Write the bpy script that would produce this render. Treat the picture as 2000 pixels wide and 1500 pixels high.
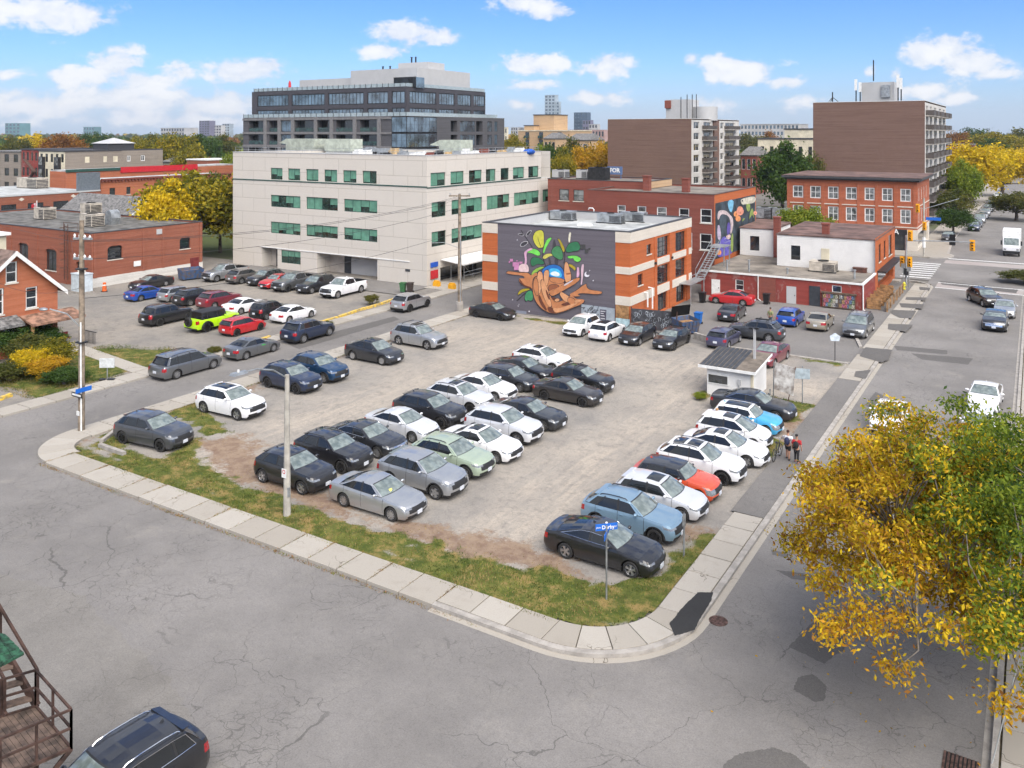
import bpy,bmesh,math,random
import numpy as np
from mathutils import Vector,Matrix
R=math.radians
rng=random.Random(7)
nrg=np.random.default_rng(11)
for o in list(bpy.data.objects):bpy.data.objects.remove(o)
scene=bpy.context.scene
C=scene.collection
# camera, world, sun, exposure
F_PX,CAM_H,HOR=1654.3,17.2,258.0
ALPHA=R(31.782)
cam=bpy.data.cameras.new('camera');camo=bpy.data.objects.new('camera',cam);C.objects.link(camo)
cam.sensor_width=36.0;cam.lens=F_PX/2000*36;cam.shift_y=-(750-HOR)/2000
cam.clip_start=0.5;cam.clip_end=20000
camo.location=(0,0,CAM_H);camo.rotation_euler=(R(90),0,ALPHA)
scene.camera=camo
SUN_AZ,SUN_EL=R(128),R(50)
SUN_STRENGTH,SKY_STRENGTH,EXPOSURE=2.5,0.055,1.45
sd=Vector((math.sin(SUN_AZ)*math.cos(SUN_EL),math.cos(SUN_AZ)*math.cos(SUN_EL),math.sin(SUN_EL)))
sl=bpy.data.lights.new('sun','SUN');slo=bpy.data.objects.new('sun',sl);C.objects.link(slo)
sl.energy=SUN_STRENGTH;sl.angle=R(65);sl.color=(1.0,0.94,0.86)
slo.rotation_euler=sd.to_track_quat('Z','Y').to_euler();slo.location=(0,0,60)
vs=scene.view_settings
vs.view_transform='Standard';vs.look='None';vs.exposure=EXPOSURE;vs.gamma=1.0;vs.use_curve_mapping=False
scene.cycles.use_denoising=True
scene.cycles.max_bounces=4;scene.cycles.diffuse_bounces=2;scene.cycles.glossy_bounces=2;scene.cycles.use_adaptive_sampling=True;scene.cycles.adaptive_threshold=0.03
scene.cycles.transmission_bounces=2;scene.cycles.volume_bounces=0;scene.cycles.transparent_max_bounces=6
scene.cycles.sample_clamp_indirect=6
def lerp(a,b,u):return a+(b-a)*u
SN,CS=math.sin(ALPHA),math.cos(ALPHA)
def on_y(px,Y):
 t=(px-1000)/F_PX;return(t*CS*Y-SN*Y)/(CS+t*SN)
def on_x(px,X):
 t=(px-1000)/F_PX;return(CS*X+t*SN*X)/(t*CS-SN)
def gnd(px,py,z=0.0):
 d=F_PX*(CAM_H-z)/(py-HOR);X=(px-1000)/F_PX*d
 return(CS*X-SN*d,SN*X+CS*d)
def at_depth(px,d):
 X=(px-1000)/F_PX*d
 return(CS*X-SN*d,SN*X+CS*d)
def zpx(py,x,y):
 d=-SN*x+CS*y
 return CAM_H-(py-HOR)*d/F_PX
# node helpers
class NT:
 def __init__(s,tree):s.t=tree;s.n=tree.nodes;s.l=tree.links
 def node(s,typ,**kw):
  n=s.n.new(typ)
  for k,v in kw.items():setattr(n,k,v)
  return n
 def link(s,a,b):s.l.new(a,b)
 def put(s,sock,v):
  if hasattr(v,'is_linked')or hasattr(v,'node'):s.l.new(v,sock)
  else:sock.default_value=v
 def m(s,op,a,b=None,c=None,clamp=False):
  n=s.n.new('ShaderNodeMath');n.operation=op;n.use_clamp=clamp
  s.put(n.inputs[0],a)
  if b is not None:s.put(n.inputs[1],b)
  if c is not None:s.put(n.inputs[2],c)
  return n.outputs[0]
 def mix(s,f,a,b):
  n=s.n.new('ShaderNodeMix');n.data_type='RGBA'
  s.put(n.inputs[0],f);s.put(n.inputs[6],col4(a));s.put(n.inputs[7],col4(b))
  return n.outputs[2]
 def ramp(s,f,lo,hi,a=0.0,b=1.0):
  n=s.n.new('ShaderNodeMapRange');n.interpolation_type='SMOOTHSTEP'
  s.put(n.inputs[0],f);n.inputs[1].default_value=lo;n.inputs[2].default_value=hi
  n.inputs[3].default_value=a;n.inputs[4].default_value=b
  return n.outputs[0]
 def noise(s,vec,scale,detail=4,rough=0.55,dist=0.0):
  n=s.n.new('ShaderNodeTexNoise');n.inputs['Scale'].default_value=scale
  n.inputs['Detail'].default_value=detail;n.inputs['Roughness'].default_value=rough
  n.inputs['Distortion'].default_value=dist
  if vec is not None:s.l.new(vec,n.inputs['Vector'])
  return n.outputs['Fac']
 def pos(s):return s.n.new('ShaderNodeNewGeometry').outputs['Position']
 def obj(s):return s.n.new('ShaderNodeTexCoord').outputs['Object']
 def vmul(s,v,k):
  n=s.n.new('ShaderNodeVectorMath');n.operation='MULTIPLY';s.put(n.inputs[0],v);n.inputs[1].default_value=k
  return n.outputs[0]
def col4(v):
 if isinstance(v,(tuple,list)):return tuple(v)+((1.0,)if len(v)==3 else())
 return v
def hexc(h,k=1.0):
 h=h.lstrip('#');o=[]
 for i in(0,2,4):
  v=int(h[i:i+2],16)/255
  o.append(min(1.0,(v/12.92 if v<=0.04045 else((v+0.055)/1.055)**2.4)*k))
 return tuple(o)
MATS={}
def new_mat(name):
 m=bpy.data.materials.new(name);m.use_nodes=True;t=NT(m.node_tree)
 b=m.node_tree.nodes['Principled BSDF'];MATS[name]=m
 return m,t,b
def mat(name,col,rough=0.6,metal=0.0,var=0.12,scale=3.0,spec=0.5,coat=0.0,bump=0.0,bscale=40.0,ior=None,col2=None,sheen=0):
 """plain procedural material: base colour varied by two octaves of noise"""
 if name in MATS:return MATS[name]
 m,t,b=new_mat(name)
 b.inputs['Roughness'].default_value=rough;b.inputs['Metallic'].default_value=metal
 b.inputs['Specular IOR Level'].default_value=spec
 if ior:b.inputs['IOR'].default_value=ior
 if coat:b.inputs['Coat Weight'].default_value=coat;b.inputs['Coat Roughness'].default_value=0.04
 p=t.obj()if scale>20 else t.pos()
 if var>0:
  f=t.noise(p,scale,5,0.6)
  c2=col2 or tuple(max(0,c*(1-2.2*var))for c in col)
  c1=tuple(min(1,c*(1+0.9*var))for c in col)
  t.link(t.mix(t.ramp(f,0.32,0.68),c2,c1),b.inputs['Base Color'])
 else:b.inputs['Base Color'].default_value=col4(col)
 if bump:
  bn=t.node('ShaderNodeBump');bn.inputs['Strength'].default_value=bump;bn.inputs['Distance'].default_value=0.02
  t.link(t.noise(p,bscale,3),bn.inputs['Height']);t.link(bn.outputs[0],b.inputs['Normal'])
 return m
def brick_mat(name,c1,c2,mortar,bw=0.22,bh=0.075,dirt=0.25,soot=(0.05,0.04,0.04),patch=None,grain=0.5,joint=0.009):
 m,t,b=new_mat(name)
 b.inputs['Roughness'].default_value=0.85;b.inputs['Specular IOR Level'].default_value=0.25
 p=t.pos();sx=t.node('ShaderNodeSeparateXYZ');t.link(p,sx.inputs[0])
 cx=t.node('ShaderNodeCombineXYZ');t.link(t.m('ADD',sx.outputs[0],sx.outputs[1]),cx.inputs[0]);t.link(sx.outputs[2],cx.inputs[1])
 br=t.node('ShaderNodeTexBrick');br.inputs['Scale'].default_value=1.0
 br.inputs['Brick Width'].default_value=bw;br.inputs['Row Height'].default_value=bh
 br.inputs['Mortar Size'].default_value=joint;br.inputs['Mortar Smooth'].default_value=0.2;br.inputs['Bias'].default_value=-0.1
 br.inputs['Color1'].default_value=col4(c1);br.inputs['Color2'].default_value=col4(c2);br.inputs['Mortar'].default_value=col4(mortar)
 t.link(cx.outputs[0],br.inputs['Vector'])
 st=t.node('ShaderNodeCombineXYZ');t.link(t.m('MULTIPLY',cx.inputs[0].links[0].from_socket,0.06),st.inputs[0]);t.link(t.m('MULTIPLY',sx.outputs[2],2.2),st.inputs[1])
 f=t.noise(st.outputs[0],1.6,4,0.7)
 c=t.mix(t.ramp(f,0.35,0.7,0,grain),br.outputs['Color'],tuple(x*0.62 for x in c2))
 f2=t.noise(p,0.35,5,0.65)
 c=t.mix(t.ramp(f2,0.5,0.8,0,dirt),c,soot)
 f3=t.noise(t.vmul(p,(1,1,0.25)),0.9,4,0.6)
 c=t.mix(t.ramp(f3,0.58,0.75,0,dirt*0.8),c,mortar)
 if patch:
  c=t.mix(t.ramp(t.noise(p,0.7,4,0.7,0.6),0.56,0.6,0,0.9),c,patch)
 t.link(c,b.inputs['Base Color'])
 bn=t.node('ShaderNodeBump');bn.inputs['Strength'].default_value=0.4;bn.inputs['Distance'].default_value=0.01
 t.link(br.outputs['Fac'],bn.inputs['Height']);bn.invert=True;t.link(bn.outputs[0],b.inputs['Normal'])
 return m
# mesh helpers
class MB:
 def __init__(s):s.v=[];s.f=[];s.k=[]
 def add(s,vs,fs,k=0):
  n=len(s.v);s.v+=[tuple(p)for p in vs]
  for f in fs:s.f.append(tuple(i+n for i in f));s.k.append(k)
  return s
 def box(s,x0,x1,y0,y1,z0,z1,k=0):
  if x0>x1:x0,x1=x1,x0
  if y0>y1:y0,y1=y1,y0
  if z0>z1:z0,z1=z1,z0
  v=[(x0,y0,z0),(x1,y0,z0),(x1,y1,z0),(x0,y1,z0),(x0,y0,z1),(x1,y0,z1),(x1,y1,z1),(x0,y1,z1)]
  return s.add(v,[(3,2,1,0),(4,5,6,7),(0,1,5,4),(1,2,6,5),(2,3,7,6),(3,0,4,7)],k)
 def quad(s,a,b,c,d,k=0):return s.add([a,b,c,d],[(0,1,2,3)],k)
 def prism(s,poly,z0,z1,k=0,kside=None):
  n=len(poly);v=[(p[0],p[1],z0)for p in poly]+[(p[0],p[1],z1)for p in poly]
  s.add(v,[tuple(range(n,2*n)),tuple(range(n-1,-1,-1))],k)
  s.add(v,[(i,(i+1)%n,n+(i+1)%n,n+i)for i in range(n)],k if kside is None else kside)
  return s
 def sheet(s,poly,z,k=0):return s.add([(p[0],p[1],z)for p in poly],[tuple(range(len(poly)))],k)
 def slab(s,poly,axis,a,b,k=0):
  """polygon given in the two other axes, extruded along axis from a to b"""
  def P(p,w):return(w,p[0],p[1])if axis=='x' else(p[0],w,p[1])
  n=len(poly);v=[P(p,a)for p in poly]+[P(p,b)for p in poly]
  s.add(v,[tuple(range(n)),tuple(range(2*n-1,n-1,-1))],k)
  return s.add(v,[(i,n+i,n+(i+1)%n,(i+1)%n)for i in range(n)],k)
 def tube(s,path,r,seg=6,k=0,cap=True):
  path=[Vector(p)for p in path];rs=r if isinstance(r,(list,tuple))else[r]*len(path)
  n0=len(s.v);prev=None
  for i,p in enumerate(path):
   d=(path[min(i+1,len(path)-1)]-path[max(i-1,0)]).normalized()
   a=prev if prev is not None else(Vector((0,0,1))if abs(d.z)<0.9 else Vector((1,0,0)))
   u=(a-d*a.dot(d)).normalized();w=d.cross(u);prev=u
   for j in range(seg):
    t=2*math.pi*j/seg;q=p+(u*math.cos(t)+w*math.sin(t))*rs[i];s.v.append(tuple(q))
  for i in range(len(path)-1):
   for j in range(seg):
    a=n0+i*seg+j;b=n0+i*seg+(j+1)%seg
    s.f.append((a,b,b+seg,a+seg));s.k.append(k)
  if cap:
   s.f.append(tuple(n0+j for j in range(seg-1,-1,-1)));s.k.append(k)
   e=n0+(len(path)-1)*seg;s.f.append(tuple(e+j for j in range(seg)));s.k.append(k)
  return s
 def bar(s,a,b,w,h,k=0):
  """square bar between two points, w across, h upright"""
  a,b=Vector(a),Vector(b);d=(b-a).normalized()
  up=Vector((0,0,1))if abs(d.z)<0.95 else Vector((0,1,0))
  u=d.cross(up).normalized()*(w/2);n=u.cross(d).normalized()*(h/2)
  v=[a-u-n,a+u-n,a+u+n,a-u+n,b-u-n,b+u-n,b+u+n,b-u+n]
  return s.add(v,[(3,2,1,0),(4,5,6,7),(0,1,5,4),(1,2,6,5),(2,3,7,6),(3,0,4,7)],k)
 def lathe(s,prof,seg=16,axis='z',c=(0,0,0),k=0):
  n0=len(s.v)
  for(r,h)in prof:
   for j in range(seg):
    t=2*math.pi*j/seg;a,b=r*math.cos(t),r*math.sin(t)
    s.v.append((c[0]+a,c[1]+b,c[2]+h)if axis=='z' else((c[0]+a,c[1]+h,c[2]+b)if axis=='y' else(c[0]+h,c[1]+a,c[2]+b)))
  for i in range(len(prof)-1):
   for j in range(seg):
    a=n0+i*seg+j;b=n0+i*seg+(j+1)%seg
    s.f.append((a,b,b+seg,a+seg)if axis!='y' else(a,a+seg,b+seg,b));s.k.append(k)
  return s
 def cyl(s,c,r,z0,z1,seg=12,k=0):
  return s.lathe([(0.001,z0),(r,z0),(r,z1),(0.001,z1)],seg,'z',(c[0],c[1],0),k)
 def blob(s,c,rx,ry,rz,k=0,u=10,w=6):
  n0=len(s.v)
  for i in range(w+1):
   ph=-math.pi/2+math.pi*i/w
   for j in range(u):
    t=2*math.pi*j/u
    s.v.append((c[0]+rx*max(0.02,math.cos(ph))*math.cos(t),c[1]+ry*max(0.02,math.cos(ph))*math.sin(t),c[2]+rz*math.sin(ph)))
  for i in range(w):
   for j in range(u):
    a=n0+i*u+j;b=n0+i*u+(j+1)%u
    s.f.append((a,b,b+u,a+u));s.k.append(k)
  return s
 def off(s,d):s.v=[(p[0]+d[0],p[1]+d[1],p[2]+d[2])for p in s.v];return s
 def mesh(s,name,mats,smooth=None):
  me=bpy.data.meshes.new(name);me.from_pydata(s.v,[],s.f)
  for m_ in mats:me.materials.append(m_)
  if len(mats)>1:me.polygons.foreach_set('material_index',s.k)
  if smooth is not None:
   me.polygons.foreach_set('use_smooth',[True]*len(me.polygons));me.set_sharp_from_angle(angle=R(smooth))
  me.update();return me
def tag(o,label=None,cat=None,group=None,kind=None):
 if label:o['label']=label
 if cat:o['category']=cat
 if group:o['group']=group
 if kind:o['kind']=kind
 return o
def link(name,data,parent=None,loc=(0,0,0),rz=0.0):
 o=bpy.data.objects.new(name,data);C.objects.link(o);o.location=loc;o.rotation_euler=(0,0,rz)
 if parent is not None:o.parent=parent
 return o
def empty(name,loc=(0,0,0),rz=0.0,label=None,cat=None,group=None,parent=None):
 o=link(name,None,parent,loc,rz);o.empty_display_size=0.3
 return tag(o,label,cat,group)
def obj(name,mb,mats,parent=None,loc=None,rz=0.0,smooth=None):
 """one mesh object; vertices are in the parent's frame (or the world's), loc moves the mesh and its origin"""
 if not isinstance(mats,(list,tuple)):mats=[mats]
 return link(name,mb.mesh(name,mats,smooth),parent,loc or(0,0,0),rz)
def wobj(name,mb,mats,parent,smooth=None):
 """mesh given in world coordinates under an unrotated parent Empty"""
 b=parent.location;mb.off((-b.x,-b.y,-b.z))
 return obj(name,mb,mats,parent,smooth=smooth)
def thing1(name,mb,mats,base,label,cat,group=None,smooth=None,kind=None):
 """a thing that is one mesh, its origin at its base"""
 mb.off((-base[0],-base[1],-base[2]));o=obj(name,mb,mats,None,base,smooth=smooth)
 return tag(o,label,cat,group,kind)
def copy_tree(o,parent=None):
 c=o.copy();C.objects.link(c)
 if parent is not None:c.parent=parent
 for ch in o.children:copy_tree(ch,c)
 return c
_txt={}
def text_part(name,body,size,material,parent,loc,rot,align='CENTER',extrude=0.004,bold=0.0):
 cu=bpy.data.curves.new(name,'FONT');cu.body=body;cu.size=size;cu.align_x=align;cu.align_y='CENTER'
 cu.extrude=extrude;cu.offset=bold;cu.resolution_u=3;cu.materials.append(material)
 tmp=bpy.data.objects.new(name,cu);me=bpy.data.meshes.new_from_object(tmp);bpy.data.objects.remove(tmp)
 if not me.materials:me.materials.append(material)
 o=link(name,me,parent,loc);o.rotation_euler=rot
 return o
# sky with cumulus
w=bpy.data.worlds.new('World');scene.world=w;w.use_nodes=True
t=NT(w.node_tree);bg=w.node_tree.nodes['Background'];bg.inputs['Strength'].default_value=SKY_STRENGTH
sky=t.node('ShaderNodeTexSky',sky_type='NISHITA');sky.sun_disc=False
sky.sun_elevation=SUN_EL;sky.sun_rotation=SUN_AZ;sky.altitude=70;sky.air_density=1.0;sky.dust_density=0.35;sky.ozone_density=2.0
dv=t.node('ShaderNodeTexCoord').outputs['Generated']
sx=t.node('ShaderNodeSeparateXYZ');t.link(dv,sx.inputs[0])
fx=t.m('ADD',t.m('MULTIPLY',sx.outputs[0],CS),t.m('MULTIPLY',sx.outputs[1],SN))
fy=t.m('ADD',t.m('MULTIPLY',sx.outputs[0],-SN),t.m('MULTIPLY',sx.outputs[1],CS))
az=t.m('ARCTAN2',fx,fy)
hz=t.m('SQRT',t.m('ADD',t.m('MULTIPLY',fx,fx),t.m('MULTIPLY',fy,fy)))
el=t.m('ARCTAN2',sx.outputs[2],hz)
cu=t.node('ShaderNodeCombineXYZ');t.link(az,cu.inputs[0]);t.link(t.m('MULTIPLY',el,1.5),cu.inputs[1])
nA=t.noise(cu.outputs[0],26,8,0.62,0.25);nB=t.noise(cu.outputs[0],9,3,0.5);nC=t.noise(cu.outputs[0],70,4,0.6)
CLOUDS=[(60,22,130,34,1),(225,128,46,34,1),(170,150,70,24,.9),(290,160,70,22,.95),(350,142,38,22,.9),(470,138,78,24,1),(525,128,34,20,.9),(60,205,120,30,.95),(240,195,150,34,.95),(420,205,130,26,.9),(10,150,28,12,.8),(330,236,300,20,.7),(790,64,66,26,1),(850,72,52,18,.95),(745,100,60,15,.9),(1010,8,60,24,.95),(1065,18,46,22,1),(1045,125,70,24,1),(1185,128,55,28,1),(1035,166,58,15,.85),(1175,192,66,18,.85),(1020,205,60,16,.6),(1350,115,20,18,.9),(1405,128,44,28,1),(1455,140,62,30,1),(1530,160,60,22,.6),(1400,205,90,26,.5),(1560,205,70,24,.5),(1815,110,46,30,1),(1855,95,40,34,1),(1885,125,60,28,1),(1945,146,50,13,.9),(1698,142,18,14,.8),(1750,145,19,15,.85),(1800,178,60,20,.75),(1860,195,56,14,.65)]
best=None
for(px,py,sa,se,k)in CLOUDS:
 ca=math.atan((px-1000)/F_PX);ce=math.atan((HOR-py)/F_PX*math.cos(ca));kx=F_PX/sa*0.9;ky=F_PX/se*0.9
 a=t.m('MULTIPLY',t.m('SUBTRACT',az,ca),kx);e=t.m('MULTIPLY',t.m('SUBTRACT',el,ce),ky)
 d=t.m('SUBTRACT',k,t.m('SQRT',t.m('ADD',t.m('MULTIPLY',a,a),t.m('MULTIPLY',e,e))))
 best=d if best is None else t.m('SMOOTH_MAX',best,d,0.25)
shape=t.m('ADD',best,t.m('ADD',t.m('MULTIPLY',t.m('SUBTRACT',nA,0.5),2.6),t.m('MULTIPLY',t.m('SUBTRACT',nC,0.5),0.9)))
dens=t.ramp(shape,-0.10,0.52)
gn=t.noise(t.vmul(dv,(1,1,2.4)),5.5,8,0.6,0.2)
outm=t.m('MAXIMUM',t.ramp(el,0.17,0.26),t.ramp(t.m('ABSOLUTE',az),0.60,0.70))
dens=t.m('MAXIMUM',dens,t.m('MULTIPLY',t.m('MULTIPLY',t.ramp(gn,0.40,0.54),outm),t.ramp(el,-0.02,0.03)))
shade=t.ramp(t.m('ADD',t.m('MULTIPLY',nB,0.5),t.m('ADD',t.m('MULTIPLY',nA,0.5),t.m('MULTIPLY',shape,0.22))),0.42,0.78)
hsv=t.node('ShaderNodeHueSaturation');hsv.inputs['Saturation'].default_value=1.12;t.link(t.vmul(sky.outputs[0],(0.60,0.755,1.10)),hsv.inputs['Color'])
ccol=t.mix(shade,(5.2,5.6,6.4),(7.0,7.0,7.1))
low=t.ramp(el,0.0,0.09,0.55,0.0)
basec=t.mix(low,hsv.outputs[0],(3.2,4.0,5.6))
fin=t.mix(t.m('MULTIPLY',dens,0.93),basec,ccol)
t.link(fin,bg.inputs['Color']);w.cycles.sampling_method='NONE'
# ground materials
def asphalt(name,base,dark=0.6,cracks=1.0,warm=(1.0,0.94,0.885),blot=0.42):
 m,t,b=new_mat(name);b.inputs['Roughness'].default_value=0.9;b.inputs['Specular IOR Level'].default_value=0.3
 p=t.pos()
 c0=tuple(base*w_ for w_ in warm)
 big=t.noise(p,0.16,6,0.62);mid=t.noise(p,0.9,5,0.65);fine=t.noise(p,17,4,0.8)
 c=t.mix(t.ramp(big,0.3,0.7),tuple(x*(1-blot*0.55)for x in c0),tuple(x*(1+blot*0.35)for x in c0))
 c=t.mix(t.ramp(mid,0.45,0.75,0,0.35),c,(base*1.25,base*1.17,base*1.05))
 c=t.mix(t.ramp(t.noise(p,4.5,5,0.75),0.42,0.72,0,0.38),c,tuple(x*0.62 for x in c0))
 c=t.mix(t.ramp(t.noise(t.vmul(p,(0.9,0.25,1)),0.5,5,0.7,0.8),0.52,0.72,0,0.3),c,(base*0.78,base*0.72,base*0.67))
 c=t.mix(t.ramp(fine,0.38,0.72,0.0,0.6),c,tuple(x*0.5 for x in c0))
 c=t.mix(t.ramp(t.noise(p,46,2,0.7),0.6,0.75,0.0,0.5),c,tuple(min(1,x*1.9)for x in c0))
 dist=t.node('ShaderNodeVectorMath');dist.operation='ADD'
 nz=t.node('ShaderNodeTexNoise');nz.inputs['Scale'].default_value=0.8;nz.inputs['Detail'].default_value=5;t.link(p,nz.inputs['Vector'])
 off=t.vmul(nz.outputs['Color'],(1.7,1.7,0));t.link(p,dist.inputs[0]);t.link(off,dist.inputs[1])
 tot=None
 for sc,th,lo,hi,ms,st in((0.17,0.003,0.44,0.52,0.13,0.6),(0.6,0.007,0.46,0.56,0.2,0.5),(2.2,0.03,0.49,0.60,0.22,0.5)):
  v=t.node('ShaderNodeTexVoronoi',feature='DISTANCE_TO_EDGE');v.inputs['Scale'].default_value=sc;t.link(dist.outputs[0],v.inputs['Vector'])
  ln=t.ramp(v.outputs['Distance'],th*0.35,th,1.0,0.0)
  mk=t.ramp(t.noise(p,ms,3,0.5),lo,hi)
  e=t.m('MULTIPLY',t.m('MULTIPLY',ln,mk),st*cracks)
  tot=e if tot is None else t.m('MAXIMUM',tot,e)
 c=t.mix(tot,c,tuple(x*0.30 for x in c0))
 c=t.mix(t.ramp(t.noise(p,0.45,6,0.7,0.5),0.55,0.8,0,0.4),c,(base*1.42,base*1.3,base*1.12))
 t.link(c,b.inputs['Base Color'])
 bn=t.node('ShaderNodeBump');bn.inputs['Strength'].default_value=0.35;bn.inputs['Distance'].default_value=0.01
 t.link(fine,bn.inputs['Height']);t.link(bn.outputs[0],b.inputs['Normal'])
 return m
M_ROAD=asphalt('road_asphalt',0.205)
M_ROAD2=asphalt('lane_asphalt',0.19,cracks=0.9,blot=0.25)
M_YARD=asphalt('yard_asphalt',0.205,warm=(1.0,0.935,0.85),cracks=0.8,blot=0.5)
M_PATCH=asphalt('patch_asphalt',0.12,cracks=0.1,blot=0.2)
M_PATCHN=asphalt('fresh_patch_asphalt',0.035,cracks=0.0,blot=0.4,warm=(1,1,1.02))
M_WALKA=asphalt('walk_asphalt',0.17,cracks=0.6,blot=0.3)
def slab_material():
 m,t,b=new_mat('concrete_slab');b.inputs['Roughness'].default_value=0.9;b.inputs['Specular IOR Level'].default_value=0.2;p=t.pos()
 r_=t.node('ShaderNodeObjectInfo').outputs['Random']
 c=t.mix(r_,(0.295,0.268,0.228),(0.375,0.347,0.305));c=t.mix(t.ramp(t.noise(p,1.3,6,0.7),0.5,0.75,0,0.35),c,(0.23,0.20,0.165))
 c=t.mix(t.ramp(t.noise(p,16,4,0.75),0.45,0.75,0,0.35),c,(0.24,0.215,0.185));v=t.node('ShaderNodeTexVoronoi',feature='DISTANCE_TO_EDGE');v.inputs['Scale'].default_value=0.7
 d_=t.node('ShaderNodeVectorMath');d_.operation='ADD';nz=t.node('ShaderNodeTexNoise');nz.inputs['Scale'].default_value=1.5;t.link(p,nz.inputs['Vector']);t.link(p,d_.inputs[0]);t.link(nz.outputs['Color'],d_.inputs[1]);t.link(d_.outputs[0],v.inputs['Vector'])
 c=t.mix(t.m('MULTIPLY',t.ramp(v.outputs['Distance'],0.004,0.012,1,0),t.ramp(t.noise(p,0.35,3),0.52,0.6,0,0.8)),c,(0.08,0.065,0.045));t.link(c,b.inputs['Base Color']);return m
M_CONC=slab_material()
M_CONC2=mat('concrete_kerb',(0.34,0.315,0.285),0.9,var=0.11,scale=2.3,spec=0.2,bump=0.3)
M_SOIL=mat('soil',(0.10,0.085,0.055),0.95,var=0.3,scale=3,spec=0.1)
M_WHITEP=mat('road_paint',(0.72,0.72,0.70),0.7,var=0.15,scale=5)
M_YELP=mat('yellow_kerb_paint',(0.62,0.40,0.03),0.7,var=0.3,scale=4,col2=(0.30,0.25,0.15))
M_PAVER=brick_mat('paver',(0.42,0.27,0.25),(0.38,0.31,0.29),(0.34,0.31,0.29),0.5,0.25)
M_RUST=mat('cast_iron',(0.13,0.075,0.06),0.7,0.4,var=0.3,scale=8)
def city_ground():
 m,t,b=new_mat('town_ground');b.inputs['Roughness'].default_value=0.95;b.inputs['Specular IOR Level'].default_value=0.1
 p=t.pos();f=t.noise(p,0.02,5,0.6);g=t.noise(p,0.2,5,0.6)
 c=t.mix(t.ramp(g,0.35,0.65),(0.14,0.13,0.12),(0.19,0.18,0.165))
 c=t.mix(t.ramp(f,0.45,0.6),c,(0.07,0.085,0.03))
 t.link(c,b.inputs['Base Color']);return m
def structure(name,mb,mats,parent=None,smooth=None):
 o=obj(name,mb,mats,parent,smooth=smooth)
 if parent is None:o['kind']='structure'
 return o
mb=MB();mb.sheet([(-4300,-300),(3200,-300),(3200,4800),(-4300,4800)],-0.06)
structure('ground',mb,[city_ground()])
def arc(cx,cy,r,a0,a1,n=10):return[(cx+r*math.cos(R(a0+(a1-a0)*i/n)),cy+r*math.sin(R(a0+(a1-a0)*i/n)))for i in range(n+1)]
mb=MB()
for x0,x1,y0,y1 in((-140,60,15.5,30.0),(-10.6,-0.9,30.0,109.0),(-53.4,-46.6,30.0,109.0),(-260,80,109.0,128.0),(-12.2,1.5,128.0,520.0)):
 mb.sheet([(x0,y0),(x1,y0),(x1,y1),(x0,y1)],0.0)
structure('road',mb,[M_ROAD])
mb=MB();mb.sheet([(-140,-10),(60,-10),(60,15.5),(-140,15.5)],0.0)
structure('yard_pavement',mb,[M_YARD])
# sidewalks: every slab its own piece
mb=MB()
def ring_strip(path_out,path_in,z):
 for i in range(len(path_out)-1):
  mb.quad((*path_out[i],z),(*path_out[i+1],z),(*path_in[i+1],z),(*path_in[i],z))
walk=structure('sidewalk',MB().box(-47.0,-45.3,28.2,105,-0.05,0.075).box(-43.6,-14.3,24.62,26.05,-0.05,0.075).box(-11.55,-10.12,28.8,106,-0.05,0.072).prism(arc(-14.2,28.7,4.05,-90,0)+arc(-14.2,28.7,2.65,0,-90),-0.05,0.074).prism(arc(-43.6,28.1,3.38,180,270)+arc(-43.6,28.1,1.8,270,180),-0.05,0.074).box(-54.5,-53.05,18,105,-0.05,0.075).box(-0.95,0.85,18,106,-0.05,0.075),[M_SOIL])
slab_n=[0]
def slab(poly,zt=0.125,material=None):
 cx=sum(p[0]for p in poly)/len(poly);cy=sum(p[1]for p in poly)/len(poly)
 t1,t2=rng.uniform(-.006,.006),rng.uniform(-.006,.006);dz=rng.uniform(-.008,.008)
 g_=0.968
 P=[((p[0]-cx)*g_,(p[1]-cy)*g_)for p in poly];n=len(P)
 v=[(p[0],p[1],-zt-0.03)for p in P]+[(p[0],p[1],p[0]*t1+p[1]*t2-0.012)for p in P]+[(p[0]*.985,p[1]*.985,p[0]*t1+p[1]*t2)for p in P]
 m_=MB();m_.add(v,[tuple(range(2*n,3*n))]+[(i,(i+1)%n,n+(i+1)%n,n+i)for i in range(n)]+[(n+i,n+(i+1)%n,2*n+(i+1)%n,2*n+i)for i in range(n)])
 o=obj('slab',m_,[material or M_CONC],walk,(cx,cy,zt+dz));return o
def slab_row(fix0,fix1,a0,a1,axis,pitch):
 n=max(1,round((a1-a0)/pitch));s=(a1-a0)/n
 for i in range(n):
  j0,j1=a0+i*s,a0+(i+1)*s
  if axis=='x':slab([(j0,fix0),(j1,fix0),(j1,fix1),(j0,fix1)])
  else:slab([(fix0,j0),(fix1,j0),(fix1,j1),(fix0,j1)])
slab_row(24.5,26.1,-43.6,-18.6,'x',1.52)
slab_row(24.78,26.1,-18.6,-14.2,'x',1.5)
for i in range(5):
 a0,a1=-90+i*18,-72+i*18
 slab(arc(-14.2,28.7,3.92,a0,a1,4)+arc(-14.2,28.7,2.6,a1,a0,4))
slab_row(-11.6,-10.28,28.7,37.7,'y',1.5)
for i in range(4):
 a0,a1=180+i*22.5,202.5+i*22.5
 slab(arc(-43.6,28.1,3.5,a0,a1,4)+arc(-43.6,28.1,1.7,a1,a0,4))
slab_row(-47.1,-45.2,28.1,67.5,'y',1.55)
slab_row(-47.1,-45.2,67.5,105.0,'y',3.0)
slab_row(-54.6,-52.95,19.0,42.0,'y',1.6);slab_row(-54.6,-52.95,42.0,74.0,'y',1.6);slab_row(-57.4,-52.95,74.0,105.0,'y',3.0)
slab_row(-11.75,-10.28,62.0,69.4,'y',1.6);slab_row(-11.75,-10.28,71.6,105.5,'y',1.6)
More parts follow.
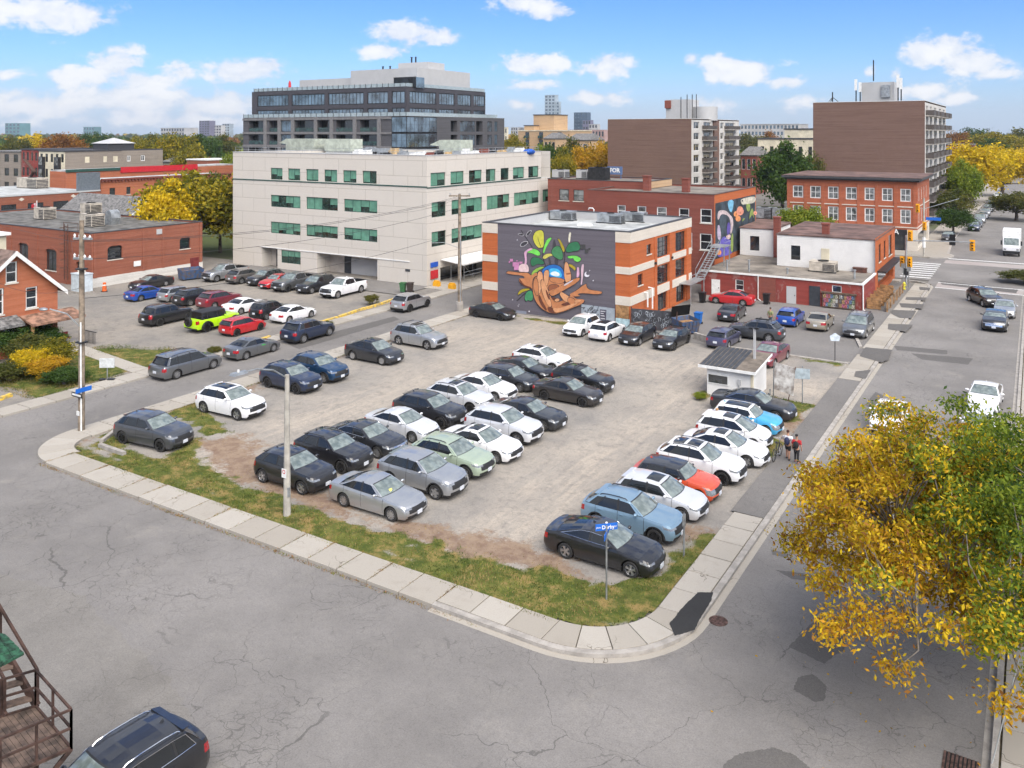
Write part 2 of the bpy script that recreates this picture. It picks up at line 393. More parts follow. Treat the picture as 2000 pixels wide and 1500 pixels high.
slab_row(-0.85,0.8,19.0,60.0,'y',1.5);slab_row(-0.85,0.8,60.0,106,'y',3.0)
mb=MB();mb.sheet([(-11.75,37.75),(-10.28,37.75),(-10.28,61.95),(-11.75,61.95)],0.105)
mb.sheet([(-11.75,69.45),(-10.28,69.45),(-10.28,71.55),(-11.75,71.55)],0.118)
structure('asphalt_walk',mb,[M_WALKA])
def blob_poly(pts,jit=0.06,n=4):
 out=[]
 for i,p in enumerate(pts):
  q=pts[(i+1)%len(pts)]
  for k in range(n):
   u=k/n;out.append((p[0]+(q[0]-p[0])*u+rng.uniform(-jit,jit),p[1]+(q[1]-p[1])*u+rng.uniform(-jit,jit)))
 return out
def patch_px(name,px,z,material,jit=0.04,label=None):
 m_=MB();m_.sheet(blob_poly(blob_poly([gnd(a,b,z)for a,b in px],jit),jit*.7),z);return structure(name,m_,[material])
patch_px('pavement_patch',[(1362,1157),(1393,1157),(1390,1170),(1356,1230),(1318,1242),(1308,1218),(1330,1190)],0.142,M_PATCHN,0.02)
for q in([(1742,605),(1790,607),(1780,622),(1757,621),(1740,612)],[(1757,592),(1805,594),(1800,603),(1760,600)],[(1735,632),(1783,634),(1770,648),(1735,643)],[(1770,580),(1810,581),(1806,587),(1768,585)],[(1795,560),(1817,562),(1815,567),(1796,566)]):
 patch_px('pavement_patch',q,0.141,M_PATCH,0.03)
for q in([(1690,678),(1742,683),(1735,702),(1722,708),(1678,695)],[(1672,725),(1702,722),(1690,740),(1668,735)]):
 patch_px('pavement_patch',q,0.143,M_PATCH,0.03)
for q in([(1587,1216),(1652,1215),(1655,1240),(1648,1268),(1610,1296),(1540,1263)],[(1560,1322),(1590,1317),(1616,1342),(1610,1370),(1590,1370),(1548,1345)],[(1410,1495),(1450,1470),(1510,1460),(1555,1475),(1590,1510),(1540,1540),(1420,1530)],[(1515,1113),(1590,1122),(1650,1132),(1640,1142),(1545,1130)],[(1505,1073),(1540,1082),(1540,1090),(1508,1083)],[(1745,675),(1850,684),(1850,692),(1752,684)],[(1690,790),(1710,765),(1725,772),(1720,788),(1700,798)]):
 patch_px('road_patch',q,0.005,M_PATCH,0.03)
patch_px('yard_patch',[(-60,1110),(60,1135),(160,1165),(255,1262),(330,1325),(372,1395),(355,1460),(372,1560),(-60,1560)],0.0045,M_YARD,0.12)
patch_px('road_patch',[(1780,690),(1900,700),(1890,712),(1800,702)],0.0045,M_PATCH,0.03)
patch_px('road_patch',[(1835,548),(1990,566),(1985,573),(1840,556)],0.0045,M_PATCH,0.05)
patch_px('road_patch',[(1901,570),(1919,571),(1918,577),(1900,575)],0.005,M_PATCH,0.02)
for q in([(560,672),(770,618),(780,624),(585,682)],):patch_px('road_patch',q,0.0045,M_PATCH,0.05)
def strip_along(path,w0,w1,z0,z1,mbx):
 """kerb of constant section beside a polyline, offset to the left of travel by w0..w1"""
 n=len(path);L_,R_=[],[]
 for i,p in enumerate(path):
  a,b=path[max(0,i-1)],path[min(n-1,i+1)];dx,dy=b[0]-a[0],b[1]-a[1];l=math.hypot(dx,dy);nx,ny=-dy/l,dx/l
  L_.append((p[0]+nx*w0,p[1]+ny*w0));R_.append((p[0]+nx*w1,p[1]+ny*w1))
 for i in range(n-1):
  a,b,c,d=L_[i],L_[i+1],R_[i+1],R_[i]
  mbx.quad((*a,z1),(*b,z1),(*c,z1),(*d,z1));mbx.quad((*a,z0),(*b,z0),(*b,z1),(*a,z1));mbx.quad((*d,z1),(*c,z1),(*c,z0),(*d,z0))
outer=[(-18.6,24.5),(-16.4,24.5)]+arc(-14.2,28.7,4.2,-90,0,14)+[(-10,y)for y in(32,36,40,46,52,58,64,70,80,90,100)]+arc(-13.2,104.2,3.2,0,80,8)
kb=MB();strip_along(outer,0.0,0.25,-0.05,0.132,kb)
structure('kerb',kb,[M_CONC2])
gb=MB();strip_along(outer,-0.26,-0.004,-0.02,0.006,gb)
structure('gutter',gb,[M_CONC])
kb=MB();strip_along([(-0.9,15),(-0.9,40),(-0.9,70),(-0.9,106)],-0.02,0.16,-0.05,0.14,kb);strip_along([(-1.1,15),(-1.1,60),(-1.1,106)],-0.35,0.18,-0.02,0.006,kb)
structure('kerb',kb,[M_CONC2])
kb=MB();strip_along([(-9.0,520),(-9.6,300),(-11.2,200),(-11.2,150),(-10.6,137)]+arc(-13.0,131.4,3.3,40,-80,8),-0.3,0.0,-0.05,0.13,kb)
structure('kerb',kb,[M_CONC2])
mb=MB();mb.prism([(-9.2,520),(-9.8,300),(-11.5,200),(-11.5,150),(-10.9,137)]+arc(-13.0,131.4,3.0,40,-80,8)+[(-60,128.3),(-60,133.8),(-15.2,133.8),(-15.2,520)],-0.05,0.12)
structure('far_sidewalk',mb,[M_CONC])
mb=MB();mb.prism([(-13.4,106.0),(-13.4,107.3),(-60,107.3),(-60,105.2)],-0.05,0.121);mb.prism([(-260,128.3),(-60.1,128.3),(-60.1,134),(-260,134)],-0.05,0.119)
mb.prism([(1.6,109),(4.5,106),(4.5,15),(0.9,15),(0.9,106)],-0.05,0.1);mb.prism([(1.6,128),(4.5,131),(4.5,520),(1.6,520)],-0.05,0.11)
structure('far_sidewalk',mb,[M_CONC])
mb=MB()
for i in range(8):
 y=110.4+i*1.75;mb.sheet([(-13.9,y),(-10.6,y+0.1),(-10.6,y+0.62),(-13.9,y+0.52)],0.005)
for i in range(4):
 y=112+i*3;mb.sheet([(-26,y),(-17.5,y),(-17.5,y+0.3),(-26,y+0.3)],0.005)
mb.sheet([(-9.6,104.3),(0.2,104.0),(0.2,104.25),(-9.6,104.55)],0.008);mb.sheet([(-9.6,107.9),(0.2,107.6),(0.2,107.85),(-9.6,108.15)],0.008)
mb.sheet([(-10.2,128.9),(1.0,128.9),(1.0,129.4),(-10.2,129.4)],0.005)
structure('road_marking',mb,[M_WHITEP])
mb=MB();mb.sheet([(-9.6,104.5),(0.2,104.2),(0.2,107.7),(-9.6,108.0)],0.004);mb.sheet([(-10.4,124.4),(1.0,124.4),(1.0,127.6),(-10.4,127.6)],0.004)
structure('paver_crossing',mb,[M_PAVER])
# the gravel lot: fine sheet with grass, dry grass and wheel tracks as attributes
def fbm(x,y,seed,sc):
 r_=np.random.default_rng(seed);out=np.zeros_like(x);amp=1.0
 for o_ in range(4):
  T=r_.random((64,64));u=x*sc;v=y*sc;iu=np.floor(u).astype(int);iv=np.floor(v).astype(int);fu=u-iu;fv=v-iv
  fu=fu*fu*(3-2*fu);fv=fv*fv*(3-2*fv)
  a=T[iu%64,iv%64];b=T[(iu+1)%64,iv%64];c=T[iu%64,(iv+1)%64];d=T[(iu+1)%64,(iv+1)%64]
  out+=amp*((a*(1-fu)+b*fu)*(1-fv)+(c*(1-fu)+d*fu)*fv-0.5);amp*=0.5;sc*=2.1
 return out
def grid_sheet(x0,x1,y0,y1,step,z):
 nx=int((x1-x0)/step)+1;ny=int((y1-y0)/step)+1
 X,Y=np.meshgrid(np.linspace(x0,x1,nx),np.linspace(y0,y1,ny));X=X.ravel();Y=Y.ravel()
 i=np.arange(nx-1)[None,:]+np.arange(ny-1)[:,None]*nx;i=i.ravel()
 Fc=np.stack([i,i+1,i+1+nx,i+nx],1)
 return X,Y,Fc
def sheet_mesh(name,X,Y,Z,Fc,attrs,material):
 me=bpy.data.meshes.new(name);n=len(X);me.vertices.add(n);me.vertices.foreach_set('co',np.stack([X,Y,Z],1).astype(np.float32).ravel())
 k=len(Fc);me.loops.add(k*4);me.polygons.add(k);me.loops.foreach_set('vertex_index',Fc.astype(np.int32).ravel())
 me.polygons.foreach_set('loop_start',np.arange(0,k*4,4,dtype=np.int32))
 me.update(calc_edges=True)
 for nm,a in attrs.items():
  at=me.attributes.new(nm,'FLOAT','POINT');at.data.foreach_set('value',a.astype(np.float32))
 me.materials.append(material);me.polygons.foreach_set('use_smooth',[True]*k)
 return link(name,me)
def lot_material(name='lot_gravel',lum=1.13):
 m,t,b=new_mat(name);b.inputs['Roughness'].default_value=0.95;b.inputs['Specular IOR Level'].default_value=0.15
 p=t.pos()
 def at(n_):a=t.node('ShaderNodeAttribute');a.attribute_name=n_;return a.outputs['Fac']
 L=lambda c:tuple(x*lum for x in c)
 big=t.noise(p,0.25,6,0.65,0.4);mid=t.noise(p,1.6,6,0.7);fine=t.noise(p,22,4,0.75)
 st=t.noise(t.vmul(p,(1.5,0.16,1)),1.0,5,0.65,1.2)
 c=t.mix(t.ramp(big,0.32,0.68),L((0.20,0.187,0.172)),L((0.30,0.272,0.235)))
 c=t.mix(t.m('MULTIPLY',at('track'),t.ramp(st,0.3,0.7,0.3,1.0)),c,L((0.40,0.345,0.28)))
 c=t.mix(t.ramp(mid,0.48,0.72,0,0.6),c,L((0.135,0.125,0.115)));c=t.mix(t.ramp(t.noise(p,6,5,0.75),0.45,0.72,0,0.4),c,L((0.15,0.14,0.125)))
 c=t.mix(t.ramp(fine,0.35,0.7,0,0.5),c,L((0.11,0.105,0.10)))
 c=t.mix(t.ramp(t.noise(p,55,2,0.7),0.58,0.72,0,0.5),c,L((0.5,0.48,0.45)))
 dry=t.mix(t.ramp(mid,0.35,0.65),(0.15,0.085,0.055),(0.27,0.19,0.125))
 c=t.mix(t.ramp(t.m('ADD',at('dry'),t.m('MULTIPLY',t.m('SUBTRACT',t.noise(p,4.5,5,0.75),0.5),1.6)),0.35,0.8,0,0.8),c,dry)
 grn=t.mix(t.ramp(mid,0.35,0.65),(0.055,0.075,0.016),(0.13,0.135,0.035))
 grn=t.mix(t.ramp(t.noise(p,0.8,5,0.7),0.48,0.66),grn,(0.24,0.17,0.065))
 c=t.mix(t.ramp(t.m('ADD',at('grass'),t.m('MULTIPLY',t.m('SUBTRACT',fine,0.5),0.45)),0.4,0.6),c,grn)
 t.link(c,b.inputs['Base Color'])
 bn=t.node('ShaderNodeBump');bn.inputs['Strength'].default_value=0.7;bn.inputs['Distance'].default_value=0.03
 t.link(fine,bn.inputs['Height']);t.link(bn.outputs[0],b.inputs['Normal'])
 return m
M_LOT=lot_material();M_LOT2=lot_material('back_lot_gravel',0.95)
def seg_d(X,Y,pts,closed=False):
 """signed-ish distance to polygon: negative inside"""
 inside=np.zeros(X.shape,bool);best=np.full(X.shape,1e9);n=len(pts)
 for i in range(n):
  (x1,y1),(x2,y2)=pts[i],pts[(i+1)%n];dx,dy=x2-x1,y2-y1
  u=np.clip(((X-x1)*dx+(Y-y1)*dy)/(dx*dx+dy*dy+1e-9),0,1)
  best=np.minimum(best,np.hypot(X-x1-u*dx,Y-y1-u*dy))
  c_=((y1>Y)!=(y2>Y))&(X<(x2-x1)*(Y-y1)/(y2-y1+1e-12)+x1);inside^=c_
 return np.where(inside,-best,best)
P=lambda l:[gnd(a,b)for a,b in l]
GRASS=[P([(160,872),(215,850),(300,900),(380,862),(415,905),(455,945),(560,975),(640,1010),(760,1040),(840,1070),(900,1100),(1000,1105),(1080,1120),(1150,1150),(1200,1140),(1310,1130),(1345,1075),(1395,1055),(1330,1140),(1285,1190),(1200,1228),(1060,1210),(900,1150),(560,1030),(240,915)]),P([(375,800),(450,780),(400,760),(330,810),(380,830),(415,850),(455,845),(420,820)]),P([(1310,1090),(1395,1050),(1340,1130),(1300,1130)]),P([(1505,775),(1580,790),(1585,805),(1545,825),(1500,800)]),P([(1490,850),(1525,860),(1530,880),(1500,925),(1485,910)]),P([(1362,770),(1380,765),(1378,780),(1362,780)]),P([(1005,617),(1108,630),(1105,638),(1020,625)]),P([(1560,698),(1660,708),(1640,720),(1575,708)])]
DRY=[P([(380,865),(470,850),(560,930),(720,1000),(860,1040),(1000,1070),(1090,1090),(1140,1130),(1000,1110),(780,1050),(560,980),(420,930)]),P([(900,1040),(1040,1060),(1060,1105),(900,1100)]),P([(1340,1040),(1400,1045),(1380,1075)]),P([(430,790),(520,760),(560,745),(470,770)]),P([(1530,800),(1590,790),(1560,850),(1500,925)])]
X,Y,Fc=grid_sheet(-45.2,-11.62,25.9,68.4,0.16,0.02)
nz1=fbm(X,Y,3,0.45);nz2=fbm(X,Y,9,1.6)
gd=np.min([seg_d(X,Y,q)for q in GRASS],0);dd=np.min([seg_d(X,Y,q)for q in DRY],0)
grass=np.clip(0.5-(gd+nz1*1.1+nz2*0.5)*0.9,0,1);dry=np.clip(0.55-(dd+nz1*1.2+nz2*0.8)*0.6,0,1)
edge=np.clip((-44.2-X+nz1*1.2)*0.7,0,0.75);dry=np.maximum(dry,edge*(Y<60))
grass=np.maximum(grass,np.clip(1.1-(Y-26.0+nz1*0.8)*0.55,0,1)*(X<-11.5));grass=np.maximum(grass,np.clip(1.0-(-11.62-X+nz1*0.5)*1.1,0,1)*(Y<34.5))
lanes=np.maximum(np.exp(-((X+19.5)/2.6)**2),np.maximum(np.exp(-((X+36.2)/2.8)**2),np.exp(-((Y-58.5)/3.2)**2)))
track=np.clip(lanes*1.0+nz1*0.5,0,1)
outc=(np.hypot(np.maximum(X+14.2,0),np.minimum(Y-28.7,0))>2.62)&(X>-14.2)&(Y<28.7)
outc|=(np.hypot(np.minimum(X+43.6,0),np.minimum(Y-28.1,0))>1.72)&(X<-43.6)&(Y<28.1)
keep=~outc[Fc].any(1)
Z=0.02+np.clip(grass,0,1)*0.07+nz2*0.012
lot=tag(sheet_mesh('gravel_lot',X,Y,Z,Fc[keep],{'grass':grass,'dry':dry,'track':track},M_LOT),kind='structure')
def blades(name,X,Y,Z,W,dens,step,hmin,hmax,mats,seed):
 """short grass as loose blades where the weight is high"""
 r_=np.random.default_rng(seed);n=r_.poisson(np.clip(W,0,1)*dens*step*step)
 idx=np.repeat(np.arange(len(X)),n);k=len(idx)
 x=X[idx]+r_.uniform(-step,step,k)*0.6;y=Y[idx]+r_.uniform(-step,step,k)*0.6;z=Z[idx]-0.01
 h=r_.uniform(hmin,hmax,k)*(0.6+0.8*np.clip(fbm(x,y,21,0.7)+0.5,0,1));a=r_.uniform(0,6.283,k);wd=r_.uniform(0.010,0.026,k);ln=h*r_.uniform(0.2,0.9,k);b_=r_.uniform(0,6.283,k)
 V=np.empty((k,3,3),np.float32);V[:,0]=np.stack([x-wd*np.cos(a),y-wd*np.sin(a),z],1);V[:,1]=np.stack([x+wd*np.cos(a),y+wd*np.sin(a),z],1)
 V[:,2]=np.stack([x+ln*np.cos(b_),y+ln*np.sin(b_),z+h],1)
 me=bpy.data.meshes.new(name);me.vertices.add(k*3);me.vertices.foreach_set('co',V.ravel());me.loops.add(k*3);me.polygons.add(k)
 me.loops.foreach_set('vertex_index',np.arange(k*3,dtype=np.int32));me.polygons.foreach_set('loop_start',np.arange(0,k*3,3,dtype=np.int32));me.update(calc_edges=True)
 for m_ in mats:me.materials.append(m_)
 pick=np.clip(((fbm(x,y,33,0.6)+0.5+r_.normal(0,0.22,k))*len(mats)).astype(int),0,len(mats)-1)
 me.polygons.foreach_set('material_index',pick.astype(np.int32));return link(name,me)
G1=mat('grass_green',(0.07,0.108,0.02),0.8,var=0.25,scale=2,spec=0.2);G2=mat('grass_olive',(0.14,0.155,0.03),0.8,var=0.25,scale=2,spec=0.2);G3=mat('grass_straw',(0.27,0.20,0.08),0.85,var=0.25,scale=2,spec=0.2)
tag(blades('grass',X,Y,Z,np.where(outc,0,np.clip(grass*1.6-0.5,0,1)),330,0.16,0.03,0.09,[G1,G2,G2,G3],5),'short patchy lawn grass along the corner of the gravel lot','grass',kind='stuff')
tag(blades('dry_grass',X,Y,Z,np.where(outc,0,np.clip(dry*1.2-0.5,0,0.6)),120,0.16,0.015,0.05,[G3,G3,mat('grass_rust',(0.19,0.10,0.05),0.9,var=0.2)],6),'brown dried grass thinning out into the gravel','dry grass',kind='stuff')
k1=[]
for i in range(17):
 x=-43.6+1.5625*i
 k1+=[(x+rng.gauss(0,.012),24.5+rng.random()**0.6*1.6)for _ in range(rng.choice([60,200,420]))]
k1+=[(rng.uniform(-44,-16.5),24.46-abs(rng.gauss(0,.06)))for _ in range(2600)]
k1+=[(-10.05+rng.gauss(0,.03)-0.22,rng.uniform(29,40))for _ in range(700)]+[(rng.uniform(-45.3,-45.1),rng.uniform(29,66))for _ in range(1500)]
k1=np.array(k1);tag(blades('weeds',k1[:,0],k1[:,1],np.where((k1[:,1]>24.5)&(k1[:,0]<-11),0.10,0.0),np.ones(len(k1)),40,0.16,0.02,0.07,[G3,mat('leaf_litter',(0.25,0.115,0.03),0.9,var=0.3),G2],8),'weeds and dead leaves in the sidewalk joints and along the kerb','weeds',kind='stuff')
X2,Y2,F2=grid_sheet(-100,-54.62,28.0,77.0,0.5,0.02)
lawn=seg_d(X2,Y2,[(-63.8,30.5),(-55.0,30.5),(-55.2,43.0),(-58.0,42.5),(-63.5,40.0)]);n2=fbm(X2,Y2,5,0.4)
kw=np.clip(0.55-np.abs(X2+54.9+n2*0.6)*0.8,0,1)*(Y2>42)*(Y2<72)
gr2=np.clip(0.5-(lawn+n2*0.8)*0.8,0,1);z2=0.02+gr2*0.06
tag(sheet_mesh('left_lot',X2,Y2,z2,F2,{'grass':gr2,'dry':np.maximum(kw,np.clip(0.6-(lawn+n2)*0.5,0,.6)),'track':np.clip(np.exp(-((X2+69)/6)**2)*0.6+n2*0.6,0,1)},M_LOT2),kind='structure')
X3,Y3,F3=grid_sheet(-63.8,-54.7,30.0,43.0,0.18,0.02);n3=fbm(X3,Y3,5,0.4)
l3=seg_d(X3,Y3,[(-63.8,30.5),(-55.0,30.5),(-55.2,43.0),(-58.0,42.5),(-63.5,40.0)])
pth=(np.abs(Y3-38.0-(X3+60)*-0.12)>0.75)
tag(blades('lawn',X3,Y3,0.06+0*X3,np.clip(1.0-(l3+n3)*0.8,0,1)*pth,220,0.18,0.04,0.12,[G1,G1,G2,G3],15),'green lawn in front of the brick house','grass',kind='stuff')
mb=MB();mb.prism([(-54.7,37.0),(-54.7,38.3),(-65.5,39.7),(-65.5,38.4)],0.0,0.105);structure('footpath',mb,[M_CONC])
mb=MB();mb.sheet([(-31.0,66.4),(-11.76,66.4),(-11.76,104.0),(-31.0,104.0)],0.034);mb.sheet([(-45.1,68.45),(-31.0,68.45),(-31.0,104),(-45.1,104)],0.03)
structure('back_pavement',mb,[M_ROAD2])
mb=MB();mb.sheet([(-86,69.5),(-57,69.5),(-57,75),(-86,75)],0.085);structure('office_apron',mb,[M_ROAD2])
# buildings: facade helpers
B_HALL=brick_mat('brick_hall',(0.30,0.09,0.05),(0.25,0.072,0.04),(0.27,0.15,0.11));B_ORANGE=brick_mat('brick_orange',(0.50,0.125,0.035),(0.44,0.105,0.03),(0.36,0.14,0.07),dirt=0.1)
B_HOUSE=brick_mat('brick_house',(0.45,0.135,0.06),(0.39,0.11,0.05),(0.38,0.2,0.13),dirt=0.15);B_DARK=brick_mat('brick_dark_red',(0.24,0.065,0.045),(0.20,0.055,0.04),(0.22,0.11,0.09))
B_BROWN=brick_mat('brick_brown',(0.175,0.105,0.080),(0.155,0.09,0.07),(0.24,0.165,0.14),0.3,0.1,dirt=0.12);B_THREE=brick_mat('brick_corner',(0.42,0.115,0.055),(0.36,0.095,0.045),(0.36,0.17,0.11),dirt=0.2)
B_GREY=brick_mat('brick_grey',(0.27,0.23,0.19),(0.24,0.205,0.17),(0.31,0.27,0.23));B_MURAL=brick_mat('brick_painted_grey',(0.135,0.122,0.142),(0.128,0.115,0.135),(0.115,0.104,0.122),dirt=0.06)
B_REDP=brick_mat('brick_painted_red',(0.27,0.052,0.042),(0.245,0.047,0.038),(0.25,0.07,0.06),dirt=0.5,patch=(0.26,0.12,0.105));B_TAN=brick_mat('brick_tan',(0.50,0.34,0.20),(0.47,0.31,0.18),(0.48,0.36,0.25),0.6,0.2)
B_STONE=brick_mat('limestone',(0.60,0.545,0.47),(0.57,0.515,0.44),(0.50,0.45,0.39),0.8,0.3,dirt=0.12,soot=(0.3,0.26,0.22),grain=0.15);B_WBLOCK=brick_mat('painted_block',(0.62,0.60,0.56),(0.60,0.58,0.54),(0.45,0.43,0.40),0.4,0.2,dirt=0.2)
B_CHAR=brick_mat('brick_charcoal',(0.095,0.093,0.10),(0.085,0.083,0.09),(0.105,0.103,0.11),0.4,0.12,dirt=0.05)
M_OFFICE=brick_mat('office_panel',(0.545,0.505,0.452),(0.535,0.495,0.442),(0.36,0.325,0.28),4.2,1.75,dirt=0.16,soot=(0.42,0.38,0.34),grain=0.05,joint=0.028);M_OFFICE2=mat('office_base',(0.47,0.42,0.37),0.8,var=0.1,scale=0.8)
M_CREAM=mat('cream_stucco',(0.62,0.56,0.42),0.85,var=0.1,scale=0.5);M_WHITEW=mat('white_wall',(0.70,0.69,0.67),0.7,var=0.03,scale=0.8);M_LGREY=mat('light_grey_panel',(0.42,0.42,0.42),0.6,var=0.025,scale=0.6)
M_ROOF=mat('roof_gravel',(0.155,0.15,0.14),0.95,var=0.25,scale=0.7,spec=0.1);M_ROOFL=mat('roof_membrane',(0.40,0.41,0.40),0.8,var=0.18,scale=0.6);M_ROOFB=mat('roof_brown',(0.145,0.085,0.07),0.9,var=0.25,scale=0.6)
M_ROOFT=mat('roof_tar',(0.20,0.175,0.145),0.95,var=0.22,scale=0.5)
M_COPE=mat('dark_coping',(0.05,0.05,0.055),0.6,var=0.1);M_FRAMEW=mat('white_frame',(0.72,0.72,0.70),0.5,var=0.06);M_FRAMEB=mat('black_frame',(0.02,0.02,0.022),0.4,var=0.1);M_FRAMEG=mat('green_frame',(0.018,0.055,0.045),0.4,var=0.1)
M_PANE=mat('window_glass',(0.025,0.03,0.035),0.06,var=0.3,scale=0.6,spec=0.7,ior=1.6,coat=0.5);M_PANEL_=mat('window_glass_curtain',(0.20,0.21,0.21),0.15,var=0.35,scale=1.2,coat=0.8);M_PANEBL=mat('window_glass_sky',(0.13,0.19,0.24),0.03,0.35,var=0.35,scale=0.35,ior=2.0,coat=1.0)
M_PANEG=mat('window_glass_green',(0.02,0.05,0.04),0.05,var=0.4,scale=1.0,coat=0.8);M_BLIND=mat('green_blind',(0.105,0.265,0.185),0.5,var=0.12,scale=1.5,coat=0.6)
M_METAL=mat('galvanised',(0.40,0.42,0.43),0.45,0.6,var=0.15,scale=2);M_HVAC=mat('hvac_beige',(0.47,0.42,0.35),0.7,var=0.15,scale=2);M_HVACG=mat('hvac_pale_green',(0.40,0.43,0.36),0.7,var=0.12,scale=2);M_DKMET=mat('dark_metal',(0.04,0.04,0.042),0.5,0.5,var=0.2)
M_SHINGLE=mat('roof_shingle',(0.17,0.165,0.16),0.95,var=0.3,scale=3);M_WOOD=mat('cedar_board',(0.33,0.18,0.075),0.8,var=0.25,scale=3);M_BROWNDOOR=mat('red_door',(0.16,0.02,0.02),0.6,var=0.15);M_GDOOR=mat('slate_door',(0.035,0.04,0.048),0.5,var=0.15)
def frame(parent,face,fixed):
 b=parent.location
 return((-b.x,fixed-b.y,-b.z),0.0)if face=='S' else((fixed-b.x,-b.y,-b.z),R(90))
def fobj(name,mb,mats,parent,face,fixed,smooth=None):
 """mesh in facade coordinates: x along the wall, -y outward, z up"""
 loc,rz=frame(parent,face,fixed);return obj(name,mb,mats,parent,loc,rz,smooth)
def wall(parent,face,fixed,a0,a1,z0,z1,holes,material,depth=0.16,name='wall',proud=0.0):
 """one wall sheet with real openings and reveals"""
 m_=MB();xs=sorted({a0,a1}|{max(a0,min(a1,v))for h in holes for v in h[:2]});zs_=sorted({z0,z1}|{max(z0,min(z1,v))for h in holes for v in h[2:4]})
 for i in range(len(xs)-1):
  for j in range(len(zs_)-1):
   cx,cz=(xs[i]+xs[i+1])/2,(zs_[j]+zs_[j+1])/2
   if any(h[0]<cx<h[1]and h[2]<cz<h[3]for h in holes):continue
   m_.quad((xs[i],-proud,zs_[j]),(xs[i+1],-proud,zs_[j]),(xs[i+1],-proud,zs_[j+1]),(xs[i],-proud,zs_[j+1]))
 for h in holes:
  x0,x1,q0,q1=max(h[0],a0),min(h[1],a1),max(h[2],z0),min(h[3],z1)
  if x1<=x0 or q1<=q0:continue
  d=h[4]if len(h)>4 else depth;f=-proud
  m_.quad((x0,f,q0),(x0,f,q1),(x0,d,q1),(x0,d,q0));m_.quad((x1,f,q1),(x1,f,q0),(x1,d,q0),(x1,d,q1))
  if q1<z1-1e-6 or h[3]<=z1:m_.quad((x0,f,q1),(x1,f,q1),(x1,d,q1),(x0,d,q1))
  if q0>z0-1e-6:m_.quad((x0,f,q0),(x0,d,q0),(x1,d,q0),(x1,f,q0))
 if proud:m_.quad((a0,-proud,z1),(a1,-proud,z1),(a1,0.02,z1),(a0,0.02,z1));m_.quad((a0,-proud,z0),(a0,0.02,z0),(a1,0.02,z0),(a1,-proud,z0));m_.quad((a0,-proud,z0),(a0,-proud,z1),(a0,.02,z1),(a0,.02,z0));m_.quad((a1,-proud,z1),(a1,-proud,z0),(a1,.02,z0),(a1,.02,z1))
 return fobj(name,m_,[material],parent,face,fixed)
_wm={}
def window(parent,face,fixed,a0,a1,z0,z1,nx=1,nz=1,fm=None,pm=None,fw=0.06,inset=0.12,blind=None,sill=None,single=False,arch=0.0,proud=0.0):
 fm=fm or M_FRAMEW;pm=pm or M_PANE;w_,h_=a1-a0,z1-z0;key=(round(w_,2),round(h_,2),nx,nz,fm.name,pm.name,round(fw,3),single,arch)
 mw=fw*0.6;cw=(w_-2*fw-(nx-1)*mw)/nx;ch=(h_-2*fw-(nz-1)*mw)/nz
 if key not in _wm:
  m_=MB();t_=0.06
  m_.box(-w_/2,w_/2,-t_/2,t_/2,0,fw);m_.box(-w_/2,w_/2,-t_/2,t_/2,h_-fw-arch,h_);m_.box(-w_/2,-w_/2+fw,-t_/2,t_/2,fw,h_-fw-arch);m_.box(w_/2-fw,w_/2,-t_/2,t_/2,fw,h_-fw-arch)
  for i in range(1,nx):x=-w_/2+fw+i*(cw+mw)-mw;m_.box(x,x+mw,-t_/2+.004,t_/2,fw,h_-fw-arch)
  for j in range(1,nz):z=fw+j*(ch+mw)-mw;m_.box(-w_/2+fw,w_/2-fw,-t_/2+.008,t_/2,z,z+mw)
  pn=MB();pn.quad((-cw/2,0,0),(cw/2,0,0),(cw/2,0,ch),(-cw/2,0,ch));pa=MB();pa.quad((-w_/2+fw,.004,fw),(w_/2-fw,.004,fw),(w_/2-fw,.004,h_-fw),(-w_/2+fw,.004,h_-fw))
  _wm[key]=(m_.mesh('window',[fm]),pn.mesh('pane',[pm]),pa.mesh('pane',[pm]))
 loc,rz=frame(parent,face,fixed);me=_wm[key]
 c=(a0+a1)/2;off=Vector((c,inset-proud,z0));off.rotate(Matrix.Rotation(rz,3,'Z'))
 o=link('window',me[0],parent,Vector(loc)+off,rz)
 if single:link('pane',me[2],o)
 else:
  for i in range(nx):
   for j in range(nz):
    x=-w_/2+fw+cw/2+i*(cw+mw);z=fw+j*(ch+mw);link('pane',me[1],o,(x,.006,z))
    if blind and j==nz-1:
     f=blind()
     if f>0.05:
      k2=('bl',round(cw,2),round(ch*f,2))
      if k2 not in _wm:bb=MB();bb.quad((-cw/2,0,-ch*f),(cw/2,0,-ch*f),(cw/2,0,0),(-cw/2,0,0));_wm[k2]=bb.mesh('blind',[M_BLIND])
      link('blind',_wm[k2],o,(x,.002,z+ch))
 if sill:
  s_=MB();s_.box(-w_/2-.08,w_/2+.08,-inset-.06+proud,0.02,-.10,0.0);k3=('sill',round(w_,2),round(inset,2),sill.name)
  if k3 not in _wm:_wm[k3]=s_.mesh('sill',[sill])
  link('sill',_wm[k3],o)
 return o
def building(name,x,y,label,cat='building',group=None):return empty(name,(x,y,0),0,label,cat,group)
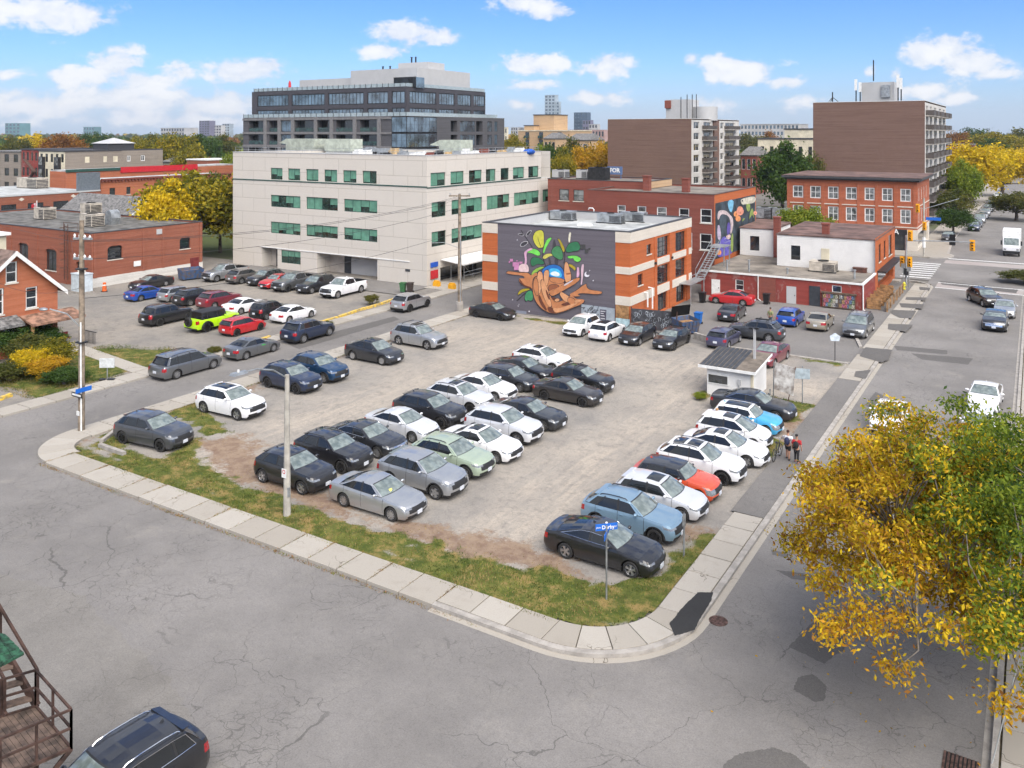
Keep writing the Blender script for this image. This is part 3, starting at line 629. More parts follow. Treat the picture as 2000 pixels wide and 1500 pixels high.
def flat_roof(parent,x0,x1,y0,y1,z,zp,material,cope=None,pw=0.25,wallm=None,name='roof'):
 """roof deck below a parapet with coping"""
 wobj(name,MB().quad((x0,y0,z),(x1,y0,z),(x1,y1,z),(x0,y1,z)),[material],parent)
 if zp>z+.02:
  m_=MB()
  m_.quad((x0+pw,y0+pw,z),(x0+pw,y0+pw,zp),(x1-pw,y0+pw,zp),(x1-pw,y0+pw,z));m_.quad((x1-pw,y0+pw,zp),(x1-pw,y1-pw,zp),(x1-pw,y1-pw,z),(x1-pw,y0+pw,z))
  m_.quad((x1-pw,y1-pw,z),(x1-pw,y1-pw,zp),(x0+pw,y1-pw,zp),(x0+pw,y1-pw,z));m_.quad((x0+pw,y0+pw,z),(x0+pw,y1-pw,z),(x0+pw,y1-pw,zp),(x0+pw,y0+pw,zp))
  wobj('parapet',m_,[wallm or material],parent)
  c_=MB();e=0.04
  c_.box(x0-e,x1+e,y0-e,y0+pw+e,zp,zp+.08);c_.box(x0-e,x1+e,y1-pw-e,y1+e,zp,zp+.08);c_.box(x0-e,x0+pw+e,y0+pw+e,y1-pw-e,zp,zp+.08);c_.box(x1-pw-e,x1+e,y0+pw+e,y1-pw-e,zp,zp+.08)
  wobj('coping',c_,[cope or M_COPE],parent)
def back_walls(parent,x0,x1,y0,y1,z0,z1,material):
 m_=MB();m_.quad((x1,y1,z0),(x0,y1,z0),(x0,y1,z1),(x1,y1,z1));m_.quad((x0,y1,z0),(x0,y0,z0),(x0,y0,z1),(x0,y1,z1));wobj('back_wall',m_,[material],parent)
def plain_box(parent,name,x0,x1,y0,y1,z0,z1,material):return wobj(name,MB().box(x0,x1,y0,y1,z0,z1),[material],parent)
def hvac(x,y,z,w_,d_,h_,label,material=None,group='rooftop machines',fans=1,name='rooftop_unit'):
 r_=empty(name,(x,y,z),0,label,'rooftop unit',group);material=material or M_METAL
 obj('casing',MB().box(-w_/2,w_/2,-d_/2,d_/2,.12,h_).box(-w_/2-.03,w_/2+.03,-d_/2-.03,d_/2+.03,h_,h_+.04),[material],r_)
 obj('skid',MB().box(-w_/2-.1,w_/2+.1,-d_/2+.02,-d_/2+.2,0,.12).box(-w_/2-.1,w_/2+.1,d_/2-.2,d_/2-.02,0,.12),[M_DKMET],r_)
 g_=MB();n=6
 for i in range(n):zz=.2+(h_-.35)*i/n;g_.box(-w_/2+w_*.52,w_/2-.06,-d_/2-.02,-d_/2-.002,zz,zz+(h_-.35)/n*.55)
 for i in range(n):zz=.2+(h_-.35)*i/n;g_.box(w_/2+.002,w_/2+.02,-d_/2+.08,d_/2-.08,zz,zz+(h_-.35)/n*.55)
 obj('grille',g_,[M_DKMET],r_)
 for i in range(fans):obj('fan',MB().lathe([(.01,h_+.05),(min(w_/fans,d_)*.36,h_+.05),(min(w_/fans,d_)*.38,h_+.13),(min(w_/fans,d_)*.34,h_+.13)],14,'z',(-w_/2+w_*(i+.5)/fans,0,0)),[M_DKMET],r_,smooth=30)
 return r_
def vent_pipe(x,y,z,h_,r_=.09,label='',material=None,group='roof vents'):
 o=empty('vent_pipe',(x,y,z),0,label,'vent pipe',group);obj('stack',MB().cyl((0,0),r_,0,h_,10),[material or M_METAL],o,smooth=30);obj('cap',MB().cyl((0,0),r_*1.6,h_+.04,h_+.12,10).cyl((0,0),r_*.5,h_,h_+.05,6),[material or M_METAL],o,smooth=30)
 return o
# mural building
YM,XM=68.8,-30.4;X0M=on_y(942,YM);xa,xb=on_y(972,YM),on_y(1202,YM);YE=84.3
mural=building('mural_building',(X0M+XM)/2,YM,'orange brick building with white bands and a painted mural of hands')
bands=[(0,1.9,'o'),(1.9,2.68,'w'),(2.68,4.65,'o'),(4.65,5.28,'w'),(5.28,7.42,'o'),(7.42,8.35,'w')]
WE=[(74.9,78.0,5.3,7.2),(79.8,82.6,5.3,7.2),(74.9,78.0,2.7,4.5),(79.8,82.6,2.7,4.5),(72.5,73.6,5.95,6.85),(70.5,71.6,3.4,4.4),(75.2,77.6,0.2,1.85),(80.0,82.4,0.2,1.85)]
for z0,z1,k in bands:
 mt=B_STONE if k=='w' else B_ORANGE;pr_=0.05 if k=='w' else 0.0
 wall(mural,'S',YM,X0M,xa,z0,z1,[],mt,name='stone_band' if k=='w' else 'brick_wall',proud=pr_);wall(mural,'S',YM,xb,XM,z0,z1,[],mt,name='stone_band' if k=='w' else 'brick_wall',proud=pr_)
 wall(mural,'E',XM,YM,YE,z0,z1,WE,mt,name='stone_band' if k=='w' else 'brick_wall',proud=pr_,depth=.25)
wall(mural,'S',YM,xa,xb,0,8.35,[],B_MURAL,name='mural_wall',proud=0.0);back_walls(mural,X0M,XM,YM,YE,0,8.35,B_DARK)
flat_roof(mural,X0M,XM,YM,YE,7.55,8.36,M_ROOFL,M_COPE,0.35,M_LGREY)
for i,h in enumerate(WE):
 if h[1]-h[0]>2:window(mural,'E',XM,*h,nx=3,nz=4 if h[2]>2 else 2,fm=M_FRAMEB,pm=M_PANE,inset=.2,fw=.07)
 else:window(mural,'E',XM,*h,nx=1,nz=2,fm=M_FRAMEB,pm=M_PANE,inset=.15,sill=B_STONE)
for y_ in(74.55,78.4,83.0):fobj('pier',MB().box(y_-.3,y_+.3,-.09,.02,0,7.42),[B_ORANGE],mural,'E',XM)
fobj('wood_panel',MB().box(xb+.06,XM-.1,-.06,.02,.75,1.88),[M_WOOD],mural,'S',YM);fobj('pale_panel',MB().box(xb+.05,XM-.02,-.07,.02,.02,.72),[mat('pale_blue_paint',(.42,.58,.62),.7)],mural,'S',YM)
fobj('drain_pipe',MB().tube([(71.9,-.02,2.6),(71.9,-.35,2.6),(71.9,-.35,1.3)],.07,6).tube([(72.9,-.02,2.9),(72.9,-.4,2.9),(72.9,-.4,1.0)],.07,6),[M_FRAMEW],mural,'E',XM)
for y_,z_ in((74.3,4.95),(78.5,4.95)):fobj('wall_lamp',MB().box(y_-.09,y_+.09,-.25,-.03,z_-.1,z_+.12),[M_FRAMEB],mural,'E',XM)
MZ=[0.0]
def mpx(x,y):px=960+x/7.5;py=440+y/7.5;X_=on_y(px,YM);return(X_,zpx(py,X_,YM))
def coat(name,pts,col,smooth=2,mb_=None):
 MZ[0]+=0.0015;P_=[mpx(*p)for p in pts]
 for _ in range(smooth):
  Q=[]
  for i in range(len(P_)):
   a,b=P_[i],P_[(i+1)%len(P_)];Q+=[(a[0]*.75+b[0]*.25,a[1]*.75+b[1]*.25),(a[0]*.25+b[0]*.75,a[1]*.25+b[1]*.75)]
  P_=Q
 m_=MB();y_=YM-.004-MZ[0];m_.add([(a,y_,b)for a,b in P_],[tuple(range(len(P_)))])
 o=wobj(name,m_,[mat('wall_paint_%02x%02x%02x'%tuple(int(c*255)for c in col),col,.8,var=.07,scale=2.5)],mural);return o
def outlined(name,pts,col,line=(0.03,0.025,0.03),grow=1.05):
 cx=sum(p[0]for p in pts)/len(pts);cy=sum(p[1]for p in pts)/len(pts)
 g_=[(cx+(p[0]-cx)*(1+9/max(25,abs(p[0]-cx)+20)),cy+(p[1]-cy)*(1+9/max(25,abs(p[1]-cy)+20)))for p in pts]
 coat(name+'_outline',g_,line);return coat(name,pts,col)
SK,SKD,SKL,SKB=(0.47,0.185,0.075),(0.13,0.038,0.02),(0.60,0.29,0.14),(0.27,0.09,0.04)
YG,LG,DG,OL=(0.52,0.50,0.06),(0.16,0.62,0.09),(0.025,0.15,0.065),(0.36,0.28,0.02)
for s_ in([(430,70),(600,325)],[(760,330),(750,470),(800,620)],[(1070,380),(1075,470),(1060,560)],[(370,1110),(500,990)]):
 for a,b in zip(s_,s_[1:]):dx,dy=b[0]-a[0],b[1]-a[1];l=math.hypot(dx,dy);nx_,ny_=-dy/l*7,dx/l*7;coat('painted_stem',[(a[0]+nx_,a[1]+ny_),(b[0]+nx_,b[1]+ny_),(b[0]-nx_,b[1]-ny_),(a[0]-nx_,a[1]-ny_)],(0.03,0.028,0.035),0)
for l_ in([(380,130),(430,118),(490,140),(440,158)],[(505,160),(530,100),(583,68),(575,110),(540,150)],[(420,300),(450,245),(540,235),(510,285),(460,312)]):outlined('painted_leaf',l_,(0.035,0.032,0.04),(0.6,0.58,0.6))
coat('painted_shadow',[(890,300),(920,180),(950,290),(960,400),(900,420)],(.045,.042,.05));coat('painted_shadow',[(830,480),(860,470),(880,590),(850,590)],(.05,.045,.055));coat('painted_shadow',[(925,480),(985,480),(975,590),(925,580)],(.05,.045,.055))
outlined('painted_leaf',[(640,95),(720,65),(765,95),(770,200),(765,325),(720,325),(690,335),(630,260),(605,180)],YG);coat('leaf_vein',[(676,165),(692,250),(722,320),(730,318),(700,240),(682,165)],(.12,.12,.02))
outlined('painted_leaf',[(750,405),(775,300),(810,210),(860,180),(890,185),(850,240),(800,330),(775,405)],LG);outlined('painted_leaf',[(510,400),(560,345),(640,345),(700,380),(722,420),(700,448),(640,430),(590,405)],LG)
outlined('painted_leaf',[(750,470),(780,430),(850,410),(920,430),(915,445),(850,450),(800,490),(765,490)],(.55,.50,.10));outlined('painted_leaf',[(575,520),(600,470),(680,470),(750,510),(780,560),(740,575),(670,560),(610,605),(580,570)],DG)
outlined('painted_leaf',[(880,370),(930,310),(1000,300),(1040,380),(1055,470),(1020,512),(950,480),(890,430)],(.05,.20,.08));outlined('painted_leaf',[(965,190),(1010,210),(1050,290),(1080,350),(1062,405),(1030,340),(1000,250)],OL)
outlined('painted_leaf',[(1085,380),(1120,290),(1180,250),(1260,235),(1305,300),(1290,370),(1200,380),(1130,400)],DG);outlined('painted_leaf',[(1105,460),(1160,445),(1250,445),(1325,490),(1280,540),(1215,520),(1205,475),(1150,490)],LG)
outlined('painted_leaf',[(1130,570),(1190,575),(1245,630),(1220,670),(1195,630),(1140,600)],OL);outlined('painted_leaf',[(580,775),(590,700),(640,640),(740,600),(790,615),(720,640),(650,700),(605,770)],(.25,.42,.06))
outlined('painted_leaf',[(385,1020),(410,960),(470,925),(570,925),(560,945),(470,970),(410,1010)],OL);outlined('painted_leaf',[(490,1050),(520,970),(590,950),(615,1000),(610,1090),(570,1110),(540,1085),(520,1115),(495,1090)],(.05,.24,.10))
for q in([(1305,280),(1380,280),(1380,350),(1305,350)],[(1380,350),(1420,350),(1420,405),(1372,405),(1372,360)],[(1420,335),(1462,325),(1445,358),(1425,358)]):coat('painted_pixel',q,(.045,.045,.045),0)
PK=(.50,.20,.37)
for q in([(315,540),(410,540),(410,655),(335,655),(335,605),(315,600)],[(275,490),(320,490),(320,530),(275,530)],[(258,525),(278,525),(278,550),(258,550)],[(368,512),(388,512),(388,528),(368,528)],[(415,530),(460,530),(460,560),(415,560)]):coat('painted_pixel',q,PK,0)
coat('painted_drip',[(410,580),(470,560),(540,570),(560,690),(480,680),(400,680)],(.66,.48,.48));coat('painted_drip',[(480,400),(500,380),(560,335),(610,335),(600,360),(540,375),(515,420),(525,500),(520,570),(485,580),(500,500)],(.60,.34,.47))
coat('painted_drip',[(1260,610),(1285,610),(1298,740),(1250,775),(1255,700)],(.62,.36,.50));coat('painted_drip',[(1330,570),(1362,565),(1355,640),(1345,760),(1330,870),(1310,870),(1325,750),(1315,660)],(.60,.42,.48));coat('painted_drip',[(1145,100),(1175,105),(1165,160),(1155,250),(1135,250),(1132,180)],(.68,.64,.50))
coat('painted_moon',[(1400,672),(1370,695),(1365,740),(1400,760),(1440,745),(1440,720),(1415,730),(1390,715),(1395,690)],(.66,.64,.68))
for q in((383,213,9),(1445,663,8),(1497,808,11),(398,1180,9),(410,1155,7),(317,1088,9),(560,1258,14)):coat('painted_star',[(q[0]-q[2],q[1]),(q[0],q[1]-q[2]),(q[0]+q[2],q[1]),(q[0],q[1]+q[2])],(.68,.66,.70),1)
outlined('painted_arm',[(215,705),(245,672),(300,675),(420,695),(540,690),(590,740),(640,690),(690,700),(700,1000),(600,920),(520,900),(420,840),(405,770),(500,780),(480,735),(370,725)],SK)
coat('painted_shade',[(405,775),(440,800),(480,870),(600,905),(560,925),(440,865)],SKD)
outlined('painted_globe',[(740,670),(790,610),(870,575),(960,575),(1040,620),(1070,700),(1080,800),(1060,900),(980,930),(860,900),(760,800)],(.015,.13,.42));coat('globe_light',[(830,660),(900,620),(1000,640),(1050,740),(1000,770),(900,740),(850,720)],(.05,.42,.72));coat('globe_light',[(860,700),(930,665),(1010,700),(1000,750),(900,735)],(.70,.76,.78))
outlined('painted_arm',[(1140,1010),(1260,950),(1330,890),(1400,850),(1395,890),(1430,945),(1640,965),(1600,1015),(1310,985),(1260,1015),(1330,1035),(1180,1040)],SK)
outlined('painted_finger',[(1075,640),(1080,560),(1100,528),(1130,560),(1150,640),(1175,720),(1170,830),(1100,850),(1075,750)],SKL);coat('painted_shade',[(1095,700),(1170,690),(1172,715),(1100,722)],SKB)
outlined('painted_palm',[(615,820),(640,760),(700,740),(860,760),(1070,780),(1080,850),(1000,900),(880,960),(870,1060),(960,1130),(1080,1090),(1190,1010),(1240,1080),(1385,1080),(1340,1150),(1180,1210),(1040,1270),(920,1290),(830,1270),(720,1200),(640,1080),(610,950)],SK)
outlined('painted_finger',[(860,760),(960,760),(1080,790),(1075,830),(1010,850),(870,825)],SK);outlined('painted_finger',[(850,990),(960,920),(1090,850),(1200,790),(1290,760),(1308,785),(1240,850),(1100,930),(980,1000),(890,1040)],SK);coat('painted_light',[(1060,870),(1190,800),(1210,805),(1080,890)],(.46,.46,.52))
outlined('painted_finger',[(840,890),(900,860),(980,870),(1000,900),(900,930),(850,960)],SKB)
outlined('painted_finger',[(690,690),(715,668),(755,690),(765,780),(750,860),(720,1000),(680,1010),(665,860)],SKL);outlined('painted_finger',[(780,680),(820,645),(855,670),(850,760),(830,880),(800,900),(775,780)],SKL)
outlined('painted_finger',[(630,800),(655,765),(690,800),(695,900),(700,1020),(665,1030),(625,920)],SK);outlined('painted_finger',[(735,810),(760,790),(800,850),(840,950),(860,1060),(900,1180),(850,1200),(780,1060),(740,930)],SKL)
for q in([(690,1030),(720,1010),(760,1120),(830,1230),(800,1250),(720,1140)],[(800,930),(830,960),(870,1080),(850,1090),(815,1010)],[(820,1190),(900,1200),(980,1260),(920,1285),(850,1270)],[(1010,1160),(1110,1120),(1190,1160),(1110,1180)],[(880,1040),(960,1060),(1000,1100),(930,1110)]):coat('painted_shade',q,SKD)
outlined('painted_finger',[(1005,1000),(1030,970),(1090,1000),(1160,1050),(1150,1120),(1090,1120),(1040,1060)],SKL);outlined('painted_finger',[(1130,1060),(1180,1050),(1235,1090),(1230,1150),(1170,1160),(1130,1120)],SK);outlined('painted_finger',[(930,1090),(970,1065),(1010,1075),(1000,1110),(950,1115)],SKL)
for q in([(900,1200),(1000,1215),(1150,1160),(1300,1120),(1200,1190),(1050,1255),(940,1280)],[(1230,1090),(1330,1085),(1300,1120),(1235,1140)]):coat('painted_light',q,SKL)
coat('graffiti_panel',[(1330,1150),(1815,1215),(1815,1430),(1325,1350)],(.30,.34,.38),0);coat('graffiti_panel',[(378,1240),(525,1255),(525,1335),(372,1325)],(.22,.24,.30),0);coat('graffiti_plate',[(1600,1225),(1695,1235),(1690,1390),(1600,1375)],(.07,.065,.09),0)
for i in range(26):
 x_,y_=1345+(i*37%240),1200+(i*53%150);a_=rng.uniform(0,3.1);l_=rng.uniform(14,40);coat('graffiti_stroke',[(x_-l_*math.cos(a_),y_-l_*math.sin(a_)-4),(x_+l_*math.cos(a_),y_+l_*math.sin(a_)-4),(x_+l_*math.cos(a_)+5,y_+l_*math.sin(a_)+5),(x_-l_*math.cos(a_)+5,y_-l_*math.sin(a_)+5)],(.05,.05,.06),0)
for i,(y_,w_)in enumerate(((1245,70),(1275,45),(1310,60),(1350,66))):coat('graffiti_stroke',[(1612,y_),(1612+w_,y_+7),(1612+w_,y_+20),(1612,y_+14)],(.5,.5,.53),0)
for i,(px,py)in enumerate(((1100,430),(1193,436),(1238,433))):
 x_,y_=gnd(px,py,7.55);hvac(x_,y_,7.55,2.7,1.1,1.0,('grey roof unit nearest the white pipes on the mural building','middle of three grey roof units on the mural building','grey roof unit nearest the street side of the mural building')[i],M_METAL,'units on the mural building roof')
x_,y_=gnd(1160,425,7.55);o=empty('roof_pipe',(x_,y_,7.55),0,'white bent pipe on the mural building roof','pipe');obj('pipe',MB().tube([(0,0,0),(0,0,.9),(-.15,0,1.05),(-.6,0,1.05),(-.68,0,.9)],.07,7).tube([(.5,0,0),(.5,0,.5),(.62,0,.62),(.8,0,.6),(.86,0,.3)],.07,7),[M_FRAMEW],o,smooth=40)
x_,y_=gnd(1142,441,7.55);thing1('roof_hatch',MB().box(x_-.7,x_+.7,y_-.4,y_+.4,7.55,7.75).box(x_-.6,x_+.6,y_-.3,y_+.3,7.75,7.83),[M_FRAMEW],(x_,y_,7.55),'low white hatch on the mural building roof','roof hatch')
# office block
YO,XO,X0O,YOE=75.0,-57.6,on_y(455,75.0),103.1
off_=building('office_building',-73,YO,'four-storey pale office block with green-framed windows and clutter on its roof')
zx2=lambda v:450+v*.275
topS=[(285,370),(408,495),(537,625),(666,758),(800,895),(938,1038)];rowS=[(286,497),(538,762),(806,1043)]
oS=lambda a,b:(on_y(zx2(a),YO),on_y(zx2(b),YO));bl=lambda:rng.choice([1.0,1.0,.92,.7,.62,.55,.0])
holesS=[(*oS(a,b),11.22,12.68)for a,b in topS]+[(*oS(a,b),7.78,9.27)for a,b in rowS]+[(*oS(a,b),4.45,5.9)for a,b in rowS]
gw=(on_y(549,YO),on_y(587,YO),.85,2.45);rec1=(on_y(511,YO),on_y(542,YO),0,2.54,1.6);rec2=(on_y(619,YO),on_y(737,YO),0,2.5,2.2)
wall(off_,'S',YO,X0O,XO,0,14.55,holesS+[gw,rec1,rec2],M_OFFICE,depth=.2)
for i,h in enumerate(holesS):window(off_,'S',YO,*h,nx=2 if i<6 else 4,fm=M_FRAMEG,pm=M_PANEG,inset=.14,blind=bl,fw=.07)
window(off_,'S',YO,*gw,nx=3,nz=2,fm=M_FRAMEG,pm=M_PANEG,inset=.14,blind=bl,fw=.07)
for r_,d_ in((rec1,.55),(rec2,.32)):
 x0_=lerp(r_[0],r_[1],d_);fobj('recess_wall',MB().quad((r_[0],r_[4],0),(r_[1],r_[4],0),(r_[1],r_[4],r_[3]),(r_[0],r_[4],r_[3])),[M_OFFICE2],off_,'S',YO);fobj('entrance_door',MB().box(x0_-.55,x0_+.55,r_[4]-.09,r_[4]+.02,.03,2.15),[M_GDOOR],off_,'S',YO)
fobj('garage_shutter',MB().box(rec2[0]+3.2,rec2[1]-1.2,rec2[4]-.07,rec2[4]+.02,.03,1.9),[M_LGREY],off_,'S',YO)
E_top=[(841,870),(880,906),(916,941),(949,968),(978,994),(1002,1024),(1032,1052)];E_mid=[(843,871),(882,942),(951,995),(1004,1053),(1060,1074)]
oE=lambda a,b:(on_x(a,XO),on_x(b,XO))
hE=[(*oE(a,b),11.1,12.62)for a,b in E_top]+[(*oE(a,b),7.6,9.3)for a,b in E_mid]+[(*oE(a,b),4.3,5.98)for a,b in E_mid]+[(*oE(884,944),2.0,2.75),(*oE(860,945),.05,1.8,1.2)]
wall(off_,'E',XO,YO,100.5,10.95,14.55,hE[:7],M_OFFICE,depth=.2);wall(off_,'E',XO,YO,YOE,0,10.95,hE[7:],M_OFFICE,depth=.2)
for i,h in enumerate(hE[:-1]):window(off_,'E',XO,*h[:4],nx=2 if i<7 or h[1]-h[0]<3.2 else 4,fm=M_FRAMEG,pm=M_PANEG,inset=.14,blind=bl,fw=.07)
fobj('lobby_glass',MB().quad((hE[-1][0],1.1,.05),(hE[-1][1],1.1,.05),(hE[-1][1],1.1,1.8),(hE[-1][0],1.1,1.8)),[M_PANE],off_,'E',XO)
back_walls(off_,X0O,XO,YO,YOE,0,14.55,M_OFFICE);wobj('back_wall',MB().quad((XO,100.5,10.95),(XO,100.5,14.55),(X0O,100.5,14.55),(X0O,100.5,10.95)),[M_OFFICE],off_);wobj('terrace',MB().quad((X0O,100.5,10.95),(XO,100.5,10.95),(XO,YOE,10.95),(X0O,YOE,10.95)),[M_ROOFL],off_)
flat_roof(off_,X0O,XO,YO,100.5,14.2,14.56,M_ROOFL,M_LGREY,.3,M_OFFICE)
M_GTRIM=mat('green_trim',(.025,.075,.06),.5,var=.1)
fobj('trim_band',MB().box(X0O,XO+.06,-.06,.02,11.02,11.15),[M_GTRIM],off_,'S',YO);fobj('trim_band',MB().box(YO+.01,100.4,-.06,.02,10.92,11.05),[M_GTRIM],off_,'E',XO);fobj('drip_edge',MB().box(rec1[0]-.3,on_y(800,YO),-.07,.02,2.56,2.66),[M_FRAMEW],off_,'S',YO)
M_BLUES=mat('blue_sign',(.02,.09,.45),.5,var=.08);M_REDS=mat('red_sign',(.5,.02,.03),.5,var=.08)
sb=fobj('blue_sign',MB().box(on_x(840,XO),on_x(848,XO)+.6,-.12,-.06,2.05,2.6),[M_BLUES],off_,'E',XO);fobj('red_sign',MB().box(on_x(840,XO),on_x(848,XO)+.6,-.12,-.06,.75,1.7),[M_REDS],off_,'E',XO)
fobj('wall_plate',MB().box(on_y(792,YO),on_y(801,YO),-.06,-.01,1.5,1.75),[M_GDOOR],off_,'S',YO)
for i,(px,d_,w_,lb)in enumerate(((592,92,7.0,'left pale green air handler with sloping hood on the office roof'),(665,92,6.2,'middle pale green air handler on the office roof'),(883,88,4.6,'right pale green air handler on the office roof'))):
 y_=d_;x_=on_y(px,y_);o=empty('air_handler',(x_,y_,14.2),0,lb,'air handler','air handlers on the office roof')
 obj('casing',MB().box(-w_/2+1.2,w_/2,-1.3,1.3,.2,2.0),[M_HVACG],o);obj('hood',MB().add([(-w_/2+1.2,-1.3,1.95),(-w_/2+1.2,1.3,1.95),(-w_/2-.3,1.3,1.35),(-w_/2-.3,-1.3,1.35),(-w_/2+1.2,-1.3,1.2),(-w_/2+1.2,1.3,1.2)],[(0,1,2,3),(4,3,2,5),(0,3,4),(1,5,2)]),[M_HVACG],o);obj('curb',MB().box(-w_/2+1.3,w_/2-.1,-1.2,1.2,0,.2),[M_LGREY],o)
rl=empty('roof_railing',(X0O,YO,14.6),0,'thin safety railing along the office roof edge','railing')
for x_ in np.linspace(X0O+.3,XO-.3,26):wobj('post',MB().tube([(x_,YO+.15,14.6),(x_,YO+.15,15.25)],.02,4),[M_METAL],rl)
for y_ in np.linspace(YO+2,100,16):wobj('post',MB().tube([(XO-.15,y_,14.6),(XO-.15,y_,15.25)],.02,4),[M_METAL],rl)
for z_ in(14.95,15.25):wobj('rail',MB().tube([(X0O+.3,YO+.15,z_),(XO-.15,YO+.15,z_),(XO-.15,100,z_)],.018,4),[M_METAL],rl)
M_TARP=mat('blue_tarp',(.01,.10,.48),.5,var=.3,scale=4,bump=.6,bscale=3);M_PLY=mat('plywood',(.52,.37,.20),.8,var=.15)
cl=[('white',M_FRAMEW),('galvanised',M_METAL),('plywood',M_PLY),('dark',M_DKMET),('terracotta',B_DARK),('white',M_FRAMEW)]
for i in range(20):
 px=700+i*17.5;y_=78+(i*7%5);
 if px>845:x_=XO-1.2-(i%3)*.9;y_=on_x(px,x_)if on_x(px,x_)<99 else 98
 else:x_=on_y(px,y_)
 nm,mt=cl[i*5%6];w_,h_=rng.uniform(.5,1.5),rng.uniform(.3,.75)
 thing1('building_material_stack',MB().box(x_-w_/2,x_+w_/2,y_-.5,y_+.5,14.2,14.2+h_).box(x_-w_/3,x_+w_/2.5,y_-.4,y_+.45,14.2+h_,14.2+h_*1.35).bar((x_-.2,y_,14.25),(x_+.5,y_+.2,14.5+h_),.06,.06),[mt],(x_,y_,14.2),'%s stack of building material on the office roof, %s along the edge'%(nm,'first second third fourth fifth sixth seventh eighth ninth tenth eleventh twelfth thirteenth fourteenth fifteenth sixteenth seventeenth eighteenth nineteenth twentieth'.split()[i]),'material stack','stacks of building material on the office roof')
x_=XO-.5;y_=on_x(1030,x_);thing1('tarp_bundle',MB().blob((x_+.25,y_,14.55),.75,1.1,.42,0,12,7),[M_TARP],(x_,y_,14.2),'bright blue tarp bundle hanging over the office roof edge','tarp',smooth=60)
x_,y_=on_y(745,82),82;thing1('roof_tank',MB().box(x_-3,x_+3,y_-.5,y_+.5,14.2,15.15).box(x_-2.2,x_-1.2,y_-.52,y_+.4,15.15,15.3),[M_METAL],(x_,y_,14.2),'long galvanised duct box on the office roof','duct')
# the brick hall on the left
XH,YH=-88.5,54.9;hall=building('brick_hall',-100,YH,'low red brick hall with arched windows and a whitewashed foot')
hS=[(-97.5,-95.3,1.3,3.7),(-103.3,-101.2,1.5,4.0),(-91.4,-90.0,1.2,2.7)];hH=[(56.8,58.6,2.85,4.35),(66.2,67.7,2.95,4.3)]
wall(hall,'S',YH,-125,XH,0,6.0,hS,B_HALL,depth=.25);wall(hall,'E',XH,YH,69.5,1.05,6.0,hH,B_HALL,depth=.25);wall(hall,'E',XH,YH+.01,69.5,0,1.05,[],B_WBLOCK,name='whitewashed_foot',proud=.06)
for h in hS:window(hall,'S',YH,*h,nx=2,nz=2,fm=M_FRAMEB,pm=M_PANE,inset=.2,sill=B_STONE,arch=.25)
for h in hH:window(hall,'E',XH,*h,nx=1,nz=2,fm=M_FRAMEB,pm=M_PANE,inset=.2,sill=B_STONE,arch=.2)
for f_,fx_,hh in(('S',YH,hS),('E',XH,hH)):
 for h in hh:
  m_=MB();w_=h[1]-h[0];c_=(h[0]+h[1])/2
  for i in range(9):
   t0,t1=math.pi*i/9,math.pi*(i+1)/9;pts=[(c_+(w_/2+rr)*math.cos(tt),h[3]-.28+(.38+rr)*math.sin(tt))for tt,rr in((t0,.0),(t1,.0),(t1,.22),(t0,.22))];m_.slab(pts[::-1],'y',-.03,.03)
  fobj('brick_arch',m_,[B_HALL],hall,f_,fx_)
for y_ in(55.3,61.3,63.9,69.2):fobj('pilaster',MB().box(y_-.18,y_+.18,-.1,.02,1.05,5.9),[B_HALL],hall,'E',XH)
for x_ in(-105,-99.3,-93.2):fobj('pilaster',MB().box(x_-.2,x_+.2,-.1,.02,0,5.9),[B_HALL],hall,'S',YH)
fobj('red_door',MB().box(67.7,68.9,-.1,.02,.1,1.7),[M_BROWNDOOR],hall,'E',XH);fobj('notice_board',MB().box(60.0,60.9,-.1,-.05,1.7,2.3),[M_FRAMEW],hall,'E',XH);fobj('vent',MB().box(63.0,64.0,-.08,.02,5.1,5.7),[M_LGREY],hall,'E',XH);fobj('red_door',MB().box(-89.8,-88.9,-.1,.02,0,1.7),[M_BROWNDOOR],hall,'S',YH)
back_walls(hall,-125,XH,YH,69.5,0,6.0,B_HALL);flat_roof(hall,-125,XH,YH,69.5,5.85,6.0,M_ROOF,M_COPE,.25,B_HALL)
for px,py,lb,w_ in((88,428,'beige rooftop unit nearest the flag on the hall roof',2.2),(178,418,'beige rooftop unit at the back of the hall roof',2.4),(180,442,'beige rooftop unit with louvres at the front of the hall roof',2.4)):
 x_,y_=gnd(px,py,5.85);hvac(x_,y_,5.85,w_,1.7,1.5,lb,M_HVAC,'units on the hall roof')
x_,y_=gnd(220,438,5.85);o=empty('duct_hood',(x_,y_,5.85),0,'curved galvanised duct hood on the hall roof','duct');obj('hood',MB().slab([(-.7,0),(.5,0),(.75,.8),(.6,1.5),(.1,1.8),(-.4,1.6),(-.7,1.0)],'y',-.6,.6),[M_METAL],o)
o=empty('roof_ladder',(-92.7,YH-.4,0),0,'rusty caged ladder climbing the hall wall','ladder')
for dx in(-.35,.35):obj('stringer',MB().bar((dx,0,.6),(dx,0,6.9),.06,.06),[M_RUST],o)
for i in range(20):obj('rung',MB().bar((-.32,0,.9+i*.3),(.32,0,.9+i*.3),.035,.035),[M_RUST],o)
for i in range(6):obj('cage_hoop',MB().tube([(-.35,0,2+i*.9),(-.4,-.5,2+i*.9),(0,-.75,2+i*.9),(.4,-.5,2+i*.9),(.35,0,2+i*.9)],.025,4),[M_RUST],o)
obj('guard_rail',MB().tube([(-1.0,.3,6.1),(-1.0,.3,7.0),(1.8,.3,7.0),(1.8,.3,6.1)],.03,4).tube([(-1,.3,6.5),(1.8,.3,6.5)],.025,4),[M_RUST],o)
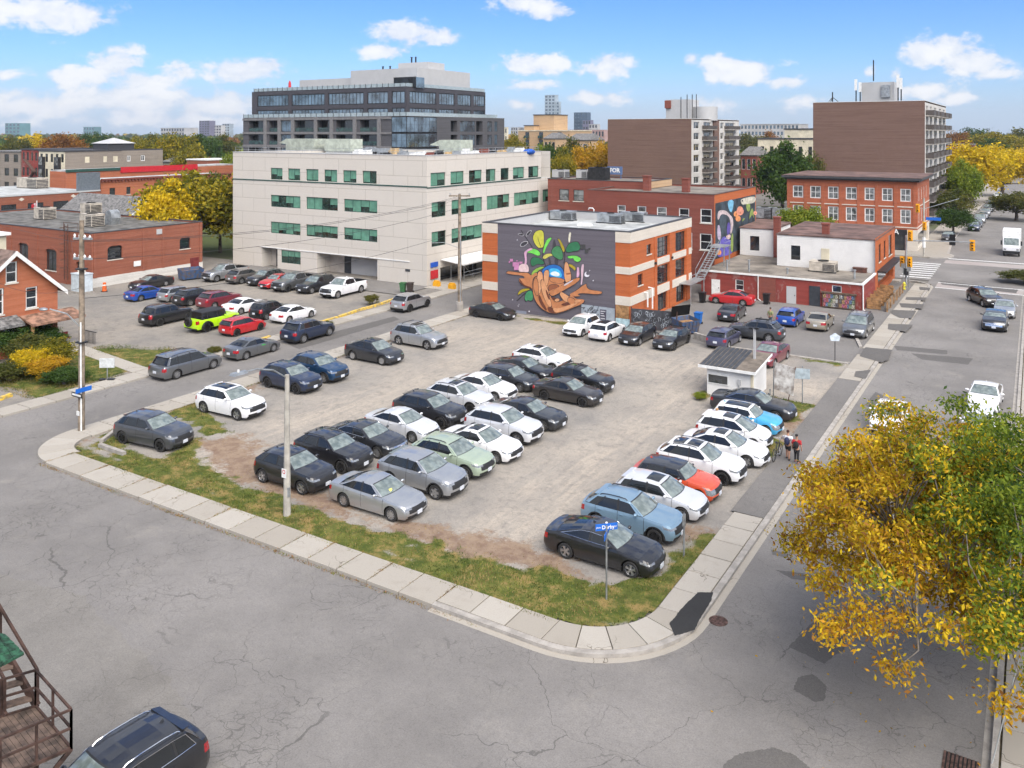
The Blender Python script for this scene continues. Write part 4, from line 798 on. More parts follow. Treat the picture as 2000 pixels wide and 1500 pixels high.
# brick house
XB=-66.5;hs_=building('brick_house',XB-4,35.2,'orange brick house with white gable trim and a porch','house')
y0h,y1h,yr=31.4,38.4,34.95
hol=[(35.9,36.8,3.5,5.15),(33.4,34.25,3.4,5.4),(34.4,35.25,5.7,7.3),(33.9,35.1,1.0,2.2)]
wall(hs_,'E',XB,y0h,y1h,0,4.9,[h for h in hol if h[3]<4.9]+[(35.9,36.8,3.5,4.9),(33.4,34.25,3.4,4.9)],B_HOUSE,depth=.14)
m_=MB();hz=[(35.9,36.8,4.9,5.15),(33.4,34.25,4.9,5.4)]
def gz(y):return 4.9+(8.0-4.9)*(1-abs(y-yr)/(yr-y0h if y<yr else y1h-yr))
ys=sorted({y0h,y1h,yr,33.4,34.25,34.4,35.25,35.9,36.8})
for a,b in zip(ys,ys[1:]):
 lo=4.9
 for h in hz:
  if h[0]<=a and b<=h[1]:lo=h[3]
 if 34.4<=a and b<=35.25:m_.quad((a,0,4.9),(b,0,4.9),(b,0,5.7),(a,0,5.7));lo=7.3
 m_.quad((a,0,lo),(b,0,lo),(b,0,max(lo+.01,gz(b))),(a,0,max(lo+.01,gz(a))))
fobj('gable_wall',m_,[B_HOUSE],hs_,'E',XB)
for h in hol:window(hs_,'E',XB,*h,nx=1,nz=2,fm=M_FRAMEW,pm=M_PANE,inset=.1,sill=B_STONE,fw=.09)
wobj('wall',MB().quad((XB-10,y1h,0),(XB,y1h,0),(XB,y1h,4.9),(XB-10,y1h,4.9)).quad((XB-10,y0h,0),(XB-10,y0h,4.9),(XB,y0h,4.9),(XB,y0h,0)).quad((XB-10,y1h,0),(XB-10,y1h,4.9),(XB-10,y0h,4.9),(XB-10,y0h,0)).add([(XB-10,y0h,4.9),(XB-10,y1h,4.9),(XB-10,yr,8)],[(0,1,2)]),[B_HOUSE],hs_)
for s_,ye in((1,y1h+.55),(-1,y0h-.55)):
 sl_=3.1/(y1h-yr);ze=4.9-.55*sl_+.1;rf=MB();rf.add([(XB+.5,yr,8.15),(XB-10.4,yr,8.15),(XB-10.4,ye,ze),(XB+.5,ye,ze),(XB+.5,yr,8.02),(XB-10.4,yr,8.02),(XB-10.4,ye,ze-.13),(XB+.5,ye,ze-.13)],[(0,1,2,3),(7,6,5,4),(2,6,7,3)]if s_>0 else[(3,2,1,0),(4,5,6,7),(3,7,6,2)])
 wobj('roof',rf,[mat('house_shingle',(.16,.11,.09),.95,var=.25,scale=2)],hs_)
 wobj('barge_board',MB().add([(XB+.52,yr,8.16),(XB+.52,ye,ze+.02),(XB+.52,ye,ze-.32),(XB+.52,yr,7.78),(XB+.42,yr,8.16),(XB+.42,ye,ze+.02),(XB+.42,ye,ze-.32),(XB+.42,yr,7.78)],[(0,1,2,3),(7,6,5,4),(1,5,6,2),(3,2,6,7)]),[M_FRAMEW],hs_)
pc_=MB();pc_.add([(XB,35.4,3.05),(XB,39.6,3.05),(XB+1.9,39.6,2.62),(XB+1.9,35.4,2.62),(XB,35.4,2.9),(XB,39.6,2.9),(XB+1.9,39.6,2.45),(XB+1.9,35.4,2.45)],[(3,2,1,0),(4,5,6,7),(2,3,7,6),(1,2,6,5),(0,4,7,3)]);wobj('porch_roof',pc_,[mat('porch_shingle',(.27,.15,.10),.9,var=.3,scale=2)],hs_)
wobj('bay_roof',MB().add([(XB,31.0,3.2),(XB,35.2,3.2),(XB+1.2,35.2,2.7),(XB+1.2,31.0,2.7),(XB+1.2,31,2.5),(XB+1.2,35.2,2.5)],[(3,2,1,0),(3,4,5,2)]),[M_SHINGLE],hs_)
for y_ in(35.5,39.4):wobj('porch_post',MB().box(XB+1.6,XB+1.78,y_-.09,y_+.09,.5,2.5),[M_WOOD],hs_)
wobj('porch_deck',MB().box(XB,XB+1.9,35.3,39.6,0,.5),[M_CONC2],hs_);wobj('front_door',MB().box(XB+.01,XB+.07,36.9,37.8,.5,2.3),[M_GDOOR],hs_);wobj('chair',MB().box(XB+.7,XB+1.2,38.3,38.8,.85,.92).box(XB+.7,XB+.76,38.3,38.8,.92,1.3),[M_BROWNDOOR],hs_)
pr=empty('porch_railing',(XB+1.9,40.5,0),0,'dark iron railing beside the porch of the brick house','railing')
for i in range(9):obj('baluster',MB().bar((-.2-i*.18,0,0),(-.2-i*.18,0,1.0),.03,.03),[M_DKMET],pr)
obj('hand_rail',MB().bar((0,0,1.0),(-1.9,0,1.0),.05,.05),[M_DKMET],pr)
o=building('white_annex',-84,44,'small white-sided annex with pale roof at the left edge','annex');wobj('wall',MB().box(-95,-84.2,36,43.6,0,7.3),[M_CREAM],o);wobj('roof',MB().box(-95.3,-83.9,35.7,43.9,7.3,7.55),[M_FRAMEW],o)
# red shop row behind the yard
YR=86.8;red=building('red_shop_building',-22,YR,'low red painted brick shop with flat roof and white-sided upper storey')
rw=lambda a,b,z0,z1:(on_y(1350+a/4,YR),on_y(1350+b/4,YR),z0,z1)
rh=[rw(345,410,.85,1.95),rw(1100,1175,1.55,2.25)]
wall(red,'S',YR,-30.2,-14.2,0,2.55,rh,B_REDP,depth=.14);wall(red,'E',-14.2,YR,94.2,0,2.55,[],B_REDP);wall(red,'E',-14.2,94.2,108.4,0,6.2,[(96.5,98.0,3.4,5.3),(100,101.3,3.4,5.3),(103.5,106,3.2,5.5),(96,107,.5,2.4,.5)],B_ORANGE,name='side_wall')
back_walls(red,-30.2,-14.2,YR,108.4,0,2.55,B_REDP);wobj('roof',MB().quad((-30.2,YR,2.54),(-14.2,YR,2.54),(-14.2,101.1,2.54),(-30.2,101.1,2.54)),[M_ROOFT],red)
wobj('roof_edge',MB().box(-30.3,-14.1,YR-.12,YR+.05,2.5,2.66).box(-14.3,-14.08,YR+.05,94.2,2.5,2.66),[M_FRAMEW],red)
for h in rh:window(red,'S',YR,*h,nx=1,nz=2 if h[2]<1.2 else 1,fm=M_FRAMEW,pm=M_PANE,inset=.08,sill=M_FRAMEW,fw=.07)
for a,b,z1,mt in((160,225,1.75,M_FRAMEW),(745,820,1.75,M_LGREY),(922,1008,2.0,M_GDOOR)):
 q=rw(a,b,.05,z1);d_=fobj('door',MB().box(q[0],q[1],-.05,.02,.05,z1),[mt],red,'S',YR);fobj('door_handle',MB().box(q[1]-.16,q[1]-.08,-.1,-.055,.85,.95),[M_DKMET],red,'S',YR)
for a in(525,1345):q=rw(a,a+8,0,2.5);fobj('downspout',MB().tube([(q[0],-.1,2.5),(q[0],-.1,.2),(q[0]+.3,-.25,.05)],.06,6),[M_FRAMEW],red,'S',YR)
q=rw(525,660,0,2.5);fobj('brown_lean_to',MB().box(q[0],q[1],-.12,.02,0.02,2.4),[B_DARK],red,'S',YR)
q=rw(1030,1285,0,1.55);pbd=fobj('poster_board',MB().box(q[0],q[1],-.35,-.08,.1,1.45).box(q[0]-.1,q[1]+.1,-.42,-.02,1.45,1.6),[mat('dark_wood',(.10,.065,.045),.85,var=.25)],red,'S',YR)
cols_=[(.6,.1,.1),(.6,.55,.4),(.55,.3,.08),(.1,.2,.4),(.65,.65,.62),(.5,.08,.2),(.2,.3,.12),(.08,.08,.1)]
for i in range(12):
 for j in range(3):
  x_=lerp(q[0]+.15,q[1]-.45,i/11.0)+(0.12 if i>5 else-.06);fobj('poster',MB().box(x_,x_+.27,-.36-.002*((i+j)%3),-.352,.2+j*.42,.57+j*.42),[mat('poster_%d'%((i*3+j*5)%8),tuple(.55*v+.06 for v in cols_[(i*3+j*5)%8]),.7,var=.5,scale=9)],pbd.parent,'S',YR)
for(x0,x1,y0,y1,zt,ww,lb)in((-24.3,-14.25,94.6,108.4,6.05,[(1545,1563,3.3,4.85),],0),(-30.2,-26.2,100.6,108.4,5.85,[(1465,1483,3.15,4.85)],1)):
 hh=[(on_y(a,y0),on_y(b,y0),z0,z1)for a,b,z0,z1 in ww];wall(red,'S',y0,x0,x1,2.54,zt,hh,M_WHITEW,depth=.1,name='siding_wall')
 for h in hh:window(red,'S',y0,*h,fm=M_FRAMEB,pm=M_PANE,inset=.06,fw=.07)
 for k in range(int((zt-2.6)/.19)):z_=2.6+k*.19;m_=MB();[m_.box(a,b,-.022,.0,z_,z_+.012)for a,b in([(x0,hh[0][0]),(hh[0][1],x1)]if any(h[2]-.02<z_<h[3]+.02 for h in hh)else[(x0,x1)])];fobj('siding_board',m_,[M_WHITEW],red,'S',y0)
 wobj('siding_return',MB().quad((x0,y1,2.54),(x0,y0,2.54),(x0,y0,zt),(x0,y1,zt)).quad((x1,y0,2.54),(x1,y1,2.54),(x1,y1,zt),(x1,y0,zt)),[M_WHITEW],red)if lb else wobj('siding_return',MB().quad((x0,y1,2.54),(x0,y0,2.54),(x0,y0,zt),(x0,y1,zt)),[M_WHITEW],red)
 wobj('upper_roof',MB().add([(x0-.1,y0-.1,zt),(x1+.1,y0-.1,zt),(x1+.1,y1,zt+.12),(x0-.1,y1,zt+.12),(x0-.1,y0-.1,zt-.12),(x1+.1,y0-.1,zt-.12),(x1+.1,y1,zt-.1),(x0-.1,y1,zt-.1)],[(0,1,2,3),(0,4,5,1),(1,5,6,2),(3,7,4,0)]),[M_ROOFB],red)
q=(on_y(1604,94.6),on_y(1620,94.6));fobj('upper_door',MB().box(q[0],q[1],-.05,.02,2.6,4.75),[M_CREAM],red,'S',94.6)
wobj('roof_valley',MB().quad((-26.2,101.1,2.54),(-24.3,101.1,2.54),(-24.3,108,2.54),(-26.2,108,2.54)),[M_ROOFT],red)
for a in((96.5,98.0,3.4,5.3),(100,101.3,3.4,5.3),(103.5,106,3.2,5.5)):window(red,'E',-14.2,*a,nx=1,nz=2,fm=M_FRAMEB,pm=M_PANE,inset=.1,sill=B_STONE)
fobj('shop_glass',MB().quad((96,.4,.5),(107,.4,.5),(107,.4,2.4),(96,.4,2.4)),[M_PANE],red,'E',-14.2);fobj('shop_canopy',MB().box(95.5,107.4,-.9,.02,2.5,2.65),[M_DKMET],red,'E',-14.2)
for px,py,hh in((1518,447,1.3),(1613,460,1.2)):
 x_,y_=gnd(px,py,5.9);wobj('chimney',MB().box(x_-.35,x_+.35,y_-.35,y_+.35,5.6 if hh<1.25 else 2.6,5.9+hh).box(x_-.42,x_+.42,y_-.42,y_+.42,5.9+hh,6.05+hh),[B_DARK],red)
x_,y_=gnd(1607,531,2.55);hvac(x_,y_+.3,2.55,2.6,1.5,1.05,'tan air unit on the red shop roof',M_HVAC,'units on the red shop roof')
x_,y_=gnd(1638,520,2.55);o=empty('exhaust_fan',(x_,y_,2.55),0,'silver mushroom exhaust fan on a black duct on the red shop roof','exhaust fan');obj('duct',MB().box(-.3,.3,-.3,.3,0,1.6).box(-.2,2.4,-.25,.25,0,.5),[M_DKMET],o);obj('fan_hood',MB().lathe([(.01,2.15),(.55,2.1),(.68,1.9),(.62,1.65),(.5,1.6),(.01,1.6)],14),[M_METAL],o,smooth=40)
for px,py,hh,lb in((1420,532,1.2,'tall thin vent pipe at the left of the red shop roof'),(1463,530,1.1,'white capped vent pipe on the red shop roof'),(1538,535,.5,'short vent stub in the middle of the red shop roof'),(1669,545,.8,'green grey vent pipe at the right of the red shop roof')):x_,y_=gnd(px,py,2.55);vent_pipe(x_,y_,2.55,hh,.1,lb)
x_,y_=gnd(1683,532,2.55);thing1('roof_box',MB().box(x_-.8,x_+.5,y_-.4,y_+.4,2.55,3.0).box(x_-.85,x_+.55,y_-.45,y_+.45,3.0,3.06),[mat('rust_brown',(.12,.05,.035),.8,var=.25)],(x_,y_,2.55),'rusty brown box on the red shop roof','roof box')
# brick block behind the mural building, with flower mural
Y8,X8=92.6,-30.7;b8=building('brick_block',-39,Y8,'dark red brick block with a flower mural on its street side')
w8=[(1206,1222,7.2,8.5),(1245,1262,7.2,8.5),(1283,1302,7.2,8.5),(1326,1346,6.95,8.5),(1368,1390,6.95,8.55),(1367,1390,3.9,5.75),(1340,1352,3.9,5.75)]
h8=[(on_y(a,Y8),on_y(b,Y8),z0,z1)for a,b,z0,z1 in w8]
wall(b8,'S',Y8,on_y(1148,Y8),X8,0,10.15,h8,B_DARK,depth=.15);wall(b8,'E',X8,Y8,109,0,10.15,[],B_ORANGE)
for h in h8:window(b8,'S',Y8,*h,nx=1,nz=2,fm=M_FRAMEW,pm=M_PANEL_ if h[0]<-35 else M_PANE,inset=.08,fw=.1,sill=B_STONE)
back_walls(b8,on_y(1148,Y8),X8,Y8,109,0,10.15,B_DARK);flat_roof(b8,on_y(1148,Y8),X8,Y8,109,9.95,10.15,M_ROOFT,mat('brown_coping',(.10,.06,.05),.7),.25,B_DARK)
for px,hh in((1264,1.5),(1340,1.3)):x_=on_y(px,98);wobj('chimney',MB().box(x_-.4,x_+.4,97.6,98.4,9.9,10.2+hh).box(x_-.46,x_+.46,97.54,98.46,10.2+hh,10.35+hh),[B_DARK],b8)
fobj('painted_ground',MB().box(Y8+.3,108.7,-.012,.0,2.9,9.2),[mat('mural_dark_teal',(.035,.05,.065),.8,var=.35,scale=.8)],b8,'E',X8)
MZ8=[.014]
def coat8(name,pts,col,sm=2):
 MZ8[0]+=.002;P_=[(on_x(1380+x/10,X8),zpx(370+y/10,X8,on_x(1380+x/10,X8)))for x,y in pts]
 for _ in range(sm):P_=[q for i in range(len(P_))for q in((P_[i][0]*.75+P_[(i+1)%len(P_)][0]*.25,P_[i][1]*.75+P_[(i+1)%len(P_)][1]*.25),(P_[i][0]*.25+P_[(i+1)%len(P_)][0]*.75,P_[i][1]*.25+P_[(i+1)%len(P_)][1]*.75))]
 fobj(name,MB().add([(a,-MZ8[0],b)for a,b in P_],[tuple(range(len(P_)))]),[mat('wall_paint_%02x%02x%02x'%tuple(int(c*255)for c in col),col,.8,var=.15,scale=2.5)],b8,'E',X8)
coat8('painted_sky',[(410,210),(530,200),(520,330),(490,470),(420,380)],(.17,.42,.60));coat8('painted_figure',[(215,450),(260,400),(380,410),(450,490),(520,560),(515,780),(460,900),(470,700),(450,560),(400,500),(280,470),(235,600),(210,580)],(.52,.42,.42));coat8('painted_figure',[(250,560),(300,480),(380,520),(390,620),(350,760),(340,880),(260,860),(250,700)],(.05,.07,.09))
coat8('painted_robe',[(210,1180),(240,1050),(330,900),(400,960),(480,1000),(515,1260),(300,1310),(210,1320)],(.12,.10,.42));coat8('painted_robe',[(400,650),(450,640),(470,780),(430,900),(390,880)],(.10,.07,.30));coat8('painted_robe',[(370,900),(470,870),(460,960),(400,980)],(.62,.45,.42));coat8('painted_tower',[(205,700),(250,690),(280,860),(275,980),(205,980)],(.42,.35,.45))
for cx,cy,r_ in((575,480,55),(650,430,75),(650,390,60),(610,570,55),(945,460,38),(235,1230,50)):
 coat8('painted_petal',[(cx+r_*math.cos(a),cy+r_*1.1*math.sin(a))for a in np.linspace(0,5.6,8)],(.68,.27,.10)if cx<640 else(.72,.30,.20))
for cx,cy in((575,480),(650,460),(945,465)):coat8('painted_stamen',[(cx-15,cy),(cx,cy-15),(cx+15,cy),(cx,cy+15)],(.30,.06,.02),1)
for q in([(760,300),(800,250),(850,300),(840,420),(790,440)],[(820,600),(850,400),(900,350),(920,590),(890,480),(840,560)],[(680,640),(700,560),(750,560),(720,600)],[(480,860),(515,850),(510,1240),(450,1180)]):coat8('painted_leaf',q,(.24,.32,.08))
coat8('painted_bird',[(650,200),(720,170),(950,120),(950,260),(750,290),(680,300)],(.55,.52,.42));coat8('painted_bird',[(670,220),(690,195),(710,220),(690,245)],(.05,.05,.06))
Y9=99.5;b9=building('brick_terrace',-48,Y9,'brown brick terrace between the office block and the dark red block');xa9,xb9=on_y(1070,Y9),on_y(1150,Y9)
w9=[(1092,1111,8.1,9.6),(1120,1140,8.1,9.6),(1092,1110,5.3,6.7),(1120,1139,5.3,6.7)];h9=[(on_y(a,Y9),on_y(b,Y9),z0,z1)for a,b,z0,z1 in w9]
wall(b9,'S',Y9,xa9,xb9+8,0,10.9,h9,B_DARK,depth=.15);back_walls(b9,xa9,xb9+8,Y9,108.5,0,10.9,B_DARK);wall(b9,'E',xb9+8,Y9,108.5,10.0,10.9,[],B_TAN);flat_roof(b9,xa9,xb9+8,Y9,108.5,10.8,10.9,M_ROOFT,M_COPE,.2,B_DARK)
for h in h9:window(b9,'S',Y9,*h,nx=1,nz=2,fm=M_DKMET,pm=M_PANEL_ if h[2]>7 else M_PANE,inset=.1,sill=B_STONE)
o=empty('roof_sign',(on_y(1201,106),106,10.8),0,'blue and white sign reading FOR on a rooftop','sign');obj('board',MB().box(-1.1,1.1,-.05,.05,.6,1.7).box(-.9,-.8,.05,.15,0,.7).box(.8,.9,.05,.15,0,.7),[mat('sign_blue_grey',(.10,.16,.30),.6,var=.1)],o);text_part('lettering','FOR',.8,M_FRAMEW,o,(0,-.07,1.15),(R(90),0,0),bold=.03)
for px,y_,w_,h_,lb in((1170,103,2.6,1.6,'dark round tank box on the terrace roof'),(1140,104,1.6,1.2,'small grey unit on the terrace roof'),(1095,104,2.0,1.1,'pale grey unit on the terrace roof near the office')):hvac(on_y(px,y_),y_,10.8,w_,1.4,h_,lb,M_DKMET if 'dark' in lb else M_LGREY,'units on the terrace roof')
# three-storey corner block across the cross street
Y3,X3_=134.0,-14.6;b3=building('corner_block',-23,Y3,'three-storey orange brick corner block with white arched windows and dark cornice')
z4=lambda v:1400+v*.3
w3=[(495,562),(608,677),(724,792),(840,912),(962,1027),(1075,1145),(1195,1263)]
h3=[(on_y(z4(a),Y3),on_y(z4(b),Y3),7.15,9.0)for a,b in w3]+[(on_y(z4(a),Y3),on_y(z4(b),Y3),3.95,6.0)for a,b in w3]
h3e=[(y,y+1.0,z0,z1)for y in(136,139.2,142.4,145.6)for z0,z1 in((7.15,9.0),(3.95,6.0))]
x03=on_y(1537,Y3);wall(b3,'S',Y3,x03,X3_,3.1,10.3,h3,B_THREE,depth=.16);wall(b3,'E',X3_,Y3,150,3.1,10.3,h3e,B_THREE,depth=.16);wall(b3,'S',Y3,x03,-20.2,0,3.1,[],B_THREE);wall(b3,'S',Y3,-20.2,X3_,0,3.1,[(-19.6,-16.4,.2,2.3,.3)],M_FRAMEB,name='shop_front');wall(b3,'E',X3_,Y3,150,0,3.1,[(135,148,.4,2.5,.3)],B_STONE,name='shop_front')
fobj('shop_glass',MB().quad((-19.6,.25,.2),(-16.4,.25,.2),(-16.4,.25,2.3),(-19.6,.25,2.3)),[M_PANE],b3,'S',Y3);fobj('shop_glass',MB().quad((135,.25,.4),(148,.25,.4),(148,.25,2.5),(135,.25,2.5)),[M_PANE],b3,'E',X3_);fobj('corner_pier',MB().box(-15.9,X3_+.1,-.12,.02,0,3.1),[B_STONE],b3,'S',Y3)
for h in h3:window(b3,'S',Y3,*h,nx=2,nz=2,fm=M_FRAMEW,pm=M_PANEL_,inset=.1,fw=.13,single=True)
for h in h3e:window(b3,'E',X3_,*h,nx=1,nz=2,fm=M_FRAMEW,pm=M_PANE,inset=.1,fw=.12,single=True)
for z_ in(6.3,3.35):fobj('string_course',MB().box(x03,X3_+.05,-.07,.02,z_,z_+.14),[B_STONE],b3,'S',Y3);fobj('string_course',MB().box(Y3,150,-.05,.02,z_,z_+.14),[B_STONE],b3,'E',X3_)
for i in range(8):x_=lerp(x03+.25,X3_-.3,i/7);fobj('pilaster',MB().box(x_-.22,x_+.22,-.09,.02,3.5,9.6),[B_THREE],b3,'S',Y3)
back_walls(b3,x03,X3_,Y3,150,0,10.3,B_THREE);wobj('cornice',MB().box(x03-.7,X3_+.7,Y3-.8,150.3,10.25,10.55).box(x03-.3,X3_+.3,Y3-.4,150.1,10.0,10.25),[M_COPE],b3);wobj('roof',MB().box(x03-.6,X3_+.6,Y3-.7,150.2,10.55,10.62),[M_ROOFB],b3)
text_part('shop_lettering','ASA',1.0,M_FRAMEW,b3,(-17.9+23,-.12,2.72),(R(90),0,0),bold=.02)
o=building('low_shop',-38,133,'low brown-roofed building with grey vents left of the corner block','building');wobj('wall',MB().box(-48,-33.4,128.6,142,0,3.4),[B_THREE],o);wobj('roof',MB().box(-48.3,-33.3,128.3,142.2,3.4,3.75),[M_ROOFB],o)
for px,lb in((1494,'grey cooling unit on the low brown roof'),(1525,'grey sloped vent box on the low brown roof')):hvac(on_y(px,133),133,3.75,2.6,1.6,1.7,lb,M_METAL,'units on the low brown roof')
# two brown slab towers
M_BALC=mat('balcony_brown',(.075,.062,.055),.6,var=.1);M_TOWW=mat('tower_white',(.52,.50,.47),.8,var=.06,scale=.5)
def tower(name,label,x0,x1,y0,y1,zt,floors,pitch,ztop_floor,side_cols,white,pier=None):
 b_=building(name,(x0+x1)/2,y0,label);wall(b_,'S',y0,x0,x1,0,zt,[],B_BROWN);back_walls(b_,x0,x1,y0,y1,0,zt,B_BROWN)
 hl=[]
 for f in range(floors):
  z1=ztop_floor-f*pitch
  for(a,b,k)in side_cols:hl.append((a,b,z1-1.9,z1-.25,.3,k))
 wall(b_,'E',x1,y0,y1,0,zt-.3,hl,white,depth=.3);flat_roof(b_,x0,x1,y0,y1,zt-.3,zt-.02,M_ROOF,M_FRAMEW,.3,B_BROWN)
 for h in hl:
  window(b_,'E',x1,*h[:4],nx=2 if h[1]-h[0]>1.6 else 1,fm=M_FRAMEW,pm=M_PANE,inset=.2,fw=.09,single=True)
  if h[5]:
   e=h[5];z_=h[2]-.15;m_=MB().box(h[0]-e,h[1]+e,-1.35,.0,z_-.16,z_);sl_=fobj('balcony_slab',m_,[M_CONC2],b_,'E',x1)
   fobj('balcony_panel',MB().box(h[0]-e,h[1]+e,-1.37,-1.32,z_+.05,z_+.95).box(h[0]-e,h[0]-e+.04,-1.32,0,z_+.05,z_+.95).box(h[1]+e-.04,h[1]+e,-1.32,0,z_+.05,z_+.95),[M_BALC],b_,'E',x1)
 if pier:fobj('brick_pier',MB().box(pier[0],pier[1],-.35,.02,0,zt-.3),[B_BROWN],b_,'E',x1)
 return b_
t1=tower('brown_tower','brown brick slab tower with antennas and balconies by the far street',on_y(1588,169.5),-17.2,169.5,211,22.9,8,2.62,22.3,[(171.5,174.5,.8),(178,181,.9),(186,190,1.2),(196,200,1.2),(204,208,1.0)],M_TOWW)
t2=tower('brown_tower','brown brick slab tower with white balconied side beside the round rooftop tank',on_y(1187,192),-69.2,192,229.5,20.4,7,2.62,19.9,[(193.5,197.5,0),(200.5,206.0,1.0),(213.5,216.0,0),(217.5,225.5,.8)],M_TOWW,(207.5,211.5))
x_=on_y(1718,182);wobj('roof_house',MB().box(x_-2.9,x_+3.0,179,185,22.6,27.0),[M_LGREY],t1)
wobj('roof_house',MB().box(x_+.8,x_+2.4,178.6,179,24.0,26.4),[M_METAL],t1)
for px,z0,z1,lb in((1626,22.8,25.2,'tripod mast antenna on the left of the brown tower roof'),(1672,22.8,27.6,'white slim antenna beside the roof house'),(1680,22.8,27.0,'thin antenna next to the roof house'),(1706,27.2,31.3,'tall whip antenna on top of the roof house'),(1754,22.8,28.2,'cluster antenna right of the roof house'),(1760,22.8,27.6,'slim antenna at the right of the roof house')):
 x_=on_y(px,178);o=empty('antenna',(x_,178,z0),0,lb,'antenna','antennas on the brown tower');obj('mast',MB().tube([(0,0,0),(0,0,z1-z0)],.12,5),[M_DKMET],o)
 if 'tripod' in lb:
  for a in(0,2.1,4.2):obj('leg',MB().tube([(1.6*math.cos(a),1.6*math.sin(a),0),(0,0,1.4)],.07,4),[M_DKMET],o)
 elif'whip' not in lb:obj('panel',MB().box(-.25,.25,-.3,-.12,(z1-z0)*.55,z1-z0),[M_FRAMEW],o)
x_=on_y(1340,205);wobj('roof_house',MB().box(x_-4.6,x_+1.6,203,210,20.1,25.4),[M_LGREY],t2);wobj('roof_tank',MB().cyl((on_y(1377,208),208),3.1,20.1,23.6,24),[M_LGREY],t2,smooth=30);wobj('louvre_box',MB().box(x_-4.8,x_-3.2,202.6,203,23.2,25.2),[B_DARK],t2)
for px in(1330,1342,1352,1360):x_=on_y(px,203);wobj('roof_flue',MB().tube([(x_,203,20),(x_,203,26.6 if px!=1330 else 26.0)],.1,6),[M_DKMET],t2)
# dark condominium
YC,XC=134.0,-108.0;con=building('dark_condominium',-130,YC,'dark grey glass and brick condominium with set-back upper floors')
x0c,x0u=on_y(475,YC),on_y(488,YC);cz=lambda v:on_y(zx2(v),YC);ce=lambda v:on_x(zx2(v),XC)
lowS=[(130,240,1),(275,340,1),(360,430,0),(458,600,1),(615,705,1),(750,878,1),(920,1050,1)]
lh=[(cz(a),cz(b),z0,z1,1.5 if k else.2,k)for a,b,k in lowS for z0,z1 in((17.3,19.7),(14.4,16.6),(11.4,13.6))]
wall(con,'S',YC,x0c,cz(1145),0,20.4,lh,B_CHAR,depth=.2)
for h in lh:
 if h[5]:
  fobj('balcony_back',MB().quad((h[0],1.45,h[2]),(h[1],1.45,h[2]),(h[1],1.45,h[3]),(h[0],1.45,h[3])),[M_PANE],con,'S',YC);fobj('balustrade',MB().box(h[0]+.05,h[1]-.05,.05,.09,h[2]+.02,h[2]+.85),[M_PANEG],con,'S',YC)
 else:window(con,'S',YC,*h[:4],nx=4,fm=M_FRAMEB,pm=M_PANEBL,inset=.12,single=True)
for x_ in[cz(v)for v in(250,350,445,608,720,885,1058)]:fobj('pier',MB().box(x_-.45,x_+.45,-.25,.02,0,20.4),[mat('pale_charcoal',(.17,.165,.165),.8,var=.1)],con,'S',YC)
for z_ in(16.75,13.85,19.85):fobj('floor_band',MB().box(x0c,cz(1145),-.22,.02,z_,z_+.45),[MATS['pale_charcoal']],con,'S',YC)
eL=[(1565,1612,1),(1632,1737,0),(1745,1792,1),(1825,1857,0),(1876,1896,0)];eh=[(ce(a),ce(b),z0,z1,1.2 if k else.2,k)for a,b,k in eL for z0,z1 in((17.3,19.7),(14.2,16.6),(11.2,13.4))]
wall(con,'E',XC,ce(1465),on_x(985,XC),0,20.4,eh,B_CHAR,depth=.2)
for h in eh:
 if h[5]:fobj('balcony_back',MB().quad((h[0],1.1,h[2]),(h[1],1.1,h[2]),(h[1],1.1,h[3]),(h[0],1.1,h[3])),[M_PANE],con,'E',XC)
 else:window(con,'E',XC,*h[:4],nx=5 if h[1]-h[0]>4 else 2,nz=2,fm=M_FRAMEB,pm=M_PANEBL,inset=.12,single=True)
for nm,f_,fx_,a0,a1 in(('S','S',YC,cz(1145),XC),('E','E',XC,YC,ce(1465))):
 for z0,z1 in((0,10.9),(11.2,13.8),(14.1,16.9),(17.2,20.3)):window(con,f_,fx_,a0,a1,z0,z1,nx=max(2,int((a1-a0)/1.2)),nz=2,fm=M_FRAMEB,pm=M_PANEBL,inset=.0,single=True)
 wall(con,f_,fx_+(.12 if f_=='S' else-.12),a0,a1,0,20.33,[],M_FRAMEB,name='glazing_backing')
back_walls(con,x0c,XC,YC,on_x(985,XC),0,20.4,B_CHAR);flat_roof(con,x0c,XC,YC,on_x(985,XC),20.35,20.42,M_ROOF,MATS['pale_charcoal'],.4,B_CHAR)
YU=YC+.6;xu1,yu1=XC-.6,on_x(948,XC-.6)
upS=[(190,412),(435,670),(695,947),(972,1120),(1145,1240)];upE=[(1272,1462),(1482,1592),(1612,1710),(1727,1806)]
uh=[(on_y(zx2(a),YU),on_y(zx2(b),YU),z0,z1)for a,b in upS for z0,z1 in((23.0,25.6),(20.5,22.2))];uhe=[(on_x(zx2(a),xu1),on_x(zx2(b),xu1),z0,z1)for a,b in upE for z0,z1 in((23.0,25.6),(20.5,22.2))]
M_UP=mat('bronze_panel',(.075,.07,.078),.5,.3,var=.08)
wall(con,'S',YU,x0u,xu1,20.4,26.35,uh,M_UP,depth=.2);wall(con,'E',xu1,YU,yu1,20.4,26.35,uhe,M_UP,depth=.2);back_walls(con,x0u,xu1,YU,yu1,20.4,26.35,M_UP);flat_roof(con,x0u,xu1,YU,yu1,26.3,26.4,M_ROOF,M_UP,.4,M_UP)
for h in uh:window(con,'S',YU,*h,nx=max(2,round((h[1]-h[0])/1.05)),fm=M_FRAMEB,pm=M_PANEBL,inset=.12,single=True,fw=.2)
for h in uhe:window(con,'E',xu1,*h,nx=max(2,round((h[1]-h[0])/1.0)),fm=M_FRAMEB,pm=M_PANEBL,inset=.12,single=True,fw=.2)
M_CLEAR=mat('pale_glass_rail',(.30,.36,.38),.1,var=.1,coat=1)
